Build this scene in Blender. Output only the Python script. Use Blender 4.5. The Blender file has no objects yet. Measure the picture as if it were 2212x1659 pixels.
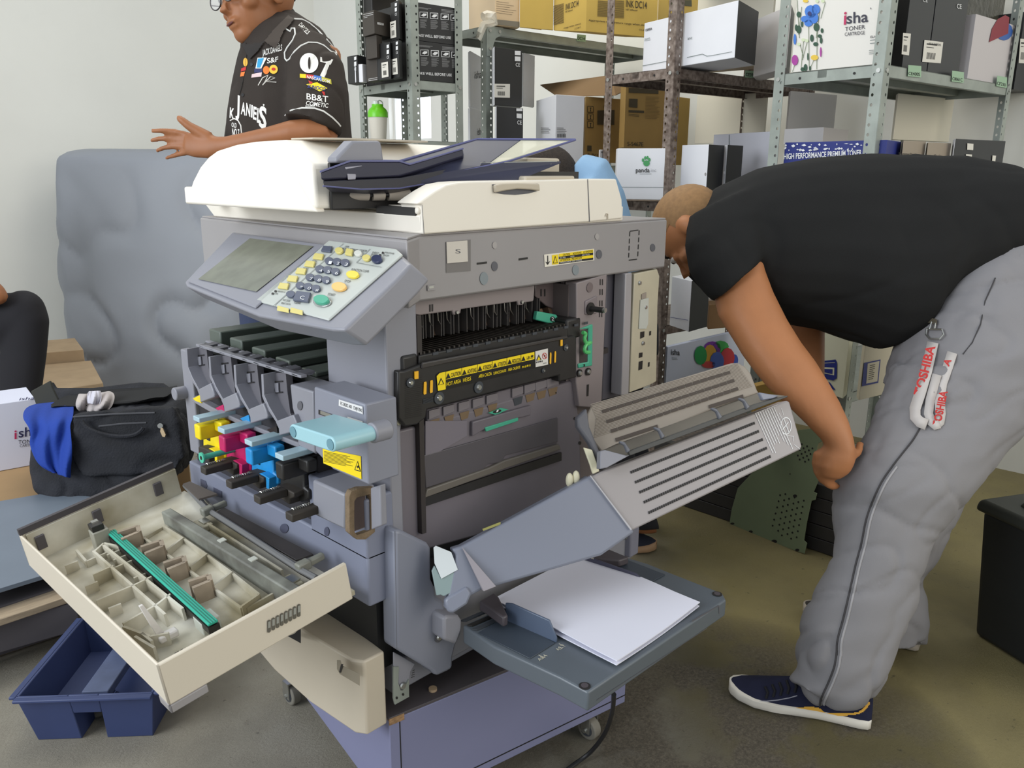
import bpy, bmesh, math, random
from mathutils import Vector as V, Matrix
from mathutils.bvhtree import BVHTree
random.seed(7)
C=bpy.context.scene.collection
# ---------------- camera ----------------
FP=1750.0; PIT,ROL,YAW=[math.radians(a) for a in (14.71,0.3,43.8)]
fw=V((math.cos(YAW)*math.cos(PIT),math.sin(YAW)*math.cos(PIT),-math.sin(PIT)))
r0=fw.cross(V((0,0,1))).normalized(); u0=r0.cross(fw)
rt=math.cos(ROL)*r0+math.sin(ROL)*u0; up=-math.sin(ROL)*r0+math.cos(ROL)*u0
CAM=V((-0.7497,-1.0229,1.22))
cd=bpy.data.cameras.new('camera'); cam=bpy.data.objects.new('camera',cd); C.objects.link(cam)
cam.matrix_world=Matrix(((rt.x,up.x,-fw.x,CAM.x),(rt.y,up.y,-fw.y,CAM.y),(rt.z,up.z,-fw.z,CAM.z),(0,0,0,1)))
cd.sensor_width=36; cd.lens=FP/2212*36; cd.clip_start=.02
bpy.context.scene.camera=cam
# ---------------- world, lights, exposure ----------------
vs=bpy.context.scene.view_settings
vs.view_transform='Standard'; vs.look='None'; vs.gamma=1; vs.use_curve_mapping=False; vs.exposure=0.22
w=bpy.data.worlds.new('sky'); bpy.context.scene.world=w; w.use_nodes=True
w.node_tree.nodes['Background'].inputs[0].default_value=(.86,.93,1,1); w.node_tree.nodes['Background'].inputs[1].default_value=.62
def area(n,loc,tgt,sx,sy,power,col):
    l=bpy.data.lights.new(n,'AREA'); l.shape='RECTANGLE'; l.size=sx; l.size_y=sy; l.energy=power; l.color=col
    o=bpy.data.objects.new(n,l); C.objects.link(o); o.location=loc
    o.rotation_euler=(V(tgt)-V(loc)).to_track_quat('-Z','Y').to_euler(); return o
area('cool_left_area',(-4.2,1.2,2.5),(0.3,0.9,.8),3.2,2.6,175,(.90,.95,1))  # cool area light added at the left for daylight; no opening is built
area('warm_right_fill',(1.2,-4.2,2.3),(.8,0,.7),2.6,2.2,60,(1,.93,.80))  # warm fill added from the right, without a doorway behind it
area('warm_top_fill',(1.2,1.6,3.2),(1.2,1.6,0),2.6,1.4,38,(1,.95,.82))  # warm overhead fill, added; no lamp hangs there
# ---------------- pixel rays ----------------
def ray(x,y): return (x-1106)*rt-(y-829.5)*up+FP*fw
def P(x,y,ax,v):
    i='xyz'.index(ax); d=ray(x,y); return CAM+d*((v-CAM[i])/d[i])
def PL(x,y,p,n):
    d=ray(x,y); p=V(p); n=V(n); return CAM+d*(((p-CAM).dot(n))/d.dot(n))
def DP(x,y,dep): d=ray(x,y); return CAM+d*(dep/FP)
def proj(p):
    q=V(p)-CAM; z=q.dot(fw); return (1106+FP*q.dot(rt)/z,829.5-FP*q.dot(up)/z,z)
def zof(x,y,px,py):
    "height on the vertical line over (x,y) that shows at row py"
    a,b=0.0,3.0
    for _ in range(40):
        m=(a+b)/2
        if proj((x,y,m))[1]>py: a=m
        else: b=m
    return a
# ---------------- materials ----------------
def lin(c): return tuple(((v/255)/12.92 if v/255<=.04045 else ((v/255+.055)/1.055)**2.4) for v in c[:3])+(1,)
MATS={}
def mat(name,col,rough=.5,metal=0,var=0,vs_=8,bump=0,bs=60,alpha=1,spec=.5,col2=None,emis=0,trans=0,stretch=None):
    if name in MATS: return MATS[name]
    m=bpy.data.materials.new(name); m.use_nodes=True; nt=m.node_tree; b=nt.nodes['Principled BSDF']
    b.inputs['Base Color'].default_value=lin(col); b.inputs['Roughness'].default_value=rough; b.inputs['Metallic'].default_value=metal
    b.inputs['Specular IOR Level'].default_value=spec; b.inputs['Alpha'].default_value=alpha; b.inputs['Transmission Weight'].default_value=trans
    if emis: b.inputs['Emission Color'].default_value=lin(col); b.inputs['Emission Strength'].default_value=emis
    if var or bump:
        tc=nt.nodes.new('ShaderNodeTexCoord'); src=tc.outputs['Object']
        if stretch:
            mp=nt.nodes.new('ShaderNodeMapping'); mp.inputs['Scale'].default_value=stretch; nt.links.new(src,mp.inputs[0]); src=mp.outputs[0]
    if var:
        n=nt.nodes.new('ShaderNodeTexNoise'); n.inputs['Scale'].default_value=vs_; n.inputs['Detail'].default_value=6
        nt.links.new(src,n.inputs['Vector'])
        r=nt.nodes.new('ShaderNodeValToRGB'); r.color_ramp.elements[0].position=.32; r.color_ramp.elements[1].position=.68
        c1=lin(col2) if col2 else tuple(x*(1-var) for x in lin(col)[:3])+(1,)
        c2=lin(col) if col2 else tuple(min(1,x*(1+var)) for x in lin(col)[:3])+(1,)
        r.color_ramp.elements[0].color=c1; r.color_ramp.elements[1].color=c2
        nt.links.new(n.outputs[0],r.inputs[0]); nt.links.new(r.outputs[0],b.inputs['Base Color'])
    if bump:
        n2=nt.nodes.new('ShaderNodeTexNoise'); n2.inputs['Scale'].default_value=bs; n2.inputs['Detail'].default_value=5
        nt.links.new(src,n2.inputs['Vector'])
        bp=nt.nodes.new('ShaderNodeBump'); bp.inputs['Strength'].default_value=bump; bp.inputs['Distance'].default_value=.01
        nt.links.new(n2.outputs[0],bp.inputs['Height']); nt.links.new(bp.outputs[0],b.inputs['Normal'])
    MATS[name]=m; return m
GREY=mat('grey_plastic',(137,137,145),.42,var=.03,vs_=5,bump=.02,bs=300)
GREYW=mat('warm_grey_plastic',(150,146,146),.42,var=.03,vs_=5)
GREYD=mat('dark_grey_plastic',(92,92,98),.5,var=.05)
CREAM=mat('cream_plastic',(240,233,220),.4,var=.02,vs_=3)
BEIGE=mat('beige_plastic',(196,185,166),.42,var=.04,vs_=4)
BLK=mat('black_plastic',(36,34,33),.45,var=.15,vs_=20)
BLK2=mat('dusty_black_plastic',(54,48,42),.65,var=.25,vs_=30)
CHAR=mat('charcoal_plastic',(62,66,72),.4)
TEAL=mat('green_plastic',(70,165,135),.4)
PALEBLUE=mat('pale_blue_plastic',(158,200,208),.3)
YEL=mat('yellow_plastic',(235,210,20),.4,var=.1,vs_=30)
MAG=mat('magenta_plastic',(190,25,95),.4,var=.1,vs_=30)
CYA=mat('cyan_plastic',(30,140,205),.4,var=.1,vs_=30)
LYEL=mat('yellow_label',(245,215,20),.5)
INK=mat('black_ink',(22,20,20),.6)
WINK=mat('white_ink',(225,225,225),.6)
STEEL=mat('bare_steel',(190,190,185),.3,metal=.9,bump=.02)
ZINC=mat('galvanised_steel',(150,156,148),.42,metal=.25,var=.14,vs_=14,bump=.03,bs=80)
RUST=mat('rust_specked_steel',(142,128,118),.55,metal=.15,var=.3,vs_=60,col2=(84,68,58),bump=.05)
WHITEC=mat('white_carton',(222,222,226),.55,var=.02)
BLKC=mat('black_carton',(38,38,38),.5)
BRN=mat('brown_cardboard',(176,140,72),.8,var=.06,vs_=10)
KRAFT=mat('kraft_board',(172,148,118),.85,var=.07,vs_=12,bump=.04)
REDI=mat('red_ink',(190,35,35),.6)
NAVY=mat('navy_ink',(32,44,120),.5)
# ---------------- mesh builder ----------------
class M:
    def __init__(s): s.v=[]; s.f=[]
    def add(s,vs,fs):
        o=len(s.v); s.v+= [tuple(p) for p in vs]; s.f+= [[i+o for i in f] for f in fs]; return s
    def prism(s,pts,vec):
        n=len(pts); vec=V(vec); a=[V(p) for p in pts]; b=[p+vec for p in a]
        return s.add(a+b,[list(range(n))[::-1],list(range(n,2*n))]+[[i,(i+1)%n,n+(i+1)%n,n+i] for i in range(n)])
    def bridge(s,A,B):
        n=len(A); return s.add(list(A)+list(B),[list(range(n))[::-1],list(range(n,2*n))]+[[i,(i+1)%n,n+(i+1)%n,n+i] for i in range(n)])
    def box(s,x0,x1,y0,y1,z0,z1): return s.prism([(x0,y0,z0),(x1,y0,z0),(x1,y1,z0),(x0,y1,z0)],(0,0,z1-z0))
    def obox(s,o,a,b,c): o,a,b,c=V(o),V(a),V(b),V(c); return s.prism([o,o+a,o+a+b,o+b],c)
    def cyl(s,p0,p1,r0,r1=None,n=14):
        r1=r0 if r1 is None else r1; p0,p1=V(p0),V(p1); d=(p1-p0).normalized()
        a=d.orthogonal().normalized(); b=d.cross(a)
        A=[p0+r0*(math.cos(t)*a+math.sin(t)*b) for t in [2*math.pi*i/n for i in range(n)]]
        B=[p1+r1*(math.cos(t)*a+math.sin(t)*b) for t in [2*math.pi*i/n for i in range(n)]]
        return s.bridge(A,B)
    def tube(s,pts,r,n=8):
        pts=[V(p) for p in pts]; R=r if isinstance(r,(list,tuple)) else [r]*len(pts); rings=[]
        a=None
        for i,p in enumerate(pts):
            d=(pts[min(i+1,len(pts)-1)]-pts[max(i-1,0)]).normalized()
            a=(d.orthogonal() if a is None else a-d*a.dot(d)).normalized(); b=d.cross(a)
            rings.append([p+R[i]*(math.cos(t)*a+math.sin(t)*b) for t in [2*math.pi*k/n for k in range(n)]])
        return s.loft(rings)
    def loft(s,rings,cap=True):
        n=len(rings[0]); vs=[p for r in rings for p in r]; fs=[]
        for i in range(len(rings)-1):
            for k in range(n): fs.append([i*n+k,i*n+(k+1)%n,(i+1)*n+(k+1)%n,(i+1)*n+k])
        if cap: fs+= [list(range(n))[::-1],[(len(rings)-1)*n+k for k in range(n)]]
        return s.add(vs,fs)
    def sph(s,c,rx,ry=None,rz=None,n=16,m=10,R=None):
        ry=ry or rx; rz=rz or rx; c=V(c); R=R or Matrix.Identity(3); rings=[]
        for j in range(1,m):
            t=math.pi*j/m; rings.append([c+R@V((rx*math.sin(t)*math.cos(2*math.pi*k/n),ry*math.sin(t)*math.sin(2*math.pi*k/n),rz*math.cos(t))) for k in range(n)])
        top=c+R@V((0,0,rz)); bot=c-R@V((0,0,rz)); o=len(s.v); vs=[p for r in rings for p in r]; fs=[]
        for i in range(len(rings)-1):
            for k in range(n): fs.append([i*n+k,i*n+(k+1)%n,(i+1)*n+(k+1)%n,(i+1)*n+k])
        L=len(vs); fs+= [[L,k,(k+1)%n] for k in range(n)]+[[L+1,(m-2)*n+(k+1)%n,(m-2)*n+k] for k in range(n)]
        return s.add(vs+[top,bot],fs)
    def build(s,name,m,parent=None,bevel=0,smooth=35,seg=2,label=None,kind=None,flip=True):
        me=bpy.data.meshes.new(name); me.from_pydata(s.v,[],s.f); 
        if flip:
            bm=bmesh.new(); bm.from_mesh(me); bmesh.ops.recalc_face_normals(bm,faces=bm.faces); bm.to_mesh(me); bm.free()
        if m: me.materials.append(m)
        if smooth:
            me.polygons.foreach_set('use_smooth',[True]*len(me.polygons)); me.set_sharp_from_angle(angle=math.radians(smooth))
        o=bpy.data.objects.new(name,me); C.objects.link(o)
        if parent is not None: par(o,parent)
        if bevel:
            b=o.modifiers.new('b','BEVEL'); b.width=bevel; b.segments=seg; b.limit_method='ANGLE'; b.angle_limit=math.radians(40); b.harden_normals=False
        if label: o['label']=label
        if kind: o['kind']=kind
        return o
def wloc(o):
    t=V((0,0,0))
    while o is not None: t+=o.location; o=o.parent
    return t
def par(o,parent):
    o.parent=parent; o.matrix_parent_inverse=Matrix.Translation(-wloc(parent)) if parent.type=='EMPTY' else Matrix.Identity(4)
def tag(o,label,cat,group=None):
    o['label']=label; o['category']=cat
    if group: o['group']=group
    return o
def thing(name,label,cat,loc,group=None):
    o=bpy.data.objects.new(name,None); C.objects.link(o); o.location=loc; o.empty_display_size=.05
    return tag(o,label,cat,group)
def bvh_of(*objs):
    vv=[];ff=[]
    for o in objs:
        me=o.data; base=len(vv); vv+=[o.matrix_world@v.co if False else v.co.copy() for v in me.vertices]; ff+=[[i+base for i in p.vertices] for p in me.polygons]
    return BVHTree.FromPolygons(vv,ff)
def onto(x,y,tg,off=.0012):
    "tg: (point,normal) plane or BVH"
    d=ray(x,y).normalized()
    if isinstance(tg,BVHTree):
        h=tg.ray_cast(CAM,d,12)
        if h[0] is None:
            h=tg.find_nearest(CAM+d*onto.last); return h[0]-d*off
        onto.last=h[3]; return h[0]-d*off
    p=PL(x,y,tg[0],tg[1]); return p-d*off
onto.last=2
def solid(mesh_v,mesh_f,name,m,parent,label=None,kind=None,smooth=0):
    b=M(); b.v=[tuple(p) for p in mesh_v]; b.f=mesh_f; return b.build(name,m,parent,smooth=smooth,label=label,kind=kind,flip=False)
def decal(polys,tg,m,parent,name='print',off=.0012,label=None,thick=0,kind=None):
    "polys: lists of pixel corners laid on a surface of the thing"
    b=M()
    for pl in polys:
        q=[onto(x,y,tg,off) for x,y in pl]
        if thick:
            n=(q[1]-q[0]).cross(q[2]-q[0]).normalized()
            if n.dot(CAM-q[0])<0: n=-n
            b.prism(q,n*thick)
        else: b.add(q,[list(range(len(q)))])
    return b.build(name,m,parent,smooth=0,label=label,kind=kind or ('stuff' if len(polys)>1 else None),flip=bool(thick))
TS=bpy.data.scenes.new('scratch'); TCACHE={}
def scratch_dg():
    with bpy.context.temp_override(scene=TS,view_layer=TS.view_layers[0]):
        d=bpy.context.evaluated_depsgraph_get(); d.update(); return d
def tmesh(s,bold=0,spacing=1):
    if (s,bold) in TCACHE: return TCACHE[(s,bold)]
    cu=bpy.data.curves.new('t','FONT'); cu.body=s; cu.offset=bold; cu.resolution_u=3; cu.space_character=spacing
    o=bpy.data.objects.new('t',cu); TS.collection.objects.link(o); dg=scratch_dg()
    me=bpy.data.meshes.new_from_object(o.evaluated_get(dg)); vs=[v.co.copy() for v in me.vertices]; fs=[list(p.vertices) for p in me.polygons]
    bpy.data.objects.remove(o); bpy.data.curves.remove(cu); bpy.data.meshes.remove(me); TCACHE[(s,bold)]=(vs,fs); return vs,fs
def patch(poly,tg,m,parent,name='print',off=.0012,step=2.0,label=None):
    "a fine-meshed printed area that follows a curved surface"
    xs=[p[0] for p in poly]; ys=[p[1] for p in poly]; x0,x1,y0,y1=min(xs),max(xs),min(ys),max(ys)
    def inside(x,y):
        c=False; j=len(poly)-1
        for i in range(len(poly)):
            a,b=poly[i],poly[j]
            if (a[1]>y)!=(b[1]>y) and x<(b[0]-a[0])*(y-a[1])/(b[1]-a[1]+1e-9)+a[0]: c=not c
            j=i
        return c
    nx=int((x1-x0)/step)+1; ny=int((y1-y0)/step)+1; idx={}; V_=[];F_=[]
    def vid(i,j):
        if (i,j) not in idx: idx[(i,j)]=len(V_); V_.append(onto(x0+i*step,y0+j*step,tg,off))
        return idx[(i,j)]
    for j in range(ny):
        for i in range(nx):
            if inside(x0+(i+.5)*step,y0+(j+.5)*step): F_.append([vid(i,j),vid(i+1,j),vid(i+1,j+1),vid(i,j+1)])
    return solid(V_,F_,name,m,parent,label)
def ptext(items,tg,m,parent,name='lettering',off=.0014,label=None,bold=.0):
    "items: (string, left baseline px, right baseline px, height vector px)"
    V_=[];F_=[]
    for it in items:
        s,p0,p1,hv=it[:4]; cap=it[4] if len(it)>4 else None
        vs,fs=tmesh(s,bold)
        if not vs: continue
        xs=[v.x for v in vs]; x0,x1=min(xs),max(xs); ys=[v.y for v in vs]; y1=max(ys) if cap is None else cap
        w_=max(x1-x0,1e-6); base=len(V_)
        for v in vs:
            a=(v.x-x0)/w_; b=v.y/y1
            V_.append(onto(p0[0]+a*(p1[0]-p0[0])+b*hv[0],p0[1]+a*(p1[1]-p0[1])+b*hv[1],tg,off))
        F_+=[[i+base for i in f] for f in fs]
    return solid(V_,F_,name,m,parent,label,kind='stuff' if len(items)>1 else None)
def bars(p0,p1,q0,n,tg,m,parent,duty=.5,name='small_print',vary=True):
    "n thin print lines between edge p0-p1 and the parallel edge starting at q0"
    P0,P1,Q0=V((p0[0],p0[1],0)),V((p1[0],p1[1],0)),V((q0[0],q0[1],0)); st=(Q0-P0)/n; polys=[]
    for i in range(n):
        e=random.uniform(.6,1) if vary else 1
        a=P0+st*i; b=a+(P1-P0)*e; h=st*duty
        polys.append([(a.x,a.y),(b.x,b.y),(b.x+h.x,b.y+h.y),(a.x+h.x,a.y+h.y)])
    return decal(polys,tg,m,parent,name,kind='stuff')
def screw(p,n,r,parent,name='screw',m=None):
    p=V(p);n=V(n).normalized(); return M().cyl(p,p+n*.003,r,r*.75,12).build(name,m or STEEL,parent)
def K(ox,oy,k): return lambda u,v:(ox+k*u,oy+k*v)
A1=K(380,700,.226); B1=K(600,1000,.226); C2=K(820,580,.27124); D6=K(850,1000,.33906); E7=K(1220,760,.25316); G5=K(400,280,.27124); H6=K(850,280,.27124); F4=K(600,1300,.36166); N4=K(0,980,.36166); J5=K(400,1050,.27124)
def px(f,pts): return [f(*p) for p in pts]
def st(o): o['kind']='structure'; return o
# =============== ROOM ===============
def concrete():
    m=bpy.data.materials.new('stained_concrete'); m.use_nodes=True; nt=m.node_tree; L=nt.links.new; b=nt.nodes['Principled BSDF']; b.inputs['Roughness'].default_value=.62
    g=nt.nodes.new('ShaderNodeNewGeometry'); pos=g.outputs['Position']
    def noise(s,d=8,r=.6):
        n=nt.nodes.new('ShaderNodeTexNoise'); n.inputs['Scale'].default_value=s; n.inputs['Detail'].default_value=d; n.inputs['Roughness'].default_value=r; L(pos,n.inputs['Vector']); return n.outputs[0]
    def ramp(src,stops):
        r=nt.nodes.new('ShaderNodeValToRGB'); L(src,r.inputs[0]); e=r.color_ramp.elements
        while len(e)<len(stops): e.new(.5)
        for i,(p,c) in enumerate(stops): e[i].position=p; e[i].color=c if len(c)==4 else lin(c)
        return r.outputs[0]
    base=ramp(noise(2.2),[(.3,(124,119,108)),(.5,(148,142,128)),(.7,(166,161,148))])
    oli=ramp(noise(1.3,5),[(.35,(112,102,66)),(.65,(150,138,92))])
    sx=nt.nodes.new('ShaderNodeSeparateXYZ'); L(pos,sx.inputs[0])
    # olive cast of the light towards the right, painted into the floor colour
    mp=nt.nodes.new('ShaderNodeMath'); mp.operation='MULTIPLY_ADD'; mp.inputs[1].default_value=-.9; L(sx.outputs[1],mp.inputs[0]); L(sx.outputs[0],mp.inputs[2])
    ad=nt.nodes.new('ShaderNodeMath'); ad.operation='ADD'; L(mp.outputs[0],ad.inputs[0]); L(noise(3.5,6),ad.inputs[1])
    msk=ramp(ad.outputs[0],[(.0,(0,0,0,1)),(1,(1,1,1,1))]); 
    mr=nt.nodes.new('ShaderNodeMapRange'); L(ad.outputs[0],mr.inputs[0]); mr.inputs[1].default_value=1.05; mr.inputs[2].default_value=1.75
    mix=nt.nodes.new('ShaderNodeMix'); mix.data_type='RGBA'; L(mr.outputs[0],mix.inputs[0]); L(base,mix.inputs[6]); L(oli,mix.inputs[7])
    sp=ramp(noise(38,4,.7),[(.30,(0,0,0,1)),(.36,(1,1,1,1))])
    m2=nt.nodes.new('ShaderNodeMix'); m2.data_type='RGBA'; m2.blend_type='MULTIPLY'; m2.inputs[0].default_value=.55; L(mix.outputs[2],m2.inputs[6]); L(sp,m2.inputs[7])
    PATCHCOL=m2.outputs[2]
    # broken, gritty patch beside the cabinet and the shoe
    vd=nt.nodes.new('ShaderNodeVectorMath'); vd.operation='DISTANCE'; L(pos,vd.inputs[0]); vd.inputs[1].default_value=(.70,-.30,0)
    pm=nt.nodes.new('ShaderNodeMapRange'); L(vd.outputs['Value'],pm.inputs[0]); pm.inputs[1].default_value=.28; pm.inputs[2].default_value=.55; pm.inputs[3].default_value=1.0; pm.inputs[4].default_value=.10
    grit=ramp(noise(110,8,.85),[(.36,(92,82,68)),(.5,(128,118,100)),(.66,(168,156,134))]); gm=nt.nodes.new('ShaderNodeMath'); gm.operation='MULTIPLY'; gm.use_clamp=True; L(pm.outputs[0],gm.inputs[0]); L(ramp(noise(5,5,.6),[(.42,(0,0,0,1)),(.55,(1,1,1,1))]),gm.inputs[1])
    m3_=nt.nodes.new('ShaderNodeMix'); m3_.data_type='RGBA'; L(gm.outputs[0],m3_.inputs[0]); L(PATCHCOL,m3_.inputs[6]); L(grit,m3_.inputs[7])
    L(m3_.outputs[2],b.inputs['Base Color'])
    fi=nt.nodes.new('ShaderNodeMath'); fi.operation='MULTIPLY'; L(pm.outputs[0],fi.inputs[0]); L(noise(120,8,.8),fi.inputs[1])
    bp=nt.nodes.new('ShaderNodeBump'); bp.inputs['Strength'].default_value=1; bp.inputs['Distance'].default_value=.035; L(fi.outputs[0],bp.inputs['Height']); L(bp.outputs[0],b.inputs['Normal'])
    return m
st(M().box(-4,3.6,-4.2,5.2,-.05,0).build('floor',concrete(),smooth=0))
WALL=mat('painted_wall',(222,221,214),.8,var=.03,vs_=1.5,bump=.05,bs=25)
st(M().box(-4,3.15,4.75,4.9,0,3.3).build('wall_left',WALL,smooth=0))
wx=3.05
wy0,wy1=3.40,3.86; wz0,wz1=1.42,1.86
wr=M(); wr.box(wx,wx+.15,-4.2,wy0,0,3.3).box(wx,wx+.15,wy1,4.75,0,3.3).box(wx,wx+.15,wy0,wy1,0,wz0).box(wx,wx+.15,wy0,wy1,wz1,3.3)
st(wr.build('wall_right',WALL,smooth=0))
win=st(M().box(wx+.1,wx+.11,wy0,wy1,wz0,wz1).build('window_1',mat('bright_window_pane',(235,242,255),.2,emis=1.6),smooth=0))
M().box(wx+.04,wx+.09,wy0,wy0+.02,wz0,wz1).box(wx+.04,wx+.09,wy1-.02,wy1,wz0,wz1).box(wx+.04,wx+.09,wy0,wy1,wz0,wz0+.02).box(wx+.04,wx+.09,wy0,wy1,wz1-.02,wz1).box(wx+.05,wx+.08,wy0,wy1,wz1-.13,wz1-.115).build('window_frame',mat('window_frame_paint',(215,215,210),.5),win,smooth=0)
# =============== COPIER ===============
cop=thing('photocopier','large grey and cream office photocopier standing opened up on a mauve cabinet','photocopier',(.35,.3,.28))
# core
M().box(.07,.735,.15,.62,.30,.84).build('inner_frame',GREYD,cop,bevel=.004)
M().box(.03,.735,.02,.62,.295,.36).build('base_frame',GREY,cop,bevel=.004)
# ---- scanner unit
T=[P(431,470,'z',1.118),P(880,519,'z',1.118),P(905,510,'y',0),P(1442,474,'y',0)]
T[2].z=T[3].z=1.118; d=T[0]+V((.74,0,0)); T.append(V((T[3].x,T[0].y,1.118)))
sc=M().prism(T,(0,0,-.106)).build('scanner_housing',GREYW,cop,bevel=.004)
SY=((0,0,0),(0,1,0))
M().prism([T[0]+V((.004,-.004,.0)),T[1]+V((.004,.004,0)),T[2]+V((.003,.003,0)),T[3]+V((-.003,.003,0)),T[4]+V((-.003,-.003,0))],(0,0,.0035)).build('scanner_top_rim',GREYW,cop,bevel=.001)
decal([px(H6,[(415,895),(615,875),(615,1125),(420,1140)])],SY,mat('recess_grey',(118,114,112),.5),sc,'stamp_recess')
decal([px(H6,[(420,895),(585,882),(590,1050),(425,1065)])],SY,mat('clear_beige_film',(205,198,188),.25),sc,'film_label',off=.002,thick=.001)
ptext([('S',H6(495,985),H6(535,985),(0,-9))],SY,GREYD,sc,off=.004)
for (u,v,r,m_) in ((805,1088,30,GREYD),(1637,993,28,GREYD),(2064,940,24,GREYD),(720,1185,40,mat('blue_grey_dot',(130,138,142),.5)),(1450,1118,32,MATS['blue_grey_dot']),(805,920,22,mat('pale_grey_dot',(165,160,158),.5)),(1620,852,20,MATS['pale_grey_dot'])):
    decal([[H6(u+r*.82*math.cos(t),v+r*1.28*math.sin(t)) for t in [i*math.pi/9 for i in range(18)]]],SY,m_,sc,'hole_cap',thick=.0006)
for q in ([(665,1060),(745,1050),(745,1066),(665,1076)],[(998,1025),(1070,1016),(1070,1032),(998,1042)]): decal([px(H6,q)],SY,BLK,sc,'slot')
# dashed knock-out
dash=[]
for a,b in (((1880,805),(1870,1030)),((1955,795),(1942,1020))):
    for i in range(4):
        t0,t1=i/4+.03,i/4+.2; p=lambda t:H6(a[0]+(b[0]-a[0])*t,a[1]+(b[1]-a[1])*t); x0=p(t0);x1=p(t1); dash.append([x0,(x0[0]+1.8,x0[1]),(x1[0]+1.8,x1[1]),x1])
for a,b in (((1885,805),(1950,796)),((1875,1036),(1940,1028))):
    p0,p1=H6(*a),H6(*b); dash.append([p0,p1,(p1[0],p1[1]+2.2),(p0[0],p0[1]+2.2)])
decal(dash,SY,BLK,sc,'knockout_outline')
# caution sticker
lab=decal([px(H6,[(1198,995),(1595,948),(1597,1040),(1203,1095)])],SY,mat('sticker_white',(232,226,212),.4),sc,'caution_sticker',thick=.0006)
decal([px(H6,[(1318,990),(1590,955),(1591,978),(1319,1013)]),px(H6,[(1319,1033),(1590,998),(1591,1020),(1320,1055)]),px(H6,[(1262,1000),(1312,993),(1314,1070),(1264,1076)])],SY,LYEL,sc,off=.003)
decal([px(H6,[(1318,1013),(1590,978),(1590,998),(1319,1033)]),px(H6,[(1320,1055),(1591,1020),(1591,1036),(1320,1070)]),px(H6,[(1226,1004),(1232,1003),(1233,1058),(1227,1059)]),px(H6,[(1210,1050),(1229,1078),(1250,1045),(1230,1060)])],SY,INK,sc,off=.0034)
decal([px(H6,[(1270,1066),(1288,1004),(1308,1062)])],SY,INK,sc,off=.0036); decal([px(H6,[(1276,1061),(1288,1018),(1302,1058)])],SY,LYEL,sc,off=.004)
ptext([('CAUTION',H6(1350,1006),H6(1405,999),(0,-4.5)),('ACHTUNG',H6(1430,996),H6(1498,987),(0,-4.5)),('ATTENZIONE',H6(1512,984),H6(1588,974),(0,-4.5)),('ATTENTION',H6(1330,1050),H6(1408,1040),(0,-4.5)),('PRECAUCION',H6(1420,1038),H6(1500,1027),(0,-4.5))],SY,INK,sc,off=.0038)
ptext([('HOT AREA',H6(1325,1028),H6(1372,1022),(0,-3)),('HEISS',H6(1410,1018),H6(1440,1014),(0,-3)),('AREA CALDA',H6(1500,1006),H6(1562,998),(0,-3)),('SURFACE CHAUDE  AREA CALIENTE',H6(1325,1065),H6(1500,1043),(0,-3))],SY,WINK,sc,off=.004)
# usb port
decal([px(H6,[(265,1240),(330,1232),(332,1275),(267,1283)])],SY,GREYW,sc,'usb_port',thick=.002); decal([px(H6,[(272,1248),(323,1240),(325,1268),(274,1276)])],SY,BLK,sc,'usb_port',off=.0034); decal([px(H6,[(282,1248),(318,1243),(319,1262),(283,1267)])],SY,STEEL,sc,'usb_port',off=.004,thick=.0005)
# dark bevel under the scanner front corner
M().prism([V((.02,.17,1.02)),V((.02,.02,1.02)),V((.09,.01,1.02)),V((.09,.17,1.02))],(0,0,-.03)).build('corner_bracket',GREYD,cop,bevel=.003)
# ---- column
M().prism([(.025,0,.60),(.050,0,.60),(.050,0,.80),(.056,0,.83),(.052,0,.87),(.053,0,.885),(.090,0,.885),(.090,0,1.012),(.025,0,1.012)],(0,.17,0)).build('front_column',GREY,cop,bevel=.003)
# ---- document feeder
a=P(463,467,'z',1.123); b=V((.106,0,1.1215)); c=V((.648,0,1.1215)); a.z=1.1215; dd=V((c.x,a.y+.01,1.125))
adf=M().bridge([a,b,c,dd],[a+V((-.012,.02,.03)),b+V((-.004,.0,.03)),c+V((0,.0,.03)),dd+V((0,.02,.03))]).build('feeder_base',CREAM,cop,bevel=.003)
f0=P(427,440,'z',1.152); f1=P(911,455,'z',1.152)
f1=V((.098,.001,1.152))
M().prism([f0,f0+V((.01,-.04,0)),P(640,437,'z',1.152),f1,V((.16,.001,1.152)),V((.62,.001,1.152)),V((.62,f0.y,1.152))],(0,0,.012)).build('feeder_rim',CREAM,cop,bevel=.004)
sw=px(H6,[(226,600),(1560,395),(1775,393),(1820,555),(1826,710),(1560,735),(240,834)])
poly=[P(x,y,'y',-.004) for x,y in px(H6,[(240,834),(1560,735),(1826,708),(1820,555),(1775,393),(1560,393),(620,413),(520,420),(420,440),(330,490),(250,545),(190,590),(228,600)])]
M().prism(poly,(0,.055,0)).build('side_wall',CREAM,cop,bevel=.004,seg=3)
ln=px(H6,[(1545,393),(1550,393),(1565,735),(1559,735)]); decal([ln,px(H6,[(226,600),(230,600),(246,834),(241,834)])],((0,-.004,0),(0,1,0)),GREYD,cop,'panel_gap')
AY=((0,-.004,0),(0,1,0))
gr=[P(x,y,'y',-.006) for x,y in px(H6,[(790,440),(850,428),(970,424),(1080,428),(1145,432),(1150,488),(1080,478),(970,472),(880,484),(795,502)])]
M().prism(gr,(0,-.006,0)).build('grip_handle',BEIGE,cop,bevel=.002)
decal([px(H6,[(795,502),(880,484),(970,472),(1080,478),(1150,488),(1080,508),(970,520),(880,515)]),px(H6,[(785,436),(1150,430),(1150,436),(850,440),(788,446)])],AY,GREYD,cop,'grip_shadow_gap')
M().tube([P(*H6(1690,690),'y',-.006),P(*H6(1697,668),'y',-.006),P(*H6(1706,672),'y',-.006),P(*H6(1706,715),'y',-.006)],.0012,6).build('latch_pin',BEIGE,cop)
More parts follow.
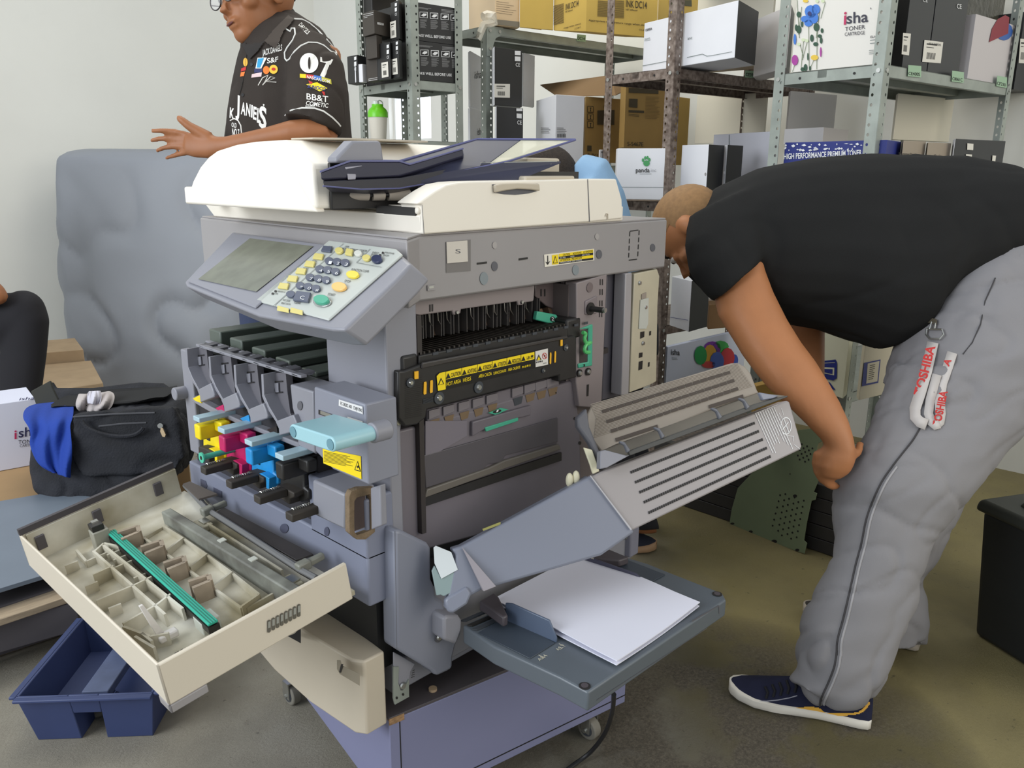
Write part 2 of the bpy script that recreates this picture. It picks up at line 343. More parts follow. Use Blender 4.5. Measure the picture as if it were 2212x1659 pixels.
# feeder hump
pr=[(.56,1.16),(.56,1.184),(.545,1.20),(.51,1.226),(.475,1.243),(.439,1.254),(.37,1.263),(.304,1.267),(.207,1.268),(.165,1.25),(.125,1.228),(.119,1.16)]
h0=[V((.0+.012*max(0,(y-.3)),y,z)) for y,z in pr]; 
h0=[V((P(427,425,'x',0).x-.012,y,z)) for y,z in pr]
M().prism(h0,(.44,0,0)).build('feeder_cover',CREAM,cop,bevel=.006,seg=3)
M().prism([V((-.022,.565,1.155)),V((-.022,.565,1.188)),V((-.02,.43,1.183)),V((-.014,.20,1.205)),V((-.014,.165,1.202)),V((-.014,.118,1.155))],(.02,0,0)).build('cover_step',CREAM,cop,bevel=.004)
lt=[P(640,304,'x',.0),P(750,308,'x',.22),P(735,330,'x',.16),P(690,332,'x',.03)]
M().prism([V((.02,.235,1.2695)),V((.25,.235,1.2695)),V((.25,.15,1.2695)),V((.08,.15,1.2695)),V((.03,.185,1.2695))],(0,0,.003)).build('feeder_lip',BEIGE,cop,bevel=.001)
nl=M()
for i in range(7):
    x=.10+i*.020; nl.box(x,x+.009,.158+.002*i,.225,1.2730,1.2733)
M().box(.085,.245,.152,.232,1.2726,1.2729).build('instruction_label',mat('label_black',(50,48,44),.5),cop,smooth=0); nl.build('instruction_print',WINK,cop,smooth=0,kind='stuff')
# dark throat + rollers
M().box(.012,.44,.112,.1195,1.158,1.232).build('throat_wall',BLK,cop,bevel=.002)
M().box(.10,.56,.01,.112,1.150,1.163).box(.3,.56,.05,.112,1.16,1.22).build('feeder_throat',BLK,cop)
for xa,xb in ((741,795),(804,829),(838,884)):
    M().cyl(DP(xa,421,1.33+(xa-741)*.0004),DP(xb,421,1.33+(xb-741)*.0004),.0095,n=18).build('roller',mat('roller_rubber',(170,160,148),.6),cop)
M().cyl(DP(700,421,1.32),DP(905,421,1.39),.004).build('roller_shaft',BLK,cop)
# trays
TR=mat('smoky_blue_tray',(58,60,80),.35,alpha=.9,spec=.25)
def sheet(pts,th,name,m,bev=.002,up_=V((0,0,1))):
    return M().prism(pts,-up_*th).build(name,m,cop,bevel=bev)
ot=[P(690,372,'x',.05),P(765,347,'x',.11),P(862,349,'x',.16),P(1030,301,'x',.38),P(1243,302,'x',.52),P(1100,348,'x',.36),P(900,392,'x',.17),P(760,388,'x',.08)]
M().prism(ot[:3]+[ot[6],ot[7]],(0,0,-.008)).build('document_tray',TR,cop,bevel=.001)
o3,o4=P(1030,301,'x',.38),P(1243,302,'x',.52); m34=o3.lerp(o4,.45); m56=ot[5].lerp(ot[6],.28)
M().prism([ot[2],ot[3],m34,m56,ot[6]],(0,0,-.004)).build('document_tray',TR,cop,bevel=.001)
M().prism([m34,ot[4],ot[5],m56],(0,0,-.003)).build('clear_tray_end',mat('clear_tray_end',(176,176,150),.2,alpha=.55),cop,bevel=.001)
tf=lambda pts:[DP(x,y,1.225+(x-692)*.00075) for x,y in pts]
NVT=mat('navy_smoke',(46,46,64),.22,alpha=.96)
q_=tf([(692,372),(755,349),(862,349),(884,356),(1000,322),(1000,338),(884,374),(862,380),(760,384),(694,388)]); M().prism(q_,fw*.03).build('tray_front',NVT,cop,bevel=.002)
q_=tf([(696,390),(762,387),(864,383),(900,376),(1046,349),(1046,362),(960,392),(905,402),(860,409),(780,410),(702,405)]); M().prism(q_,fw*.03).build('tray_front',mat('navy_smoke_deep',(34,33,44),.25),cop,bevel=.002)
M().tube(tf([(692,371),(756,348),(862,348),(884,355),(1000,321)]),.0016,6).tube(tf([(698,402),(780,409),(862,407),(960,390)]),.0013,6).build('tray_edge',mat('blue_edge',(96,98,140),.15),cop)
M().prism(tf([(745,362),(782,358),(786,376),(770,378),(768,388),(752,389),(750,372)]),fw*-.003).build('tray_latch',mat('clear_latch',(160,158,170),.15),cop,bevel=.0008)
M().tube([ot[0],ot[1],ot[2],ot[3],ot[4]],.0028,6).tube([ot[0],ot[7],ot[6],ot[5],ot[4]],.0022,6).build('tray_edge',mat('blue_edge',(96,98,140),.15),cop)
xt=[P(700,398,'x',.06),P(870,395,'x',.14),P(1045,349,'x',.32),P(1212,348,'x',.44),P(1120,385,'x',.36),P(960,408,'x',.22),P(770,408,'x',.10)]
M().prism(xt,(0,0,-.004)).build('exit_tray',TR,cop,bevel=.001)
for i in range(6):
    t=i/6; p=xt[2].lerp(xt[5],t*.8+.1); q=xt[3].lerp(xt[4],t*.8+.1); M().tube([p+V((0,0,.002)),q+V((0,0,.002))],.0012,5).build('tray_rib',mat('clear_rib',(150,150,140),.2),cop)
sg=[P(x,y,'y',.085) for x,y in ((726,352),(728,340),(762,304),(822,304),(826,318),(830,350))]
M().prism(sg,(0,.028,0)).build('side_guide',GREY,cop,bevel=.004)
M().obox(P(735,372,'x',.07),(.0,-.028,0),(.02,0,0),(0,0,.016)).build('tray_latch',mat('clear_latch',(160,158,170),.15),cop,bevel=.003)
M().box(.46,.56,.10,.50,1.16,1.246).build('rear_feeder_block',BEIGE,cop,bevel=.004)
M().box(.36,.5,.01,.06,1.19,1.212).build('tray_support',BEIGE,cop,bevel=.003)
# ---- control panel
PN=V((-.5,0,.866)); P0=(0,0,1.092)
def pp(x,y): return PL(x,y,P0,PN)
co=[(502,500),(640,517),(711,528),(868,552),(887,570),(860,600),(744,713),(715,712),(556,682),(401,618),(397,610)]
q=[pp(x,y) for x,y in co]
pan=M().bridge(q,[p-PN*.032+V((.02,0,0))+(V((0,0,0))) for p in q]).build('control_panel',GREY,cop,bevel=.005,seg=3)
PT=(V(P0),PN)
def PO(o): return (V(P0)+PN*o,PN)
M().prism([onto(x,y,PT,0) for x,y in [(508,508),(706,532),(554,668),(408,611)]],PN*.004).build('screen_bezel',GREY,pan,bevel=.002)
decal([px(G5,[(515,865),(1020,928),(565,1290),(103,1190)])],PO(.005),mat('dusty_lcd',(116,118,104),.22,var=.12,vs_=30),pan,'screen')
keyp=M().prism([onto(x,y,PT,0) for x,y in px(G5,[(1155,895),(1690,965),(1740,1010),(1150,1530),(570,1375)])],PN*.004).build('keypad_plate',mat('keypad_plate',(186,190,184),.35),pan,bevel=.002)
KP=PO(.0045)
def key(u,v,ru,rv,m_,h=.004,n=16,name='key',sq=False):
    if sq: pts=[(u-ru,v+rv*.9),(u+ru*.72,v+rv*1.3),(u+ru*1.05,v-rv*.8),(u-ru*.55,v-rv*1.2)]
    else: pts=[(u+ru*math.cos(t)+ -rv*.35*math.sin(t),v+rv*math.sin(t)*.95+ru*.12*math.cos(t)) for t in [2*math.pi*i/n for i in range(n)]]
    q=[onto(*G5(a,b),KP,0) for a,b in pts]
    return M().prism(q,PN*h).build(name,m_,pan,bevel=.0008)
KD=mat('key_slate',(84,90,108),.35); KY=mat('key_yellow',(214,200,120),.35); KO=mat('key_orange',(240,190,110),.35)
nums=[('1',1152,1056),('2',1215,1062),('3',1280,1070),('4',1077,1120),('5',1140,1127),('6',1203,1140),('7',1000,1186),('8',1065,1196),('9',1128,1208),('*',922,1252),('0',985,1261),('#',1048,1275)]
for s,u,v in nums: key(u,v,34,27,KD)
ptext([(s,G5(u-13,v+12),G5(u+11,v+14),(2.2,-6),.7) for s,u,v in nums]+[('C',G5(912,1350),G5(946,1354),(2,-8))],PO(.009),WINK,pan,off=.0003)
key(935,1340,70,34,KD,sq=True); key(848,1322,36,26,KD); key(1340,1165,50,28,mat('key_bright_yellow',(236,212,70),.3)); key(1232,1262,58,34,KO); key(1095,1375,72,42,mat('chrome_ring',(190,190,190),.2,metal=.8),h=.002); key(1095,1372,60,34,TEAL,h=.006)
key(1532,1042,42,32,mat('key_navy',(46,54,84),.3)); key(1450,1032,32,24,KY); key(1232,974,32,24,KY); key(1310,985,32,22,KY,sq=True); key(1383,996,30,22,mat('key_white',(215,215,205),.3))
for u,v in ((1130,958),(1063,1017),(995,1076),(925,1133),(857,1193),(786,1252)): key(u,v,44,20,KD if v<960 else KY,sq=True,h=.003)
for u,v in ((720,1288),(697,1307),(1575,983),(1552,1001)): key(u,v,10,7,BLK,h=.001,name='indicator',sq=True)
ptext([('FUNCTION CLEAR',G5(1322,1122),G5(1460,1138),(1.6,-5)),('STOP',G5(1266,1213),G5(1314,1220),(1.6,-5)),('START',G5(1133,1318),G5(1192,1326),(1.6,-5)),('ACCESS',G5(775,1362),G5(832,1372),(1.4,-4)),('CLEAR',G5(868,1383),G5(915,1390),(1.4,-4)),('PRINT DATA',G5(762,1388),G5(835,1398),(1.4,-4)),('ENERGY',G5(1488,985),G5(1540,991),(1.3,-4)),('SAVER',G5(1478,1000),G5(1522,1006),(1.3,-4)),('MAIN POWER',G5(1590,984),G5(1662,994),(1.3,-3.5)),('ON/OFF',G5(1572,1005),G5(1620,1011),(1.3,-4)),('COUNTER',G5(1385,966),G5(1445,974),(1.3,-4)),('USER',G5(1270,936),G5(1302,940),(1.3,-3.5)),('FUNCTIONS',G5(1235,950),G5(1300,957),(1.3,-3.5)),('INTERRUPT',G5(1310,957),G5(1375,965),(1.3,-3.5)),
 ('MEMORY RX',G5(735,1292),G5(795,1300),(1.2,-3)),('LINE',G5(712,1310),G5(736,1313),(1.2,-3)),('COPY',G5(1140,936),G5(1172,940),(1,-3)),('SCAN',G5(1010,1048),G5(1046,1052),(1,-3)),('PRINT',G5(938,1108),G5(980,1113),(1,-3)),('FAX',G5(810,1228),G5(835,1231),(1,-3)),('FC',G5(1345,1174),G5(1372,1177),(1.6,-5))],PO(.0046),INK,pan,off=.0004)
decal([px(G5,[(735,1400),(825,1425),(825,1460),(730,1440)]),px(G5,[(840,1415),(935,1440),(935,1478),(835,1455)])],PO(.0046),KY,pan,'key_tag')
decal([px(G5,[(1258,905),(1262,905),(705,1405),(700,1403)]),px(G5,[(1470,948),(1474,949),(1365,1058),(1361,1057)]),px(G5,[(1365,1056),(1560,1092),(1559,1096),(1364,1060)])],PO(.0046),mat('groove_grey',(130,134,132),.5),pan,'panel_line')
M().prism([V((0.02,.09,1.01)),V((.02,.09,1.05)),V((-.06,.09,1.03)),V((-.06,.09,1.0))],(0,.36,0)).build('panel_bracket',GREYD,cop,bevel=.003)
# =============== TONER SIDE ===============
def fx(f,pts,x): return [P(*f(*p),'x',x) for p in pts]
def shift(pts,dy): return [p+V((0,dy,0)) for p in pts]
BG=mat('blue_grey_plastic',(124,128,145),.42,var=.05,vs_=6)
# output slats above the toner bay
OL=mat('greenish_slat',(86,94,86),.4)
for i in range(5):
    y=.20+i*.088
    M().box(.02,.60,y,y+.05,.862,.872+.006*i).build('output_slat',OL,cop,bevel=.003)
M().box(.02,.62,.185,.63,.842,.862).build('output_tray',mat('dark_tray',(64,66,64),.5),cop,bevel=.002)
# top rail
r=fx(A1,[(190,190),(1195,492),(1195,520),(190,215)],-.03)
M().prism(r,(.012,0,0)).build('toner_rail',GREY,cop,bevel=.001)
r2=fx(A1,[(280,158),(1270,468),(1270,492),(280,176)],.0)
M().prism(r2,(.01,0,0)).build('toner_rail',GREY,cop,bevel=.001)
for i in range(9):
    t=(i+.3)/9; a=r[0].lerp(r[1],t); M().obox(a,(0,0,-.004),(.035,0,.002),(0,-.02,-.001)).build('rail_tab',GREYD,cop,bevel=.001)
# guides
gp=fx(A1,[(815,480),(1045,462),(1062,640),(1092,860),(1150,940),(1125,1000),(970,960),(905,850),(870,780),(828,690)],-.02)
rdg=fx(A1,[(812,480),(832,480),(842,680),(890,790),(985,950),(972,962),(865,800),(822,690)],-.045)
lip=fx(A1,[(948,930),(1120,866),(1150,940),(1168,1000),(1160,1020),(985,1068),(980,1000),(962,962)],-.05)
slots=[fx(A1,q,-.0215) for q in ([(880,552),(1020,540),(1020,550),(884,564)],[(892,655),(1020,645),(1020,655),(896,667)])]
tab=fx(A1,[(945,565),(985,560),(990,650),(962,652)],-.0215)
tipc=[MATS['yellow_plastic'],MATS['magenta_plastic'],CYA,BLK]
for k in range(4):
    dy=.1005*(3-k)
    g=M().prism(shift(gp,dy),(.014,0,0)).build('cartridge_guide',mat('guide_grey',(104,102,108),.45,var=.05),cop,bevel=.001)
    M().prism(shift(rdg,dy),(.04,0,0)).build('guide_edge',GREY,g,bevel=.001)
    M().prism(shift(lip,dy),(.03,0,0)).build('guide_lip',GREY,g,bevel=.002)
    for s in slots: M().prism(shift(s,dy),(-.001,0,0)).build('guide_slot',BLK,g)
    M().prism(shift(tab,dy),(-.002,0,0)).build('guide_tab',GREY,g)
    tp=fx(A1,[(870,1010),(960,975),(975,1065),(900,1035)],-.03)
    M().prism(shift(tp,dy),(.01,0,0)).build('cartridge_end',tipc[k],cop)
# lower rail
lr=fx(A1,[(150,690),(330,790),(450,850),(700,960),(940,1050),(1130,1120),(1340,1195),(1340,1245),(1130,1170),(930,1090),(690,1000),(440,890),(320,840),(150,740)],-.028)
M().prism(lr,(.03,0,0)).build('toner_rail',GREY,cop,bevel=.002)
# dark interior behind drums, thin uprights
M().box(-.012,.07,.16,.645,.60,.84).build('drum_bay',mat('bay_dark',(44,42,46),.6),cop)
M().box(-.02,.0,.615,.66,.62,.85).build('bay_side_plate',GREY,cop,bevel=.003)
M().cyl((-.045,.655,.755),(.0,.655,.755),.014,n=20).build('side_boss',GREY,cop,bevel=.002)
# coloured developer units
hd=[(650,1170),(725,1130),(730,1215),(715,1310),(652,1275)]
bodyp=[(722,1285),(800,1230),(905,1125),(950,1128),(955,1160),(920,1170),(928,1420),(968,1450),(972,1530),(905,1560),(720,1425)]
cols=[(YEL,'yellow',-482,-205),(MAG,'magenta',-250,-110),(CYA,'cyan',0,0),(BLK,'black',265,125)]
PY={}
for k,(m_,nm,_,_) in enumerate(cols):
    dy=.1005*(2-k) if k<3 else -.104
    b_=shift(fx(A1,bodyp,-.035),dy)
    u=M().prism(b_,(.03,0,0)).build('developer_unit',m_,cop,bevel=.003,label=nm+' developer unit')
    PY[k]=u
    o=P(*A1(655,1178),'x',-.085)+V((0,dy,0))
    M().obox(o+V((0,.0,-.030)),(.05,0,0),(0,-.024,0),(0,0,.030)).build('latch_handle',m_,u,bevel=.003)
    M().obox(o+V((.030,-.024,-.016)),(.02,0,0),(0,-.03,.0),(0,0,.022)).build('latch_arm',m_,u,bevel=.003)
    b0=P(*A1(652,1100),'x',-.088)+V((0,dy,0))
    M().obox(b0+V((0,.0,-.009)),(.085,0,.0),(0,-.026,0),(0,0,.010)).build('drum_cap',mat('drum_cap_blue',(170,196,206),.35),u,bevel=.0015)
    h=fx(A1,[(765,1300),(800,1310),(800,1348),(766,1335)],-.0365); M().prism(shift(h,dy),(.002,0,0)).build('window_slot',BLK,u)
    # small legs + black spring block
    if k<3:
        ft=fx(A1,[(790,1430),(810,1425),(890,1475),(888,1580),(862,1572),(860,1500),(812,1470),(805,1475)],-.05); M().prism(shift(ft,dy),(.02,0,0)).build('hook',m_,u,bevel=.001)
    bb=fx(A1,[(680,1405),(760,1430),(835,1470),(838,1510),(800,1530),(800,1580),(682,1500)],-.055)
    M().prism(shift(bb,dy),(.03,0,0)).build('lever_block',BLK2,u,bevel=.002)
    s0=P(*A1(738,1628),'x',-.11)+V((0,dy,0))
    M().obox(s0+V((0,0,-.014)),(.055,0,.0),(0,-.022,0),(0,0,.014)).build('spring_lever',BLK2,u,bevel=.002)
    sp=M(); 
    pts=[s0+V((.01+.035*i/60,-.006+.003*math.cos(i*.9),.001+.003*math.sin(i*.9))) for i in range(60)]
    M().tube(pts,.0008,4).build('spring',STEEL,u)
pk=PY[0]; gk=P(*A1(255,1275),'x',-.10)
M().cyl(gk,gk+V((.07,0,0)),.0055,n=14).cyl(gk-V((.003,0,0)),gk,.0105,n=20).build('release_pin',mat('pin_green',(80,190,160),.3),pk); M().cyl(gk-V((.0036,0,0)),gk-V((.003,0,0)),.004).build('pin_hole',BLK,pk)
# purple-ish lower front frame
ff=fx(A1,[(150,1300),(470,1440),(800,1600)],-.025)+fx(B1,[(190,500),(330,160),(1000,500),(1000,1040),(930,1020),(700,905),(500,945),(350,880),(-340,560)],-.025)
ff=[P(414,994,'x',-.03),P(690,1110,'x',-.03),P(690,1040,'x',-.03),P(826,1090,'x',-.03),P(829,1235,'x',-.03),P(810,1232,'x',-.03),P(760,1205,'x',-.03),P(690,1215,'x',-.03),P(420,1045,'x',-.03)]
M().box(-.028,.03,.0,.655,.505,.60).box(-.028,.03,.0,.17,.59,.70).build('front_frame',BG,cop,bevel=.004)
FX=((-.028,0,0),(1,0,0))
for (u,v,ru,rv) in ((400,320,18,36),(468,655,24,44),(62,625,40,45)):
    decal([[B1(u+ru*math.cos(t),v+rv*math.sin(t)) for t in [i*math.pi/8 for i in range(16)]]],((-.0285,0,0),(1,0,0)),mat('hole_shade',(78,80,98),.5),cop,'hole_cap',thick=.0005)
for q in ([(235,1480),(285,1500),(300,1550),(290,1575),(240,1545)],[(360,1560),(440,1600),(440,1659),(362,1640)]):
    decal([px(A1,q)],FX,MATS['hole_shade'],cop,'frame_slot',thick=.0004)
# cartridge side block
cb=fx(A1,[(1088,575),(1312,645),(1330,1240),(1165,1165),(1150,940),(1110,800)],-.04)
M().prism(cb,(.06,0,0)).build('side_cover',GREY,cop,bevel=.003)
decal([[A1(1185+24*math.cos(t),780+44*math.sin(t)) for t in [i*math.pi/8 for i in range(16)]]],((-.0405,0,0),(1,0,0)),GREYD,cop,'hole_cap',thick=.0005)
# waste toner cover
wt=[P(*A1(1318,598),'x',-.055),P(*A1(1822,770),'x',-.055),P(*A1(1845,1542),'x',-.055),P(*A1(1500,1390),'x',-.055),P(*A1(1330,1215),'x',-.055)]
wt[1].y=max(wt[1].y,-.05)
wo=M().prism(wt,(.06,0,0)).build('waste_toner_cover',mat('cover_blue_grey',(134,136,148),.42),cop,bevel=.003)
WX=((-.0552,0,0),(1,0,0))
decal([px(A1,[(1560,720),(1785,790),(1788,862),(1558,780)])],WX,mat('serial_white',(225,222,220),.4),wo,'serial_label',thick=.0005)
ptext([('FC-2820C A00   CNJ917042',A1(1572,772),A1(1778,842),(0,-7))],((-.056,0,0),(1,0,0)),INK,wo)
decal([px(A1,[(1642,885),(1785,930),(1790,1030),(1645,985)])],WX,mat('arrow_white',(215,212,210),.4),wo,'arrow_label',thick=.0005)
decal([px(A1,[(1680,932),(1745,958),(1745,950),(1768,970),(1745,972),(1745,966),(1680,940)]),px(A1,[(1680,965),(1745,990),(1745,982),(1768,1002),(1745,1004),(1745,998),(1680,973)])],((-.0562,0,0),(1,0,0)),INK,wo)
decal([px(A1,[(1362,818),(1492,862),(1492,905),(1362,862)])],WX,BLK,wo,'recess'); decal([px(A1,[(1385,826),(1488,864),(1488,896),(1385,858)])],WX,STEEL,wo,'steel_latch',off=.002,thick=.001)
yl=decal([px(A1,[(1405,1190),(1768,1262),(1775,1482),(1412,1330)])],WX,LYEL,wo,'laser_warning_label',thick=.0005)
WL=((-.0562,0,0),(1,0,0))
bars(A1(1415,1215),A1(1755,1285),A1(1415,1322),9,WL,INK,wo,duty=.35)
decal([px(A1,[(1705,1395),(1736,1308),(1766,1412)])],((-.0563,0,0),(1,0,0)),INK,wo,off=.0012); decal([px(A1,[(1714,1390),(1736,1322),(1757,1402)])],((-.0565,0,0),(1,0,0)),LYEL,wo,off=.0016); decal([px(A1,[(1727,1362),(1740,1350),(1748,1368),(1736,1380)])],((-.0567,0,0),(1,0,0)),INK,wo,off=.002)
# pale blue lever: flat link with two open tube ends
l0=P(*A1(1122,1030),'x',-.15); l1=P(*A1(1478,1150),'x',-.15); lv=M()
nn=16
def slot_outline(a,b,r):
    d=(b-a).normalized(); n_=V((1,0,0)).cross(d); o=[]
    for i in range(nn+1):
        t=math.pi/2+math.pi*i/nn; o.append(a+r*(math.cos(t)*d+math.sin(t)*n_))
    for i in range(nn+1):
        t=-math.pi/2+math.pi*i/nn; o.append(b+r*(math.cos(t)*d+math.sin(t)*n_))
    return o
lev=M().prism(slot_outline(l0,l1,.0112),(.075,0,0)).build('release_lever',PALEBLUE,cop,bevel=.002)
for c_ in (l0,l1): M().cyl(c_-V((.0005,0,0)),c_-V((.0012,0,0)),.0082,n=24).build('lever_bore',mat('bore_blue',(104,146,158),.5),lev)
M().cyl(l1+V((.07,0,0)),l1+V((.1,0,0)),.0155,n=26).build('lever_hub',GREY,lev,bevel=.002)
# duct with foam gasket
o0=P(*B1(330,160),'x',-.06)
dt=fx(B1,[(330,160),(640,300),(640,640),(330,490)],-.06)
M().prism(dt,(.06,0,0)).build('exhaust_duct',GREY,cop,bevel=.004)
yf=dt[1].y; fr=M()
ring=[( -.060,.615,-.05),]
FY=((0,yf-.002,0),(0,1,0))
outer=[(640,300),(660,250),(740,222),(890,215),(890,640),(800,712),(720,712),(645,650)]
inner=[(695,350),(720,315),(840,285),(850,330),(855,625),(720,672),(698,640),(695,500)]
oa=[PL(*B1(*p),FY[0],FY[1]) for p in outer]; ia=[PL(*B1(*p),FY[0],FY[1]) for p in inner]
n=len(oa); base=[p.copy() for p in oa+ia]; 
vsx=[p for p in oa+ia]+[p+V((0,-.012,0)) for p in oa+ia]; fsx=[]
for i in range(n):
    j=(i+1)%n; fsx+= [[i,j,n+j,n+i],[2*n+i,2*n+j,3*n+j,3*n+i][::-1],[i,2*n+i,2*n+j,j],[n+i,n+j,3*n+j,3*n+i]]
mm=M(); mm.v=[tuple(p) for p in vsx]; mm.f=fsx; mm.build('foam_gasket',mat('tan_foam',(122,104,82),.95,var=.15,vs_=80,bump=.3,bs=400),cop,bevel=.002)
decal([px(B1,[(700,340),(835,290),(850,610),(735,650),(700,640)])],((0,yf-.003,0),(0,1,0)),GREY,cop,'duct_frame',thick=.001); decal([px(B1,[(730,335),(835,310),(842,610),(738,650)])],((0,yf-.0045,0),(0,1,0)),mat('duct_dark',(82,68,66),.6),cop,'duct_opening')
M().prism(fx(B1,[(885,240),(975,212),(992,600),(893,640)],-.034),(.012,0,0)).build('duct_cover',GREY,cop,bevel=.002)
# wing shelf under the duct
sh=[P(*B1(540,945),'z',.512),P(*B1(700,908),'z',.512),P(*B1(1022,1040),'z',.512),P(*B1(685,1165),'z',.512)]
M().prism(sh,(0,0,-.012)).build('front_ledge',mat('dusty_ledge',(122,112,102),.7,var=.15,vs_=20),cop,bevel=.002)
M().prism([sh[3]+V((0,0,-.013)),sh[2]+V((0,0,-.013)),sh[2]+V((0,0,-.036)),sh[3].lerp(sh[2],.45)+V((0,0,-.04)),sh[3]+V((0,0,-.018))],(0,.02,0)).build('ledge_front',GREY,cop,bevel=.002)
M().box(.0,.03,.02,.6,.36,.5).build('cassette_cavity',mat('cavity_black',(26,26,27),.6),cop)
M().box(-.05,.0,.05,.5,.38,.395).build('paper_lift',BLK,cop,bevel=.003); M().obox(P(*J5(1390,1100),'z',.40),(.03,-.02,0),(.02,.03,0),(0,0,.014)).build('cassette_clip',mat('clip_grey',(96,94,90),.5),cop,bevel=.002)
# cassette drawer front
pl_=[(-.044,.0),(-.056,.02),(-.064,.15),(-.062,.28),(-.05,.40),(-.03,.5),(.0,.6)]
top=.409; dr=M()
back=[(.05,.6),(-.001,.0)]
out=pl_+back
zb=lambda y:.262+ .03*max(0,(y-.2)/.4)
dr.bridge([V((x,y,zb(y))) for x,y in out],[V((x,y,top)) for x,y in out])
drw=dr.build('cassette_drawer',BEIGE,cop,bevel=.004,seg=3)
dpl=((-.066,.1,.33),V((-1,.06,0)))
DN=V((-1,.06,0)).normalized(); base=V((-.0655,.15,.33)); 
DN=V((-1,0,0)); base=V((-.0685,.1,.3))
decal([px(F4,[(355,348),(378,350),(385,380),(490,430),(490,500),(372,430),(355,400)])],(base+DN*.004,DN),mat('recess_beige',(150,140,122),.5),drw,'handle_recess',thick=.0006)
decal([px(F4,[(378,372),(392,372),(375,425),(366,420)])],(base+DN*.006,DN),BLK,drw,'handle_recess')
decal([px(F4,[(100,190),(138,150),(138,248),(60,205)])],(V((-.055,.36,.33)),V((-1,.15,0))),BLK,drw,'label_window')
# =============== OPEN FRONT DOOR ===============
c_in=P(748,1216,'y',0); c_out=P(340,1438,'y',0)
f_in=P(372,1008,'y',.64); f_out=P(40,1155,'y',.64)
WH=.068
dn=(c_in-c_out).cross(f_out-c_out).normalized()
if dn.z<0: dn=-dn
door=M().prism([c_out,c_in,f_in,f_out],dn*-.004).build('front_door',BEIGE,cop)
bm_=door.data
# tub made of floor + four walls in one mesh
def dpt(s,t,h): # s along width (0 near side .. 1 far), t outwards (0 hinge .. 1 rim), h depth below the rim
    a=c_in.lerp(f_in,s); b=c_out.lerp(f_out,s); return a.lerp(b,t)-dn*h
tub=M(); T_=.012
INN=mat('toner_dusted_plastic',(212,208,194),.6,var=.25,vs_=8,col2=(150,140,112))
def dbox(s0,s1,t0,t1,h0,h1,B): return B.bridge([dpt(s0,t0,h0),dpt(s1,t0,h0),dpt(s1,t1,h0),dpt(s0,t1,h0)],[dpt(s0,t0,h1),dpt(s1,t0,h1),dpt(s1,t1,h1),dpt(s0,t1,h1)])
bpy.data.objects.remove(door)
dbox(0,.012,0,1,0,WH,tub); dbox(.988,1,0,1,0,WH,tub); dbox(0,1,.985,1,0,WH,tub)
door=tub.build('front_door',mat('door_cream',(212,202,184),.4),cop,bevel=.003)
pan_=M(); dbox(.012,.988,-.03,.985,WH-.008,WH,pan_); pan_.build('door_inner_panel',INN,door)
fw_=M(); dbox(.978,.988,0.0,.97,.002,WH-.008,fw_); fw_.build('door_liner',INN,door)
rim=M(); dbox(.985,1.0,0,1,-.012,0,rim); rim.build('rim_seal',mat('rim_dark',(66,62,66),.5),door)
gr_=M(); g0,g1=c_out-dn*WH,None
dbox(0,.012,.82,1.0,WH,WH+.014,gr_); dbox(0,.06,.985,1,WH,WH+.014,gr_); gr_.build('corner_foot',GREYW,door,bevel=.002)
for s_,t_ in ((.9885,.12),(.9885,.53),(.9885,.88)):
    cl=M(); dbox(.968,.978,t_,t_+.055,.012,.04,cl); cl.build('clip',mat('clip_dark',(78,74,78),.5),door,bevel=.001)
# side vents in the near wall
vv=M()
for i in range(8):
    p=N4(1605+i*25,985-i*11); q_=N4(1618+i*25,1065-i*11)
vps=[]
for i in range(8):
    t=i/7; cx,cy=N4(1607+178*t,1030-94*t)
    w=3.4; hh=14 
    vps.append([(cx-w,cy-hh+3),(cx,cy-hh),(cx+w,cy-hh+1),(cx+w,cy+hh-3),(cx,cy+hh),(cx-w,cy+hh-1)])
DS=(c_in-V((0,.0005,0)),(c_out-c_in).cross(dn))
decal(vps,DS,mat('vent_dark',(96,92,82),.5),door,'vent_slot',thick=.0006)
decal([[ (a_[0][0]+1.2,a_[0][1]+2),(a_[2][0]-.2,a_[2][1]+2),(a_[3][0]-.2,a_[3][1]-8),(a_[5][0]+1.2,a_[5][1]-8)] for a_ in vps],DS,mat('vent_mid',(150,150,142),.5),door,'vent_fin',off=.0026)
# ribs inside, given as pixel runs on the panel floor
DF=(dpt(0,0,WH-.008),dn)
def rib(pts,h0_,m_=INN,w=.0022,name='rib',off=0):
    h=h0_*1.25; B=M(); q=[PL(x,y,DF[0]+dn*off,dn) for x,y in pts]
    for a,b in zip(q[:-1],q[1:]):
        e=(b-a).normalized(); s=dn.cross(e)*w; B.prism([a-s,b-s,b+s,a+s],dn*h)
    return B.build(name,m_,door)
R_=lambda pts: px(N4,pts)
for pts,h in [([(580,655),(1010,1045)],.022),([(640,620),(1115,1010)],.022),([(700,745),(580,800)],.022),([(835,860),(600,960)],.022),([(960,985),(760,1100)],.022),([(805,700),(700,745)],.018),([(935,810),(835,860)],.022),([(1060,905),(960,985)],.022),([(755,625),(640,600),(580,655)],.02),
   ([(870,545),(1455,975)],.014),([(985,480),(870,545)],.014),([(1110,560),(1010,640)],.018),([(1250,660),(1150,740)],.018),([(1400,770),(1290,860)],.018),([(985,480),(1110,560),(1250,660),(1400,770),(1560,900)],.016),([(1560,900),(1455,975)],.016),
   ([(1240,470),(1700,770)],.02),([(1640,870),(1480,960)],.01),([(1300,400),(1240,330)],.02),([(470,620),(530,690),(690,620)],.014),([(760,1110),(920,1170),(1030,1150)],.02),([(870,1150),(930,1200)],.02),([(830,1170),(945,1240)],.02)]:
    rib(R_(pts),h)
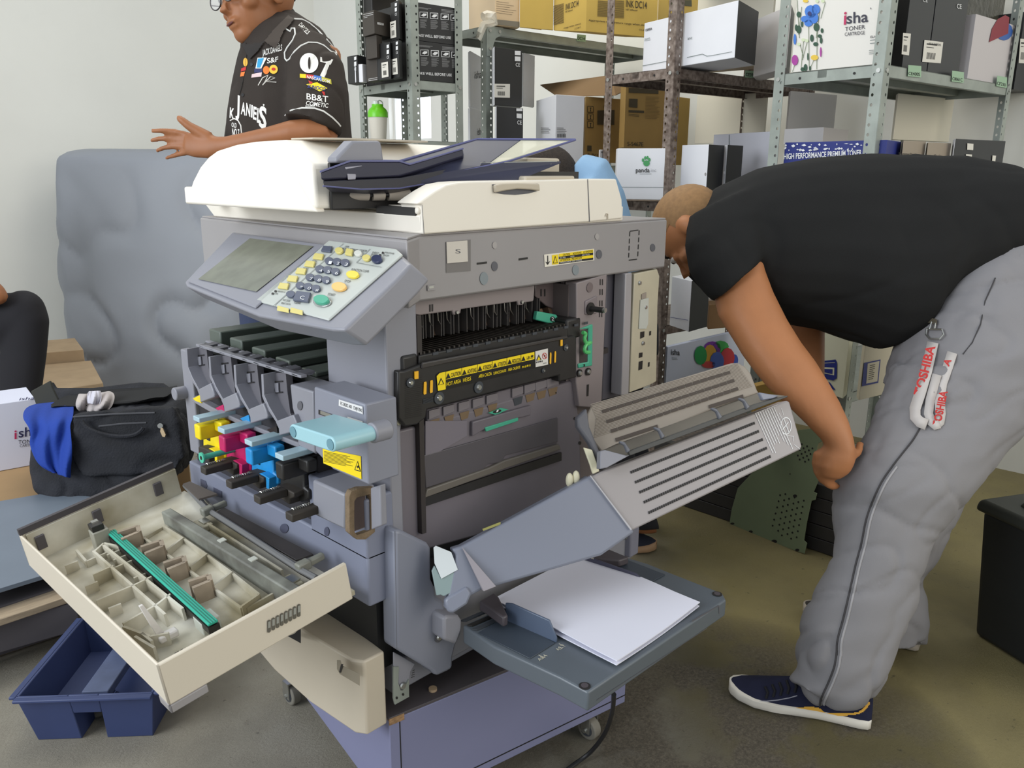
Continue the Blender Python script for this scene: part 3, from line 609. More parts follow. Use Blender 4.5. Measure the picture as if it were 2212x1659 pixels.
for x,y in ((800,570),(940,660),(1075,760),(1225,875)):
    rib(R_([(x-70,y),(x+50,y-40),(x+60,y-5),(x-45,y+40)]),.03,mat('rib_tan',(150,136,118),.6,var=.2,vs_=30),w=.004,name='cartridge_rest')
for x,y in ((690,660),(730,690),(850,800),(1030,950),(440,725),(560,850),(700,985)):
    rib(R_([(x-35,y),(x+40,y-30)]),.016,name='rib')
tsp=[]; random.seed(11)
for (cu,cv,ru,rv,nn_) in ((1415,870,90,50,90),(900,330,140,60,70),(1130,300,90,60,60),(740,1050,70,40,40),(1150,330,60,40,40)):
    for _ in range(nn_):
        u=cu+random.gauss(0,.45)*ru; v=cv+random.gauss(0,.45)*rv; s_=1+random.random()*3.2; tsp.append(px(N4,[(u-s_,v),(u,v-s_*.7),(u+s_,v),(u,v+s_*.7)]))
decal(tsp,(DF[0]+dn*.0006,dn),INK,door,'toner_speck',kind='stuff')
# green shaft cleaner bar
gb=[PL(*N4(u,v),DF[0]+dn*.03,dn) for u,v in ((665,470),(1275,1020))]
e=(gb[1]-gb[0]).normalized(); s=dn.cross(e)
M().prism([gb[0]-s*.008,gb[1]-s*.008,gb[1]+s*.008,gb[0]+s*.008],dn*.004).build('cleaner_bar',mat('cleaner_green',(40,175,150),.35),door,bevel=.001)
M().prism([gb[0]-s*.009-dn*.002,gb[1]-s*.009-dn*.002,gb[1]+s*.009-dn*.002,gb[0]+s*.009-dn*.002],dn*-.012).build('bar_holder',BLK,door)
for o_ in (-.004,0,.004): M().prism([gb[0]+s*(o_-.0006)+dn*.004,gb[1]+s*(o_-.0006)+dn*.004,gb[1]+s*(o_+.0006)+dn*.004,gb[0]+s*(o_+.0006)+dn*.004],dn*.0008).build('bar_ridge',mat('dark_green',(20,110,95),.4),door)
hb=PL(*N4(600,560),DF[0],dn); M().obox(hb-s*.012,e*.03,s*.03,dn*.045).build('bar_mount',mat('mount_grey',(150,148,135),.5),door,bevel=.002); M().obox(hb-s*.010+dn*.045,e*.026,s*.022,dn*.012).build('bar_pad',BLK,door,bevel=.001); M().obox(hb-s*.004+dn*.057,e*.012,s*.012,dn*.003).build('bar_plate',STEEL,door)
he=PL(*N4(1250,1050),DF[0],dn); M().obox(he-s*.014-e*.02,e*.035,s*.03,dn*.024).build('bar_mount',mat('mount_pale',(196,200,190),.5),door,bevel=.002)
# grey dusty beam across the door
bb0=[PL(*N4(u,v),DF[0]+dn*.04,dn) for u,v in ((960,345),(1740,830))]; e2=(bb0[1]-bb0[0]).normalized(); s2=dn.cross(e2)
if s2.dot(V((1,0,0)))>0: s2=-s2
M().prism([bb0[0],bb0[1],bb0[1]-s2*.02,bb0[0]-s2*.02],dn*-.045).build('cross_beam',mat('dusty_beam',(138,140,130),.5,var=.3,vs_=14,col2=(82,80,74)),door,bevel=.003)
for t in (.45,.68): 
    p=bb0[0].lerp(bb0[1],t)-s2*.01; M().obox(p,e2*.014,s2*-.012,dn*.002).build('beam_tag',mat('tag_pale',(190,192,182),.5),door)
# rail by the hinge and black flap
hr=[PL(*N4(u,v),DF[0]+dn*.035,dn) for u,v in ((1105,190),(1235,330),(1500,500),(1790,690),(1890,745))]
M().tube(hr,.0055,8).build('hinge_rail',mat('hinge_rail_grey',(112,112,112),.35),door); M().tube([p-dn*.006+V((.004,0,0)) for p in hr],.006,6).build('hinge_rail',BLK,door)
fl=[PL(*N4(u,v),DF[0]+dn*.03,dn) for u,v in ((1285,365),(1340,330),(1875,610),(1770,645))]
M().prism(fl,dn*.004).build('dust_flap',mat('dark_flap',(52,48,48),.6,var=.2,vs_=9),door,bevel=.001)
fl2=[PL(*N4(u,v),DF[0]+dn*.04,dn) for u,v in ((1095,190),(1135,175),(1300,250),(1190,280))]; M().prism(fl2,dn*.004).build('dust_flap',mat('brown_flap',(88,80,74),.7),door)
for u,v in ((1265,340),(1835,665)):
    p=PL(*N4(u,v),DF[0]+dn*.03,dn); M().obox(p,s2*.024,e2*.018,dn*.016).obox(p+s2*-.03,s2*.03,e2*.012,dn*.012).build('hinge_block',mat('hinge_block',(128,128,118),.45),door,bevel=.003)
for u,v in ((1220,410),(1740,750)):
    p=PL(*N4(u,v),DF[0]+dn*.012,dn); M().obox(p,e2*.045,s2*.03,dn*.012).build('hinge_shoe',mat('shoe_pale',(168,162,140),.5),door,bevel=.002); M().obox(p+dn*.013+e2*.01,e2*.025,s2*.015,dn*.002).build('shoe_plate',STEEL,door)
# white lever standing up
wl=PL(*N4(940,1120),DF[0]+dn*.01,dn); M().obox(wl,e*.016,s*.03,dn*.012).build('white_lever',mat('lever_white',(215,210,205),.35),door,bevel=.003); M().prism([wl+dn*.012,wl+dn*.012+s*.012,wl+dn*.07+s*.006+V((-.012,0,0)),wl+dn*.07+V((-.012,0,0))],e*.005).build('white_lever',MATS['lever_white'],door,bevel=.001)
DL=(DF[0]+dn*.001,dn)
decal([px(N4,[(1060,1130),(1195,1062),(1240,1100),(1105,1170)])],DL,mat('barcode_paper',(205,200,185),.6),door,'barcode_label',thick=.0005)
bc=[]
for i in range(16):
    t=i/16; a_=(1105+90*t,1155-50*t); bc.append([N4(*a_),N4(a_[0]+3,a_[1]-2),N4(a_[0]-7,a_[1]-22),N4(a_[0]-10,a_[1]-20)])
decal(bc+[px(N4,[(1040,1185),(1065,1172),(1075,1190),(1050,1205)]),px(N4,[(1072,1168),(1090,1158),(1100,1176),(1082,1186)])],(DF[0]+dn*.002,dn),INK,door,'barcode')
# =============== CABINET ===============
e1=V((.982,-.187,0)); e2c=V((.187,.982,0))
cab=thing('copier_cabinet','low mauve-painted wooden cabinet on castors carrying the photocopier','cabinet',(.3,.25,0))
MAUVE=mat('mauve_paint',(122,124,154),.6,var=.03,vs_=3)
cc=[V((.003,0,.06)),V((.003,0,.06))+e1*.585,V((.003,0,.06))+e1*.585+e2c*.575,V((.003,0,.06))+e2c*.575]
M().prism(cc,(0,0,.205)).build('cabinet_box',MAUVE,cab,bevel=.002)
M().prism([p+V((0,0,.205)) for p in cc],(0,0,.006)).build('cabinet_top',mat('dark_top_board',(78,72,74),.6,var=.1),cab,bevel=.001)
q=cc[0]; M().prism([q-e2c*.0+V((0,0,-.0))+e1*.02,q+e1*.022,q+e1*.022+V((0,0,.204)),q+e1*.02+V((0,0,.204))],e2c*-.0006).prism([q+e1*.02+V((0,0,.018)),q+e1*.585+V((0,0,.018)),q+e1*.585+V((0,0,.0205)),q+e1*.02+V((0,0,.0205))],e2c*-.0006).build('panel_groove',INK,cab)
M().obox(q+V((0,-.001,.196)),e1*.03,e2c*.01,V((0,0,.013))).build('chipped_corner',mat('bare_chipboard',(150,118,84),.9,var=.3,vs_=90,bump=.5,bs=200),cab)
pn=P(935,1490,'z',.272); M().cyl(pn-V((0,0,.001)),pn+V((0,0,.004)),.008,n=12).build('screw_cap',mat('cap_tan',(186,160,128),.6),cab)
RUB=mat('caster_rubber',(120,116,106),.7)
for (x,y,px_) in ((P(632,1518,'z',0).x,P(632,1518,'z',0).y,0),(P(1272,1592,'z',0).x,P(1272,1592,'z',0).y,1),(.05,.07,0),(.56,.42,0)):
    cs=M().cyl((x-.011,y,.026),(x+.011,y,.026),.026,n=22).build('caster',RUB,cab,bevel=.003)
    M().cyl((x-.0125,y,.026),(x+.0125,y,.026),.016,n=18).build('caster_hub',CHAR,cs); M().prism([(x-.016,y-.012,.02),(x-.013,y-.012,.02),(x-.013,y-.012,.058),(x+.013,y-.012,.058),(x+.013,y-.012,.02),(x+.016,y-.012,.02),(x+.016,y-.012,.062),(x-.016,y-.012,.062)],(0,.024,0)).build('caster_fork',STEEL,cs); M().cyl((x-.02,y,.026),(x+.02,y,.026),.005).build('caster_bolt',STEEL,cs)
# power cable
cw=[P(1326,1500,'z',.32),P(1322,1540,'z',.2),P(1306,1585,'z',.1),P(1275,1625,'z',.03),P(1235,1655,'z',.005),P(1190,1690,'z',.005),P(1120,1740,'z',.005)]
cw=[V(p) for p in cw]
def smooth_path(pts,n=8):
    out=[]; p=[pts[0]]+pts+[pts[-1]]
    for i in range(1,len(p)-2):
        for k in range(n):
            t=k/n; a,b_,c_,d_=p[i-1],p[i],p[i+1],p[i+2]
            out.append(.5*((2*b_)+(c_-a)*t+(2*a-5*b_+4*c_-d_)*t*t+(3*b_-a-3*c_+d_)*t**3))
    return out+[pts[-1]]
tag(M().tube(smooth_path(cw),.0045,8).build('power_cable',mat('cable_black',(30,30,32),.4),None),'black power cable hanging from the copier to the floor in front','cable')
# =============== RIGHT SIDE ===============
def fy(f,pts,y): return [P(*f(*p),'y',y) for p in pts]
def plate(f,pts,y,th,name,m,bev=.002,parent=None,**k): return M().prism(fy(f,pts,y),(0,th,0)).build(name,m,parent or cop,bevel=bev,**k)
YP=lambda y:((0,y,0),(0,1,0))
plate(C2,[(203,265),(1237,132),(1230,240),(1225,262),(1150,272),(1148,290),(1105,294),(1100,262),(650,325),(645,360),(590,372),(580,338),(208,388)],.03,.006,'header_strip',mat('warm_header',(142,132,132),.45))
for u,v in ((215,345),(238,342),(398,316),(417,313)): decal([px(C2,[(u,v-28),(u+10,v-29),(u+10,v+28),(u,v+29)])],YP(.0298),BLK,cop,'slot')
for u,v in ((1132,268),(614,350)): p=P(*C2(u,v),'y',.029); screw(p,(0,-1,0),.0035,cop)
plate(C2,[(1240,130),(1470,95),(1560,85),(1565,330),(1450,345),(1330,300),(1240,225)],.06,.004,'inner_curve_panel',mat('shiny_grey',(104,92,92),.25))
for u in (1283,1312): decal([px(C2,[(u,165),(u+10,164),(u+10,220),(u,222)])],YP(.0598),BLK,cop,'slot')
plate(C2,[(1470,100),(1562,88),(1562,300),(1535,305),(1470,290)],.035,.01,'inner_guide',mat('guide_brownish',(88,78,76),.4))
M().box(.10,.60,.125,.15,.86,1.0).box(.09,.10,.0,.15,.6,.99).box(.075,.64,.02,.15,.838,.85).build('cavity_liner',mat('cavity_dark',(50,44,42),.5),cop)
fins=M()
for i,u in enumerate([225,240,262,300,320,385,405,462,485,525,590,645,680,720,740,800,830,860,912,925,985,1000,1035,1050,1110,1150,1170]):
    p=P(*C2(u,385-(u-220)*.13),'y',.08); fins.box(p.x,p.x+.0016,.045,.12,p.z-.035,p.z+.01)
fins.build('paper_guide_fin',mat('fin_dark',(78,74,72),.4),cop,kind='stuff')
wre=M()
for u in [230,262,320,400,470,540,730,860,920,1000,1045,1170]:
    v=385-(u-220)*.14; wre.tube([P(*C2(u-8,v),'y',.04),P(*C2(u-4,v+60),'y',.04),P(*C2(u+18,v+95),'y',.045),P(*C2(u+22,v+110),'y',.06)],.0008,4)
wre.build('guide_wire',STEEL,cop,kind='stuff')
# exit roller rack (black, dusty)
ra=P(*C2(312,690),'y',-.005); rb=P(*C2(1500,462),'y',-.005)
zr=(ra.z+rb.z)/2; M().box(ra.x,rb.x,-.005,.012,zr-.028,zr).box(ra.x-.01,rb.x+.02,.012,.125,zr-.02,zr-.010).build('exit_unit',BLK,cop,bevel=.002)
xs=M(); 
for i in range(34):
    x=ra.x+.005+(rb.x-ra.x-.01)*i/33; xs.box(x-.0018,x+.0018,.0,.12,zr-.012,zr+.004)
xs.build('exit_rib',BLK2,cop,kind='stuff')
fls=M()
for i in range(9):
    x=ra.x+.02+i*.047; fls.prism([V((x,.09,zr+.004)),V((x+.04,.09,zr+.004)),V((x+.036,.06,zr+.012)),V((x+.006,.06,zr+.014))],(0,.006,.014))
fls.build('exit_flap',mat('brown_dust_flap',(98,74,56),.7,var=.3,vs_=30),cop)
nt_=M()
for i in range(14):
    x=ra.x+.03+i*.031; nt_.box(x,x+.012,-.0062,-.005,zr-.004,zr+.001)
nt_.build('exit_notch',CHAR,cop,kind='stuff')
M().box(ra.x-.036,ra.x,-.004,.05,zr-.06,zr+.005).build('exit_pivot',BLK,cop,bevel=.006); M().box(rb.x,rb.x+.045,-.002,.06,zr-.03,zr+.012).build('exit_pivot',BLK,cop,bevel=.005)
gt=fy(C2,[(1258,340),(1410,368),(1432,410),(1415,455),(1245,410)],.03); M().prism(gt,(.0,.01,.0)).build('green_tab',TEAL,cop,bevel=.002)
gt2=decal([[C2(1378+19*math.cos(t),402+21*math.sin(t)) for t in [i*math.pi/8 for i in range(16)]]],YP(.0298),INK,cop,'number_mark'); ptext([('2',C2(1370,414),C2(1388,414),(0,-7))],YP(.0295),WINK,cop)
# fuser
fu=plate(C2,[(150,818),(200,815),(330,765),(520,738),(900,662),(1300,588),(1565,535),(1570,868),(1430,905),(1432,852),(860,1000),(380,1125),(370,1190),(300,1245),(205,1262),(150,1190)],-.012,.11,'fuser_unit',BLK,bev=.003)
FU=YP(-.0122)
plate(C2,[(340,752),(1500,535),(1500,560),(520,760),(340,800)],-.016,.004,'fuser_ledge',mat('fuser_ledge',(58,54,52),.4),parent=fu)
decal([px(C2,[(475,828),(1340,632),(1345,765),(462,980),(450,850)])],FU,mat('label_gloss_black',(28,26,24),.3),fu,'hot_area_label',thick=.0005)
FL=YP(-.0135)
decal([px(C2,[(478,833),(525,822),(527,962),(465,975),(455,858)])]+[px(C2,[(a,b),(c,d),(c,d+h2),(a,b+h1)]) for a,b,h1,c,d,h2 in ((529,822,62,652,793,62),(656,792,62,777,765,62),(781,764,62,896,739,60),(900,738,60,1012,713,60),(1016,712,60,1124,688,58),(1128,687,58,1233,664,58))],FL,LYEL,fu,off=.0005)
decal([px(C2,[(1240,660),(1340,636),(1342,765),(1243,786)])],FL,mat('label_white',(222,218,212),.4),fu,off=.0005)
FT=YP(-.0141); tri=[];tri2=[]
for u,v,s in ((490,930,52),(547,880,40),(676,850,38),(800,820,38),(920,792,36),(1036,765,36),(1146,740,36),(1268,735,44)):
    tri.append(px(C2,[(u-s*.48,v),(u,v-s*1.15),(u+s*.48,v-s*.2)]))
decal(tri,FT,INK,fu,off=.0006); decal([px(C2,[(490-16,926),(490,885),(490+16,918)]),px(C2,[(1268-13,731),(1268,700),(1268+13,725)])],FT,LYEL,fu,off=.001)
ptext([('CAUTION',C2(570,866),C2(648,848),(0,-9)),('ACHTUNG',C2(700,838),C2(773,822),(0,-9)),('ATTENZIONE',C2(824,808),C2(893,794),(0,-9)),('ATTENTION',C2(942,783),C2(1010,768),(0,-9)),('PRECAUCION',C2(1057,758),C2(1122,744),(0,-9)),('!',C2(544,868),C2(549,867),(0,-6)),('!',C2(673,840),C2(678,839),(0,-6)),('!',C2(797,812),C2(802,811),(0,-6)),('!',C2(917,784),C2(922,783),(0,-6)),('!',C2(1033,757),C2(1038,756),(0,-6)),('!',C2(1143,732),C2(1148,731),(0,-6))],FT,INK,fu,off=.0006,bold=.01)
ptext([('HOT AREA',C2(533,937),C2(648,908),(0,-8)),('HEISS',C2(664,905),C2(728,889),(0,-8)),('AREA CALDA',C2(788,872),C2(893,848),(0,-7)),('SURFACE CHAUDE',C2(907,846),C2(1008,822),(0,-6)),('AREA CALIENTE',C2(1023,818),C2(1120,795),(0,-6))],FT,LYEL,fu,off=.0008,bold=.008)
# caution characters drawn with strokes
def strokes(cx,cy,s,segs,wd,tg,m,p,off):
    out=[]
    for x0,y0,x1,y1 in segs:
        a=V((cx+x0*s,cy+y0*s-.23*x0*s,0)); b_=V((cx+x1*s,cy+y1*s-.23*x1*s,0)); n_=(b_-a).normalized().cross(V((0,0,1)))*wd/2
        out.append([(a.x-n_.x,a.y-n_.y),(b_.x-n_.x,b_.y-n_.y),(b_.x+n_.x,b_.y+n_.y),(a.x+n_.x,a.y+n_.y)])
    return decal(out,tg,m,p,'lettering',off=off)
chu=[(.05,.1,.2,.2),(.0,.4,.18,.5),(.05,.95,.25,.6),(.6,.0,.7,.12),(.35,.25,.98,.25),(.4,.55,.95,.55),(.3,.95,1,.95),(.66,.25,.66,.95)]
yi=[(.5,0,.5,.1),(.15,.12,.85,.12),(.3,.15,.38,.28),(.7,.15,.62,.28),(.05,.3,.95,.3),(.25,.4,.75,.4),(.25,.5,.75,.5),(.25,.6,.75,.6),(.25,.4,.25,.6),(.75,.4,.75,.6),(.1,.7,.05,.95),(.3,.72,.35,.95),(.35,.95,.7,.95),(.55,.7,.6,.8),(.85,.7,.95,.85)]
c_=C2(1172,700); strokes(c_[0],c_[1],7.2,chu,.9,FT,INK,fu,.0006); c_=C2(1202,692); strokes(c_[0],c_[1],7.2,yi,.8,FT,INK,fu,.0006)
for i,u in enumerate((1134,1152,1170,1188)): c_=C2(u,778-i*4.5); strokes(c_[0],c_[1],4.2,chu if i%2 else yi,.6,FT,LYEL,fu,.0008)
for i,u in enumerate((1246,1260,1274,1288)): c_=C2(u,742-i*3); strokes(c_[0],c_[1],3.4,chu if i%2 else yi,.6,FT,INK,fu,.0008)
rg=[]
for i in range(20):
    t0,t1=i*math.pi/10,(i+1)*math.pi/10; rg.append([C2(1315+r*math.cos(t),697+r*1.35*math.sin(t)) for r,t in ((19,t0),(19,t1),(15.5,t1),(15.5,t0))])
rg.append(px(C2,[(1302,683),(1305,679),(1328,711),(1325,715)])); decal(rg,FT,REDI,fu,off=.0008); decal([px(C2,[(1311,705),(1312,690),(1316,686),(1321,690),(1320,706)])],FT,INK,fu,off=.0006)
ptext([('WDC',C2(1303,762),C2(1332,755),(0,-2.5))],FT,INK,fu,off=.0008)
oy_=mat('tag_orange_yellow',(240,180,40),.4)
for (u,v,w_,h_) in ((274,820,30,60),(1436,568,16,50)): decal([px(C2,[(u,v),(u+w_,v-5),(u+w_,v+h_-5),(u,v+h_)])],FU,oy_,fu,'tag',thick=.002)
for (u,v,w_,h_) in ((348,905,24,100),(398,893,24,100),(1352,672,14,90),(1389,662,14,90)): decal([px(C2,[(u+3,v),(u+w_-3,v-5),(u+w_,v+8),(u+w_-2,v+h_-8),(u+4,v+h_),(u,v+h_-10)])],FU,oy_,fu,'tag',thick=.001)
for u,v,r_ in ((242,908,.0055),(470,1030,.0075),(785,945,.0075),(1480,628,.0045),(1300,812,.003)):
    p=P(*C2(u,v),'y',-.0125); b_=M().cyl(p,p-V((0,.002,0)),r_*1.45,n=18).build('screw_well',CHAR,fu); screw(p-V((0,.002,0)),(0,-1,0),r_*.75,fu)
for i in range(5): decal([px(C2,[(345,1042+i*8),(425,1025+i*8),(425,1028+i*8),(345,1045+i*8)])],FU,CHAR,fu,'grip_line',thick=.001)
for i in range(22): 
    v=880+i*15
    decal([px(C2,[(205,v),(340,v-25),(340,v-23),(205,v+2)])],FU,mat('ridge_dark',(50,47,45),.4),fu,'grip_line',thick=.0006)
# transfer cover (lower grey panel)
plate(C2,[(380,1125),(860,1005),(1430,852),(1433,935),(380,1250)],.013,.06,'transfer_comb',mat('cover_grey',(112,106,112),.45,var=.05))
tp_=plate(C2,[(152,1292),(372,1238),(1433,925),(1560,890),(1600,1340),(1610,1900),(160,2300)],.012,.08,'transfer_cover',mat('cover_grey',(112,106,112),.45,var=.05),bev=.004)
TPY=YP(.0118)
for i,(u,v) in enumerate(((395,1130),(510,1100),(632,1070),(745,1042),(855,1010),(1058,955),(1155,928),(1245,905),(1335,880))):
    q=fy(C2,[(u,v+4),(u+88,v-19),(u+88,v+40),(u,v+75)],.0085); M().prism(q,(0,.004,0)).build('transfer_tab',mat('tab_grey',(120,114,118),.45),tp_,bevel=.001)
    decal([px(C2,[(u+6,v+82),(u+84,v+60),(u+72,v+120),(u+20,v+140)])],TPY,mat('tan_film',(116,96,72),.5) if i not in (5,) else CHAR,tp_,'film_window')
decal([px(C2,[(690,1210),(690,1330),(360,1520),(360,1215)])],TPY,mat('cover_grey2',(118,112,120),.45),tp_,'raised_face',thick=.002)
q=fy(C2,[(742,1222),(1210,1090),(1205,1170),(1100,1195),(840,1280),(740,1340)],.004); M().prism(q,(0,.008,0)).build('handle_lip',mat('lip_grey',(106,100,106),.4),tp_,bevel=.002)
q=fy(C2,[(840,1268),(1105,1188),(1105,1215),(850,1300)],.002); M().prism(q,(0,.004,0)).build('green_handle',TEAL,tp_,bevel=.001)
decal([px(C2,[(862,1150),(960,1110),(1025,1120),(925,1165)])],YP(.010),TEAL,tp_,'green_label',thick=.0008); decal([[C2(936+34*math.cos(t),1138+13*math.sin(t)-.2*34*math.cos(t)) for t in [i*math.pi/8 for i in range(16)]]],YP(.009),INK,tp_); ptext([('1',C2(928,1145),C2(942,1143),(2,-5))],YP(.0085),WINK,tp_)
q=fy(C2,[(355,1490),(1420,1190),(1420,1380),(1000,1490),(975,1545),(860,1560),(830,1600),(370,1750)],.0085); M().prism(q,(0,.004,0)).build('recess_panel',mat('recess_dark',(84,80,84),.4),tp_,bevel=.001)
q=fy(C2,[(380,1760),(870,1590),(1000,1530),(1430,1400),(1448,1440),(990,1600),(360,1830)],.004); M().prism(q,(0,.008,0)).build('ledge_bar',mat('ledge_olive',(104,98,90),.4),tp_,bevel=.002)
q=fy(C2,[(350,1830),(1000,1610),(1450,1465),(1450,1530),(350,1900)],.007); M().prism(q,(0,.004,0)).build('brush_strip',BLK,tp_)
for u,v,r_ in ((380,1290,9),(368,1452,6),(1555,1195,10),(1405,990,6),(1595,1390,12)): decal([[C2(u+r_*math.cos(t),v+r_*1.2*math.sin(t)) for t in [i*math.pi/5 for i in range(10)]]],TPY,BLK,tp_,'hole_cap')
q_=C2(330,1405)
p=P(*C2(150,1222),'y',.0); screw(p,(0,-1,0),.007,cop)
# dark body under the transfer cover
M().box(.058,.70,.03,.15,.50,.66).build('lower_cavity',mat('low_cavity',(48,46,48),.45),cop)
M().box(.10,.60,-.02,.03,.50,.53).build('feed_ledge',mat('feed_ledge',(58,54,52),.4),cop,bevel=.003)
# rear column
M().box(.50,.60,.02,.15,.5,1.0).build('rear_frame',mat('frame_brownish',(110,100,98),.45),cop)
rc=plate(C2,[(1568,115),(1812,45),(1770,1050),(1740,1120),(1720,1110),(1590,1100),(1565,900),(1570,500)],.0,.03,'rear_column',mat('column_warm',(138,128,128),.42))
plate(C2,[(1812,45),(1960,20),(1925,1010),(1770,1050)],.03,.01,'rear_gap_cover',mat('gap_slate',(84,82,90),.4))
plate(C2,[(1960,40),(2012,34),(1985,1000),(1925,1012)],-.004,.03,'column_edge',mat('satin_edge',(160,156,158),.28))
bd=plate(C2,[(2030,42),(2212,5),(2230,60),(2215,300),(2205,900),(2150,930),(1990,990)],.0,.02,'rear_metal_plate',mat('aged_ivory_metal',(186,178,156),.45,var=.1,vs_=10))
BDY=YP(-.0003)
for q in ([(2078,505),(2110,500),(2108,545),(2076,560)],[(2150,500),(2163,497),(2162,530),(2148,534)],[(2068,672),(2095,668),(2093,705),(2066,712)],[(2066,742),(2096,734),(2092,800),(2062,812)],[(2140,748),(2152,745),(2150,780),(2138,784)]): decal([px(C2,q)],BDY,BLK,bd,'slot')
decal([px(C2,[(2075,250),(2140,232),(2136,440),(2120,480),(2062,480)])],BDY,mat('pale_strip',(190,192,184),.4),bd,'cover_strip',thick=.001); decal([px(C2,[(2085,205),(2122,188),(2122,235),(2085,245)])],BDY,mat('strip_grey',(150,140,130),.5),bd,'cover_strip',thick=.001)
for u,v in ((2072,115),(2118,308),(2098,595)): screw(P(*C2(u,v),'y',-.001),(0,-1,0),.005,bd)
for u in (1757,1775):
    for v in (85,165,255,340): decal([px(C2,[(u-v*.02,v),(u+6-v*.02,v-1),(u+6-v*.02,v+46),(u-v*.02,v+47)])],YP(-.0003),BLK,rc,'vent_slot')
p=P(*C2(1672,150),'y',-.0005); M().cyl(p,p-V((0,.0012,0)),.010,n=20).build('hole_cap',mat('cap_grey',(112,100,100),.4),rc)
plate(C2,[(1640,262),(1735,215),(1732,360),(1640,368)],-.003,.004,'latch_plate',mat('column_warm2',(128,118,120),.4),parent=rc)
p=P(*C2(1678,320),'y',-.004); M().cyl(p,p-V((-.004,.03,.0)),.006,n=16).cyl(p,p-V((0,.002,0)),.013,n=16).build('latch_pin',BLK,rc); M().cyl(p-V((-.004,.03,0)),p-V((-.0045,.036,0)),.005,n=14).build('pin_tip',STEEL,rc)
plate(C2,[(1590,485),(1690,445),(1700,445),(1695,775),(1585,795),(1583,760),(1662,745),(1665,480)],-.003,.004,'green_label_plate',TEAL,parent=rc)
plate(C2,[(1592,490),(1664,480),(1660,745),(1592,755)],-.001,.004,'lever_well',mat('well_dark',(62,56,54),.5),parent=rc)
gl=M().tube(smooth_path([P(*C2(u,v),'y',-.014) for u,v in ((1618,510),(1640,520),(1632,560),(1650,600),(1680,588),(1650,600),(1632,640),(1640,665),(1670,668))],4),.004,8).build('green_lever',mat('lever_green',(90,190,110),.35),rc)
ptext([('3',C2(1622,785),C2(1638,781),(0,-6))],YP(-.0036),INK,rc,bold=.02)
for u,v in ((1588,832),(1658,820)): p=P(*C2(u,v),'y',-.002); M().cyl(p,p-V((0,.003,0)),.008,n=16).build('washer',BLK,rc); screw(p-V((0,.003,0)),(0,-1,0),.005,rc)
decal([px(C2,[(1652,925),(1668,922),(1664,1015),(1650,1018)])],YP(-.0004),BLK,rc,'slot')
# lower side: front cover
sc_=plate(D6,[(8,430),(50,428),(222,512),(240,540),(242,700),(244,742),(266,790),(272,830),(276,855),(318,880),(330,930),(345,1000),(440,1080),(400,1160),(382,1230),(378,1310),(345,1330),(280,1360),(258,1345),(248,1330),(20,1190)],-.028,.04,'side_lower_cover',mat('cover_blue_grey2',(128,131,144),.38),bev=.006)
decal([px(D6,[(8,432),(11,432),(23,1190),(20,1190)])],YP(-.0284),GREYD,cop,'panel_gap')
p=P(*D6(287,1108),'y',-.0285); M().cyl(p,p-V((0,.002,0)),.010,n=18).build('washer',GREYD,cop); screw(p-V((0,.002,0)),(0,-1,0),.006,cop)
M().box(.11,.735,-.005,.03,.325,.50).build('lower_side_cover',GREY,cop,bevel=.004)
p=P(*D6(1480,472),'y',-.008); screw(p,(0,-1,0),.006,cop)
M().box(.70,.735,-.02,.03,.34,.56).build('lower_side_cover',mat('side_grey',(128,128,142),.4),cop,bevel=.004)
# zinc bracket at the corner
zb_=plate(D6,[(0,1300),(35,1300),(30,1400),(45,1450),(60,1450),(98,1380),(100,1490),(10,1540),(0,1500)],-.006,.003,'corner_bracket',ZINC,bev=0)
for u,v in ((62,1475),(22,1497)): decal([[D6(u+7*math.cos(t),v+9*math.sin(t)) for t in [i*math.pi/5 for i in range(10)]]],YP(-.0062),BLK,cop,'hole')
plate(D6,[(0,1205),(140,1280),(110,1330),(100,1440),(60,1470),(30,1400),(32,1310),(0,1300)],-.003,.003,'front_foot_cover',GREY,bev=.002); p=P(*D6(60,1420),'y',-.005); screw(p,(0,-1,0),.007,cop)
for i in range(4): decal([px(D6,[(112+i*3,1370-i*14),(135,1362-i*14),(135,1358-i*14),(112+i*3,1364-i*14)])],YP(-.0055),BLK,cop,'vent_slot')
# hinge knuckle
kn=[P(*D6(u,v),'y',-.06) for u,v in ((322,990),(345,975),(420,975),(437,1000),(437,1060),(400,1160),(322,1130))]
M().prism(kn,(0,.06,0)).build('tray_hinge_cover',GREY,cop,bevel=.005)
# =============== SIDE DOOR (opened) ===============
a3=P(985,1184,'x',.10); e3=P(1701,865,'x',.695); Ld=e3-a3; Sd=V((.03,-.08,-.14)); Nd=Ld.cross(Sd).normalized()
if Nd.dot(CAM-a3)<0: Nd=-Nd
def sp_(x,y,o=0): return PL(x,y,a3+Nd*o,Nd)
SD=(a3,Nd)
dgrey=mat('door_slate',(124,128,142),.38)
lp=[sp_(*p) for p in [(996,1180),(1274,1029),(1290,1032),(1372,1150),(1300,1200),(1066,1268),(1040,1275),(962,1318),(985,1200),(975,1186)]]
sdoor=M().prism(lp,-Nd*.035).build('side_door',dgrey,cop,bevel=.005,seg=3)
vp=[sp_(*p,.001) for p in [(1278,1030),(1300,1019),(1700,865),(1706,868),(1733,965),(1728,972),(1366,1146),(1356,1140)]]
vpan=M().prism(vp,-Nd*.03).build('vent_panel',mat('vent_warm_grey',(156,150,150),.4),sdoor,bevel=.004,seg=3)
decal([px(E7,[(212,1058),(220,1055),(572,1515),(560,1522)])],SD,mat('edge_highlight',(176,174,178),.25),sdoor,'fold_edge',off=.004,thick=.0015)
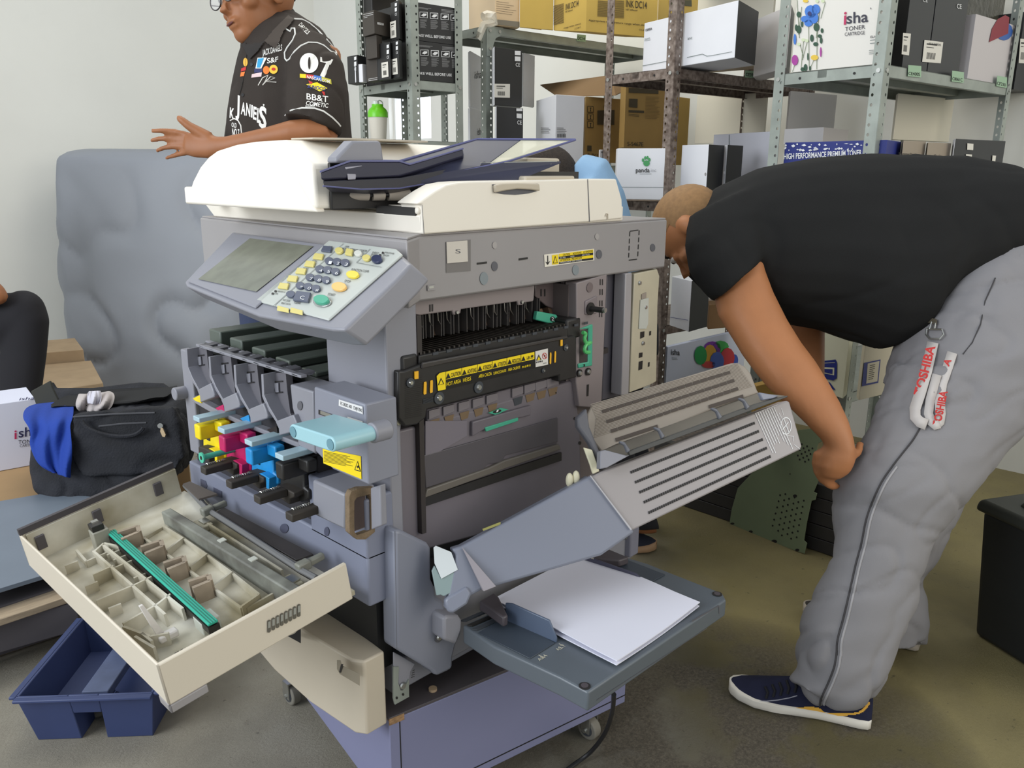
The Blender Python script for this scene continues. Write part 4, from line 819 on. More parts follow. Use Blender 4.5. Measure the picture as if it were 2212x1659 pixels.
fc=[sp_(*D6(u,v),.002) for u,v in ((432,530),(645,780),(565,812))]; M().bridge(fc,[fc[0]+Nd*.002,fc[1]+Nd*.014,fc[2]+Nd*.014]).build('door_facet',mat('facet_warm',(146,140,146),.4),sdoor,bevel=.002)
VS=(a3+Nd*.001,Nd)
slots=[];finsp=[]
rows=[((560,1030),(1625,605)),((598,1115),(1660,675)),((635,1200),(1693,745)),((672,1285),(1728,818)),((712,1375),(1760,890))]
for (a_,b_) in rows:
    N_=58
    for i in range(N_):
        t0=(i+.12)/N_; t1=(i+.78)/N_; p0=V((a_[0]+(b_[0]-a_[0])*t0,a_[1]+(b_[1]-a_[1])*t0,0)); p1=V((a_[0]+(b_[0]-a_[0])*t1,a_[1]+(b_[1]-a_[1])*t1,0)); h=11
        slots.append(px(E7,[(p0.x-3,p0.y-h),(p1.x-3,p1.y-h),(p1.x+3,p1.y+h),(p0.x+3,p0.y+h)]))
decal(slots,VS,INK,vpan,'vent_slot',off=.0012,thick=.0004,kind='stuff')
PR=WINK
bars(E7(1625,530),E7(1790,900),E7(1765,478),7,VS,PR,vpan,duty=.28,name='small_print'); bars(E7(1762,480),E7(1925,840),E7(1800,465),2,VS,PR,vpan,duty=.28,name='small_print')
decal([px(E7,[(1622,525),(1815,450),(1815,453),(1624,529)])],VS,PR,vpan)
rg=[]
for r1,r2 in ((56,49),):
    for i in range(24):
        t0,t1=i*math.pi/12,(i+1)*math.pi/12; rg.append([E7(1888+r*.85*math.cos(t),632+r*1.35*math.sin(t)) for r,t in ((r1,t0),(r1,t1),(r2,t1),(r2,t0))])
rg+= [px(E7,[(1868,575),(1874,573),(1916,688),(1910,692)]),px(E7,[(1856,660),(1906,596),(1911,601),(1861,667)])]
decal(rg,VS,PR,vpan,'no_touch_symbol')
decal([px(E7,q) for q in ([(1890,710),(1950,720),(1950,724),(1890,714)],[(1950,720),(1954,720),(1955,765),(1951,765)],[(1960,790),(2010,830),(2008,834),(1958,794)],[(1850,480),(1870,540),(1867,541),(1847,481)],[(1830,520),(1862,580),(1859,581),(1827,522)])],VS,PR,vpan,'pictogram')
# upper ribbed guide
ang=(Ld.normalized()*.0+V((.02,.13,.10))).normalized()
Nr=Ld.cross(ang).normalized()
if Nr.dot(CAM-a3)<0: Nr=-Nr
RB=PL(*E7(900,830),a3,Nd); 
def rp(u,v,o=0): return PL(*E7(u,v),RB+Nr*o,Nr)
ro=[(185,620),(190,530),(225,455),(260,435),(1420,92),(1480,92),(1540,125),(1590,185),(1645,330),(1660,345),(1300,470),(430,830),(310,850),(240,760)]
rib_p=M().prism([rp(*q) for q in ro],-Nr*.012).build('ribbed_guide',mat('dusty_rib_grey',(146,136,124),.55,var=.06,vs_=12),sdoor,bevel=.004)
ri=M()
for i in range(30):
    t=i/30; 
    p0=V((250-50*abs(2*t-.6)+60*t,452+380*t,0)); p1=V((1470+170*t,100+260*t,0))
    a_,b_=rp(p0.x,p0.y),rp(p1.x,p1.y); ee=(b_-a_).normalized(); ss=Nr.cross(ee)*.0007
    if i>22 : continue
    ri.prism([a_-ss,b_-ss,b_+ss,a_+ss],Nr*.0012)
ri.build('guide_ridge',MATS['dusty_rib_grey'],rib_p,kind='stuff')
RS=(RB+Nr*.0005,Nr); sl=[]
for (a_,b_,N_) in (((315,512),(1412,172),17),((352,598),(1447,242),17),((388,680),(1480,312),17)):
    for i in range(N_):
        t0=(i+.06)/N_; t1=(i+.94)/N_; p0=(a_[0]+(b_[0]-a_[0])*t0,a_[1]+(b_[1]-a_[1])*t0); p1=(a_[0]+(b_[0]-a_[0])*t1,a_[1]+(b_[1]-a_[1])*t1)
        sl.append(px(E7,[(p0[0]-2,p0[1]-12),(p1[0]-2,p1[1]-12),(p1[0]+6,p1[1]+12),(p0[0]+6,p0[1]+12)]))
for q in sl: decal([q],RS,mat('slot_brown',(72,62,54),.6),rib_p,'guide_slot',off=.0016,thick=.0004)
for (a_,b_) in (((430,752),(790,635)),((1225,470),(1520,378))): decal([px(E7,[(a_[0],a_[1]-14),(b_[0],b_[1]-14),(b_[0]+6,b_[1]+14),(a_[0]+6,a_[1]+14)])],RS,MATS['slot_brown'],rib_p,'guide_slot',off=.0016,thick=.0004)
# trough below the ribbed guide and its dark lip
tr_=[rp(*q) for q in ((305,850),(430,790),(1300,480),(1655,350))]+[sp_(*E7(*q),.03) for q in ((1900,375),(1860,400),(540,885),(520,890))]
M().prism(tr_,-Nd*.006).build('guide_trough',mat('trough_brown',(112,106,96),.6,var=.1),sdoor,bevel=.002)
M().prism([sp_(*E7(*q),.034) for q in ((540,850),(1640,440),(1900,372),(1905,385),(1300,610),(560,885))],-Nd*.01).build('trough_lip',mat('lip_charcoal',(66,66,64),.5),sdoor,bevel=.001)
M().prism([sp_(*E7(*q),.03) for q in ((345,838),(525,885),(560,880),(360,990),(300,1000),(305,850))],-Nd*.02).build('trough_end',GREY,sdoor,bevel=.003); M().prism([sp_(*E7(*q),.028) for q in ((1660,345),(1830,375),(1780,400),(1690,415))],-Nd*.01).build('trough_end',dgrey,sdoor,bevel=.002)
for u,v in ((470,760),(765,640),(1255,475),(1490,390)):
    q=[sp_(*E7(*p),.038) for p in ((u,v),(u+45,v+10),(u+95,v+80),(u+65,v+105),(u+40,v+40),(u,v+18))]
    M().prism(q,-Nd*.008).build('guide_finger',mat('finger_slate',(96,98,106),.4),sdoor,bevel=.002)
M().prism([sp_(*E7(*q),-.01) for q in ((105,560),(190,480),(215,640),(300,850),(345,1000),(310,1010),(210,780),(110,640))],-Nd*.02).build('door_end_cover',GREYD,sdoor,bevel=.006)
M().prism([sp_(*E7(*q),-.005) for q in ((160,815),(235,835),(265,920),(300,1020),(240,1045),(215,960))],-Nd*.006).build('ivory_link',mat('ivory_plastic',(214,208,180),.35),sdoor,bevel=.002)
for u,v in ((40,1095),(95,1075)): p=sp_(*E7(u,v),-.02); M().sph(p,.007,.007,.014).build('hook',MATS['ivory_plastic'],sdoor)
# left end: white card, teal tab
M().prism([sp_(*D6(*q),.001) for q in ((256,540),(270,528),(368,568),(410,680),(305,738),(262,640))],-Nd*.003).build('white_end_plate',mat('end_plate_white',(206,212,214),.35),sdoor)
M().prism([sp_(*D6(*q),-.001) for q in ((245,690),(262,655),(305,738),(412,680),(460,782),(320,850),(300,840),(275,845))],-Nd*.008).build('teal_end_cover',mat('teal_grey',(132,150,150),.4),sdoor,bevel=.001)
M().prism([sp_(*D6(*q),.004) for q in ((325,880),(345,855),(468,785),(500,830),(470,900),(380,960),(345,950))],-Nd*.02).build('door_foot',dgrey,sdoor,bevel=.004)
decal([px(D6,[(565,420),(680,375),(680,392),(570,432)])],(a3-Nd*.01,Nd),mat('olive_pad',(150,146,80),.6),sdoor,'foam_pad',thick=.003)
# =============== BYPASS TRAY ===============
ZT=.43
tk=[P(*D6(*q),'z',ZT) for q in ((440,1035),(640,1170),(1060,1365),(1240,1462),(2120,870),(2098,828),(1800,712),(1620,640),(1420,580))]
tray=M().prism(tk,(0,0,-.036)).build('bypass_tray',mat('tray_slate',(92,99,106),.35,var=.03),cop,bevel=.004,seg=3)
M().prism([P(*D6(*q),'z',ZT+.0005) for q in ((540,1085),(710,985),(1030,1150),(870,1250))],(0,0,.0015)).build('sliding_plate',mat('tray_dark_slate',(62,70,80),.35),tray,bevel=.0005)
M().prism([P(*D6(*q),'z',ZT+.0008) for q in ((1240,600),(1330,560),(1730,715),(1610,780))],(0,0,.002)).build('sliding_plate',MATS['tray_dark_slate'],tray,bevel=.0005)
for q0,q1 in (((430,1010),(640,920)),((470,1040),(680,950)),((500,1065),(705,975))): 
    a_,b_=P(*D6(*q0),'z',ZT+.001),P(*D6(*q1),'z',ZT+.001); s_=V((.006,-.01,0)); M().prism([a_,b_,b_+s_*.8,a_+s_*.8],(0,0,.003)).build('guide_rail',CHAR if q0[0]!=470 else BLK,tray)
gd=[P(*D6(*q),'z',ZT) for q in ((655,860),(1040,1145))]; uh=V((0,0,1)); 
def guide(p,q,h,m_,flipn):
    d=(q-p).normalized(); n_=V((d.y,-d.x,0))*.004
    pts=[p,p+uh*h*.9,p.lerp(q,.12)+uh*h,p.lerp(q,.86)+uh*h*.95,q+uh*.01,q]; return M().prism(pts,n_).build('paper_guide',m_,tray,bevel=.0015)
guide(P(*D6(720,1000),'z',ZT),P(*D6(1045,1142),'z',ZT),.04,mat('guide_slate',(84,96,116),.35),1)
guide(P(*D6(1225,650),'z',ZT),P(*D6(1605,782),'z',ZT),.022,mat('guide_purple',(78,78,96),.35),1)
M().prism([P(*D6(*q),'z',ZT+.03) for q in ((545,880),(640,825),(670,850),(730,970),(700,985),(590,905))],(0,0,-.02)).build('guide_hinge',mat('hinge_brown',(76,70,74),.45),tray,bevel=.003)
M().prism([P(*D6(*q),'z',ZT+.02) for q in ((1235,560),(1330,530),(1500,600),(1440,620),(1260,605))],(0,0,-.016)).build('guide_hinge',MATS['hinge_brown'],tray,bevel=.003)
for u,v in ((1218,1422),(2062,836)):
    p=P(*D6(u,v),'z',ZT+.0005); M().cyl(p,p+V((0,0,.001)),.0095,n=22).build('tray_screw_ring',BLK,tray); M().cyl(p+V((0,0,.001)),p+V((0,0,.002)),.006,n=18).build('tray_screw',MATS['hinge_brown'],tray)
TZ=((0,0,ZT),(0,0,1))
decal([px(D6,q) for q in ([(925,1222),(962,1238),(960,1241),(923,1225)],[(1055,1150),(1085,1163),(1083,1166),(1053,1153)])],TZ,mat('print_cream',(205,200,180),.5),tray,off=.001)
ptext([('A4',D6(952,1248),D6(985,1228),(-9,-3)),('A3',D6(932,1262),D6(965,1240),(-7,-3)),('LT',D6(1072,1180),D6(1104,1165),(-8,-3)),('A5',D6(1050,1195),D6(1080,1182),(-8,-3))],TZ,MATS['print_cream'],tray)
ptext([('MAX',D6(1238,604),D6(1275,614),(1,-3)),],((0,P(*D6(1240,600),'z',ZT).y-.0,0),(.3,1,0)),MATS['print_cream'],tray,off=.03)
# outer face groove
o1=P(*D6(1240,1462),'z',ZT); o2=P(*D6(2120,870),'z',ZT); nf=(o2-o1).cross(V((0,0,1))).normalized()
OF=(o1,nf)
decal([px(D6,[(1900,1005),(2075,905),(2080,925),(2080,960),(2072,960),(2072,915),(1905,1012)]),px(D6,[(1295,1510),(2000,1050),(2000,1053),(1297,1514)])],OF,GREYD,tray,'tray_seam')
# paper
pc=[P(*D6(*q),'z',ZT+.004) for q in ((1425,1272),(1950,895),(1520,745),(1150,600),(640,800),(700,890),(1040,1110))]
pp_=M()
nx=26; 
A_,B_,C__,D__=P(*D6(1422,1268),'z',ZT+.012),P(*D6(1950,893),'z',ZT+.012),None,None
F0=V((A_.x,-.05,A_.z)); F1=V((B_.x,-.05,B_.z))
grid=[]
def paper(z0,curl,name,label,m_,dx=0):
    g=[];n=20;mth=12
    for j in range(n+1):
        for i in range(mth+1):
            s=i/mth;t=j/n; a_=F0.lerp(A_,t); b_=F1.lerp(B_,t); p=a_.lerp(b_,s); p=V(p); p.z=z0+curl*(.30*math.exp(-((t-.55)/.3)**2)+max(0,t-.8)*(.6)) -.004*math.sin(s*3.1)*t; p.x+=dx; g.append(p)
    B=M(); B.v=[tuple(p) for p in g]+[tuple(p-V((0,0,.0018 if curl<.02 else .0012))) for p in g]; m1=mth+1; o_=len(g)
    for j in range(n):
        for i in range(mth):
            k=j*m1+i; B.f.append([k,k+1,k+m1+1,k+m1]); B.f.append([o_+k,o_+k+m1,o_+k+m1+1,o_+k+1])
    for j in range(n):
        for i in (0,mth):
            k=j*m1+i; B.f.append([k,k+m1,o_+k+m1,o_+k])
    for i in range(mth):
        for j in (0,n):
            k=j*m1+i; B.f.append([k,k+1,o_+k+1,o_+k])
    return tag(B.build(name,m_,None,smooth=60),label,'paper')
PAP=mat('white_paper',(228,228,240),.7)
paper(ZT+.007,.0,'paper_stack','stack of plain white sheets lying in the open bypass tray',PAP)
paper(ZT+.0125,.012,'paper_sheet','topmost slightly curled white sheet on the stack in the bypass tray',PAP,dx=.001)
# =============== SHELVING ===============
S1=V((.993,-.117,0)).normalized(); S2=V((.117,.993,0)).normalized()
Q5=K(740,0,.14467); Q2=K(1000,0,.14467); W3=K(1250,0,.27124); W4=K(1660,0,.24955); Q4=K(1290,0,.1085); Q3=K(1420,560,.25316); L3=K(0,600,.22604)
_pm={}
def flange_mesh(h,m):
    key_=(round(h,2),m.name)
    if key_ in _pm: return _pm[key_]
    B=M(); w=.036; c=.026; hw=.006; pitch=.028; n=int(h/pitch); r=.0042
    for i in range(n):
        z0=i*pitch; zc=z0+pitch/2; z1=z0+pitch
        B.add([(0,0,z0),(c-hw,0,z0),(c-hw,0,z1),(0,0,z1)],[[0,1,2,3]])
        sq=[(c-hw,0,z0),(c+hw,0,z0),(c+hw,0,z1),(c-hw,0,z1)]; sq=[(c-hw,0,z0),(c,0,z0),(c+hw,0,z0),(c+hw,0,zc),(c+hw,0,z1),(c,0,z1),(c-hw,0,z1),(c-hw,0,zc)]
        ho=[(c+r*math.cos(t),0,zc+1.15*r*math.sin(t)) for t in [math.radians(a) for a in (225,270,315,0,45,90,135,180)]]
        B.add(sq+ho,[[k,(k+1)%8,8+(k+1)%8,8+k] for k in range(8)])
        B.add([(c+hw,0,z0),(w,0,z0),(w,0,z1),(c+hw,0,z1)],[[0,1,2,3]])
    me=bpy.data.meshes.new('flange'); me.from_pydata(B.v,[],B.f); me.materials.append(m); _pm[key_]=(me,B); return _pm[key_]
def post(root,o,d1,d2,h,m):
    "slotted angle post: two flanges along d1 and d2"
    _,B=flange_mesh(h,m); X=M()
    for d in (d1,d2):
        X.add([o+d*x+V((0,0,z)) for x,_,z in B.v],B.f)
    p=X.build('post',m,root,smooth=0,flip=False); s=p.modifiers.new('s','SOLIDIFY'); s.thickness=.0018; s.offset=0; return p
def unit(name,label,o,L1,L2,H,levels,m,gus=False):
    o=V((o[0],o[1],0)); root=thing(name,label,'shelf unit',tuple(o+S1*L1/2+S2*L2/2),None)
    post(root,o,S1,S2,H,m); post(root,o+S1*L1,-S1,S2,H,m); post(root,o+S2*L2,S1,-S2,H,m); post(root,o+S1*L1+S2*L2,-S1,-S2,H,m)
    for z in levels:
        a=o+S1*.002+S2*.002+V((0,0,z)); A_=S1*(L1-.004); B_=S2*(L2-.004); sh=M().obox(a-V((0,0,.002)),A_,B_,V((0,0,.002)))
        hh=V((0,0,-.034)); t=.002
        sh.obox(a,A_,S2*t,hh).obox(a+B_-S2*t,A_,S2*t,hh).obox(a,S1*t,B_,hh).obox(a+A_-S1*t,S1*t,B_,hh)
        sh.obox(a+hh,A_,S2*.012,V((0,0,.0015))).obox(a+hh+B_-S2*.012,A_,S2*.012,V((0,0,.0015)))
        sh.obox(a+B_*.5-V((0,0,.002)),A_,S2*.03,V((0,0,-.02)))
        s=sh.build('shelf',m,root,smooth=0)
        for cx_,cy_ in ((.015,-1),(.015,1),(L1-.015,-1)):
            b=o+S1*cx_+V((0,0,z-.016))
            if cy_<0: M().cyl(b-S2*.001,b-S2*.004,.0065,n=10).build('bolt',STEEL,s)
        for cy_ in (.015,L2-.015):
            b=o+S2*cy_+V((0,0,z-.016)); M().cyl(b-S1*.001,b-S1*.004,.0065,n=10).build('bolt',STEEL,s)
        for cy_ in (.09,L2-.09):
            b=o+S2*cy_+V((0,0,z-.018)); M().cyl(b+S1*.0015,b+S1*.0003,.004,n=10).build('bolt_hole',INK,s)
        if gus:
            g=o-S2*.003+V((0,0,z)); M().prism([g,g+S1*.09,g+S1*.085+V((0,0,-.03)),g+S1*.05+V((0,0,-.045)),g+S1*.036+V((0,0,-.075)),g+S1*.034+V((0,0,-.12)),g+V((0,0,-.12))],-S2*.0015).build('gusset',m,s)
            for gx,gz in ((.018,-.018),(.07,-.018),(.018,-.09)): M().cyl(g+S1*gx+V((0,0,gz)),g+S1*gx+V((0,0,gz))-S2*.005,.007,n=10).build('bolt',STEEL,s)
    return root
DO=V((1.79,-.068,0))
zD=zof(DO.x,DO.y,1905,138)
D_lv=[.10,zof(DO.x,DO.y,1812,852),1.04,zD,1.98]
uD=unit('shelf_unit','galvanised shelf unit nearest the camera, behind the bent man on the right',(DO.x,DO.y),.93,.36,2.2,D_lv,ZINC)
zC=zof(1.795,.647,1456,146); zC2=zof(1.795,.647,1440,437); zC3=zof(1.795,.647,1432,706)
uC=unit('shelf_unit','rust-specked brown shelf unit in the middle, behind the copier',(1.795,.647),.9,.33,2.15,[.14,zC3,zC2,zC,2.0],RUST)
zA=zof(1.41,1.60,890,172)
uA=unit('shelf_unit','narrow galvanised shelf unit beside the standing man, holding the shaker bottle',(1.41,1.60),.245,.42,2.3,[.3,.8,1.337,zA,2.0],ZINC)
zB=zof(1.826,1.61,1048,55)
uB=unit('shelf_unit','galvanised shelf unit with corner gussets carrying the big yellow-brown ink cartons',(1.826,1.61),1.1,.34,zB+.004,[.3,.85,1.25,zB],ZINC,gus=True)
# green stickers on shelf edges
def sticker(U,tg,q,s):
    o=decal([q],tg,mat('sticker_green',(150,180,150),.5),U,'shelf_sticker',thick=.0004)
    x0,y0=q[3];x1,y1=q[2]; ptext([(s,(x0+2,y0-3),(x1-2,y1-3),(0,-7))],(tg[0]-tg[1]*.0008,tg[1]),INK,U,bold=.01)
FD=(DO-S2*.001,S2); FC=(V((1.795,.647,0))-S2*.001,S2); FB=(V((1.826,1.61,0))-S2*.001,S2)
sticker(uD,FD,px(W4,[(1210,563),(1322,572),(1320,670),(1205,660)]),'CE400S'); sticker(uD,FD,px(W4,[(1590,612),(1692,625),(1688,718),(1585,705)]),'C8061C'); sticker(uD,FD,px(W4,[(1980,655),(2065,670),(2062,762),(1972,745)]),'CF230')
sticker(uC,FC,px(W3,[(1326,560),(1413,566),(1412,622),(1323,616)]),'CE390'); sticker(uB,FB,px(Q2,[(1705,510),(1835,525),(1832,625),(1700,612)]),'DC14')
# =============== CARTONS ===============
def carton(name,label,L,Cn,R,m,z=None,group=None,cat='box',mL=None,mR=None,open_=False):
    "verticals given as (px, row bottom, row top, depth) for the left, near and right visible edges"
    bt=[];tp=[]
    for (x,yb,yt,d) in (L,Cn,R):
        p=DP(x,yb,d) if d else P(x,yb,'z',z)
        bt.append(p)
    zb=z if z is not None else sum(p.z for p in bt)/3
    for p in bt: p.z=zb
    h=0
    for p,(x,yb,yt,d) in zip(bt,(L,Cn,R)): h+=zof(p.x,p.y,x,yt)-zb
    h/=3; H_=V((0,0,h)); q=[bt[0],bt[1],bt[2],bt[0]+bt[2]-bt[1]]
    o=M().prism(q,H_).build(name,m,None,bevel=.0015,smooth=0); tag(o,label,cat,group)
    nL=(bt[1]-bt[0]).cross(V((0,0,1))).normalized(); nR=(bt[2]-bt[1]).cross(V((0,0,1))).normalized()
    cl=(bt[1],nL); cr=(bt[1],nR)
    if mL: M().prism([bt[0],bt[1],bt[1]+H_,bt[0]+H_],nL*.001).build('end_face',mL,o,smooth=0)
    if mR: M().prism([bt[1],bt[2],bt[2]+H_,bt[1]+H_],nR*.001).build('end_face',mR,o,smooth=0)
    return o,cl,cr,bt,h
def off(pl,o=.0015): return (pl[0]+pl[1]*o,pl[1])
zs=zA+.002
def shake(yoff,nm,label,zb):
    o,l,r,bt,h=carton('toner_carton',label,(843-.0+0,170,88,None) if yoff else (843,170,88,None),(872,165,85,None),(1004,176,95,None),BLKC,z=zb,group='shake well toner cartons on the narrow shelf') if False else (None,)*5
# two wide black cartons reading SHAKE WELL BEFORE USE
DA=3.12
def wide(z0,bot,top,label):
    o=V((1.41,1.60,0))+S1*.012+S2*.01; w=S1*.225; 
    zt=zof(o.x,o.y,885,top); b=M().obox(V((o.x,o.y,z0)),w,S2*.30,V((0,0,zt-z0-.001))).build('toner_carton',BLKC,None,bevel=.001,smooth=0); tag(b,label,'box'); 
    return b,zt
w1,zt1=wide(zs,165,86,'lower black toner carton with shake-well lettering and pictograms on the narrow shelf')
w2,zt2=wide(zt1,86,2,'upper black toner carton with shake-well lettering and pictograms on the narrow shelf')
FA=(V((1.41,1.60,0))+S2*.01,S2)
for b_,v0 in ((w2,0),(w1,568)):
    k=.985 if v0 else 1
    def R5(u,v): return Q5(u+(12 if v0 else 0),v+v0-(0 if not v0 else (u-1040)*.02))
    ptext([('SHAKE WELL BEFORE USE',R5(1072,540),R5(1618,585),(0,-5.8)),('er',R5(1040,292),R5(1122,297),(0,-7.5)),('ge',R5(1040,358),R5(1090,362),(0,-4.5))],FA,WINK,b_,bold=.012)
    for i,u in enumerate((1212,1368,1527,1675)):
        v=222+i*14; fr_=[R5(u-62,v-48),R5(u+58,v-42),R5(u+58,v+48),R5(u-62,v+42)]; fi_=[R5(u-54,v-40),R5(u+50,v-34),R5(u+50,v+40),R5(u-54,v+34)]
        decal([fr_],FA,WINK,b_,'pictogram'); decal([fi_],FA,INK,b_,'pictogram',off=.002); decal([[R5(u-40,v+10),R5(u-5,v-22),R5(u+42,v-18),R5(u+38,v+8),R5(u,v+26)]],FA,WINK,b_,'pictogram',off=.0028)
        bars(R5(u-55,v+65),R5(u+60,v+72),R5(u-52,v+200),9,FA,mat('grey_ink',(150,150,150),.6),b_,duty=.3)
    bars(R5(1045,98),R5(1400,135),R5(1045,128),2,FA,MATS['grey_ink'],b_,duty=.35); bars(R5(1475,138),R5(1768,165),R5(1475,195),3,FA,MATS['grey_ink'],b_,duty=.35)
def label_block(tg,q,parent,lines=('ISLH',),m=None):
    "white sticker with two print lines and a barcode"
    decal([q],tg,m or mat('sticker_cream',(214,210,200),.5),parent,'white_label',thick=.0004)
    (ax,ay),(bx,by),(cx,cy),(dx,dy)=q; g=lambda s,t:((ax*(1-s)+bx*s)*(1-t)+(dx*(1-s)+cx*s)*t,(ay*(1-s)+by*s)*(1-t)+(dy*(1-s)+cy*s)*t)
    tg2=off((tg[0],tg[1]),0.0)
    polys=[[g(.15,.14),g(.7,.14),g(.7,.2),g(.15,.2)],[g(.15,.3),g(.55,.3),g(.55,.33),g(.15,.33)]]+[[g(.22+.06*i,.55),g(.25+.06*i,.55),g(.25+.06*i,.85),g(.22+.06*i,.85)] for i in range(8)]
    decal(polys,tg,INK,parent,'barcode',off=.003)
ZA=zs; SD_=lambda x: (x[0],x[1])
def ce(tg,u0,v0,s,parent,f=Q5):
    decal([px(f,[(u0,v0),(u0+34*s,v0-8*s),(u0+34*s,v0+42*s),(u0,v0+50*s)]),px(f,[(u0,v0+75*s),(u0+34*s,v0+67*s),(u0+34*s,v0+130*s),(u0,v0+138*s)])],tg,WINK,parent,'mark'); ptext([('CE',f(u0+2,v0+205*s),f(u0+34*s,v0+198*s),(0,-6*s))],tg,WINK,parent)
g_='small dark toner cartons on the narrow shelf'
BR=mat('brown_black_carton',(62,56,50),.6)
o,l,r,bt,h=carton('small_carton','black carton with white barcode label standing left of the narrow shelf post',(740+.14467*527,174,96,None),(740+.14467*722,170.5,90,None),(740+.14467*745,172,92,None),BLKC,z=ZA)
label_block(off(l),px(Q5,[(580,938),(678,920),(688,1145),(588,1162)]),o); ce(off(l),658,672,1,o)
o,l,r,bt,h=carton('small_carton','lower black carton of the pair right behind the narrow shelf post, white label',(740+.14467*735,171,90,3.20),(740+.14467*850,168,86,3.14),(740+.14467*900,168,88,3.18),BLKC); label_block(off(l),px(Q5,[(732,885),(815,868),(826,1105),(740,1120)]),o); ce(off(l),795,625,.9,o)
o,l,r,bt,h=carton('small_carton','upper black carton of the pair right behind the narrow shelf post, white label',(740+.14467*735,89,8,3.20),(740+.14467*850,85,1,3.14),(740+.14467*900,86,2,3.18),BLKC); label_block(off(l),px(Q5,[(710,330),(795,305),(803,555),(718,575)]),o); ce(off(l),780,50,.9,o)
zt=ZA
o,l,r,bt,h1=carton('small_carton','bottom brown-black carton of the stack of three, standing on the narrow shelf',(740+.14467*365,177,128,None),(740+.14467*525,174.5,126,None),(740+.14467*600,177,128,None),BR,z=ZA); decal([px(Q5,[(385,1180),(520,1155),(520,1160),(385,1186)]),px(Q5,[(385,1205),(520,1180),(520,1185),(385,1211)])],off(l),WINK,o)
o,l,r,bt,h2=carton('small_carton','middle brown-black carton of the stack of three on the narrow shelf',(740+.14467*355,128,80,3.24),(740+.14467*515,126,76,3.18),(740+.14467*600,127,78,3.22),BR)
o,l,r,bt,h3=carton('small_carton','topmost brown-black carton lying across the stack of three, reading TONER',(740+.14467*308,79.5,29,3.22),(740+.14467*478,75.5,25,3.14),(740+.14467*722,79,29,3.24),BR)
decal([px(Q5,[(310,215),(460,185),(460,190),(310,220)]),px(Q5,[(312,243),(455,213),(455,218),(312,248)]),px(Q5,[(315,265),(370,253),(370,258),(315,270)])],off(l),WINK,o); decal([px(Q5,[(518,330),(614,348),(614,380),(518,362)])],off(r),WINK,o); ptext([('TONER',Q5(522,358),Q5(611,375),(0,-3.8))],off(r,.002),BR,o)
o,l,r,bt,h=carton('small_carton','black carton at the left end of the narrow shelf behind two white cartons',(740+.14467*85,184,123,3.36),(740+.14467*235,178,119,3.30),(740+.14467*362,180,121,3.36),BLKC); ce(off(l),172,850,1,o)
o,l,r,bt,h=carton('small_carton','white carton with barcode label at the left end of the narrow shelf',(740+.14467*90,183,152,None),(740+.14467*190,179,148,None),(740+.14467*215,179,148,None),WHITEC,z=ZA); label_block(off(l),px(Q5,[(98,1060),(165,1045),(170,1225),(105,1235)]),o)
o,l,r,bt,h=carton('small_carton','small plain white carton leaning beside the stack of three brown-black cartons',(740+.14467*188,178.5,141,None),(740+.14467*305,177.5,138,None),(740+.14467*368,179,139,None),WHITEC,z=ZA)
M_=M(); tag(M().box(1.47,1.60,1.92,1.98,ZA,ZA+.40).build('black_cover',BLK,None,bevel=.004),'tall black panel standing at the back of the narrow shelf','panel')
# ---- shaker bottle
bp=PL(818,300,V((1.41,1.60,0))+S2*.29,S2); bz=1.339
bo=thing('shaker_bottle','translucent shaker bottle with bright green lid on the narrow shelf','bottle',(bp.x,bp.y,bz))
def lathe(B,c,prof,n=24): return B.loft([[V((c[0]+r*math.cos(t),c[1]+r*math.sin(t),c[2]+z)) for t in [2*math.pi*i/n for i in range(n)]] for r,z in prof])
sc_h=(zof(bp.x,bp.y,818,217)-bz); kz=sc_h/.165
lathe(M(),(bp.x,bp.y,bz),[(.030,0),(.032,.004),(.040,.10*kz),(.041,.105*kz)]).build('bottle_cup',mat('frosted_cup',(226,220,206),.4,alpha=.9),bo,smooth=60)
lathe(M(),(bp.x,bp.y,bz),[(.0425,.098*kz),(.0425,.118*kz),(.036,.130*kz),(.024,.140*kz),(.024,.150*kz)]).build('bottle_lid',mat('lime_green',(110,205,30),.35),bo,smooth=50)
lathe(M(),(bp.x-.008,bp.y,bz),[(.014,.148*kz),(.013,.162*kz),(.006,.164*kz)]).tube([V((bp.x+.012+.016*math.cos(t),bp.y,bz+.152*kz+.014*math.sin(t))) for t in [i*math.pi/8 for i in range(9)]],.0025,6).build('bottle_cap',mat('cap_white',(220,226,220),.35),bo)
# ---- upper shelf B: kraft ink cartons
YB=mat('ink_carton_yellow',(196,164,80),.7,var=.04,vs_=8)
zb=zB+.002
o,l,r,bt,h=carton('ink_carton','plastic-wrapped pinkish carton at the left end of the gusseted shelf',(1000+.14467*90,57,-60,3.80),(1000+.14467*485,55,-70,None),(1000+.14467*845,60,-64,None),mat('wrapped_carton',(205,178,140),.25),z=zb)
bars(Q2(500,20),Q2(800,60),Q2(500,220),6,off(r),INK,o,duty=.12); decal([px(Q2,[(480,288),(845,325),(845,408),(480,362)])],off(r),mat('tape_grey',(120,112,96),.3),o,'carton_base',thick=.0006)
wr_=M(); random.seed(3); pts=[Q2(300,250),Q2(360,230),Q2(450,250),Q2(470,330),Q2(380,350),Q2(300,370),Q2(250,480),Q2(215,560),Q2(250,590),Q2(290,480),Q2(330,380)]
wr_.tube([DP(x,y,3.36+.03*random.random()) for x,y in pts],[.018,.02,.022,.02,.018,.014,.012,.008,.008,.010,.012],7); tag(wr_.build('plastic_film',mat('clear_film',(210,205,190),.12,alpha=.45,spec=.9),None),'crumpled clear plastic film hanging over the shelf corner','plastic film')
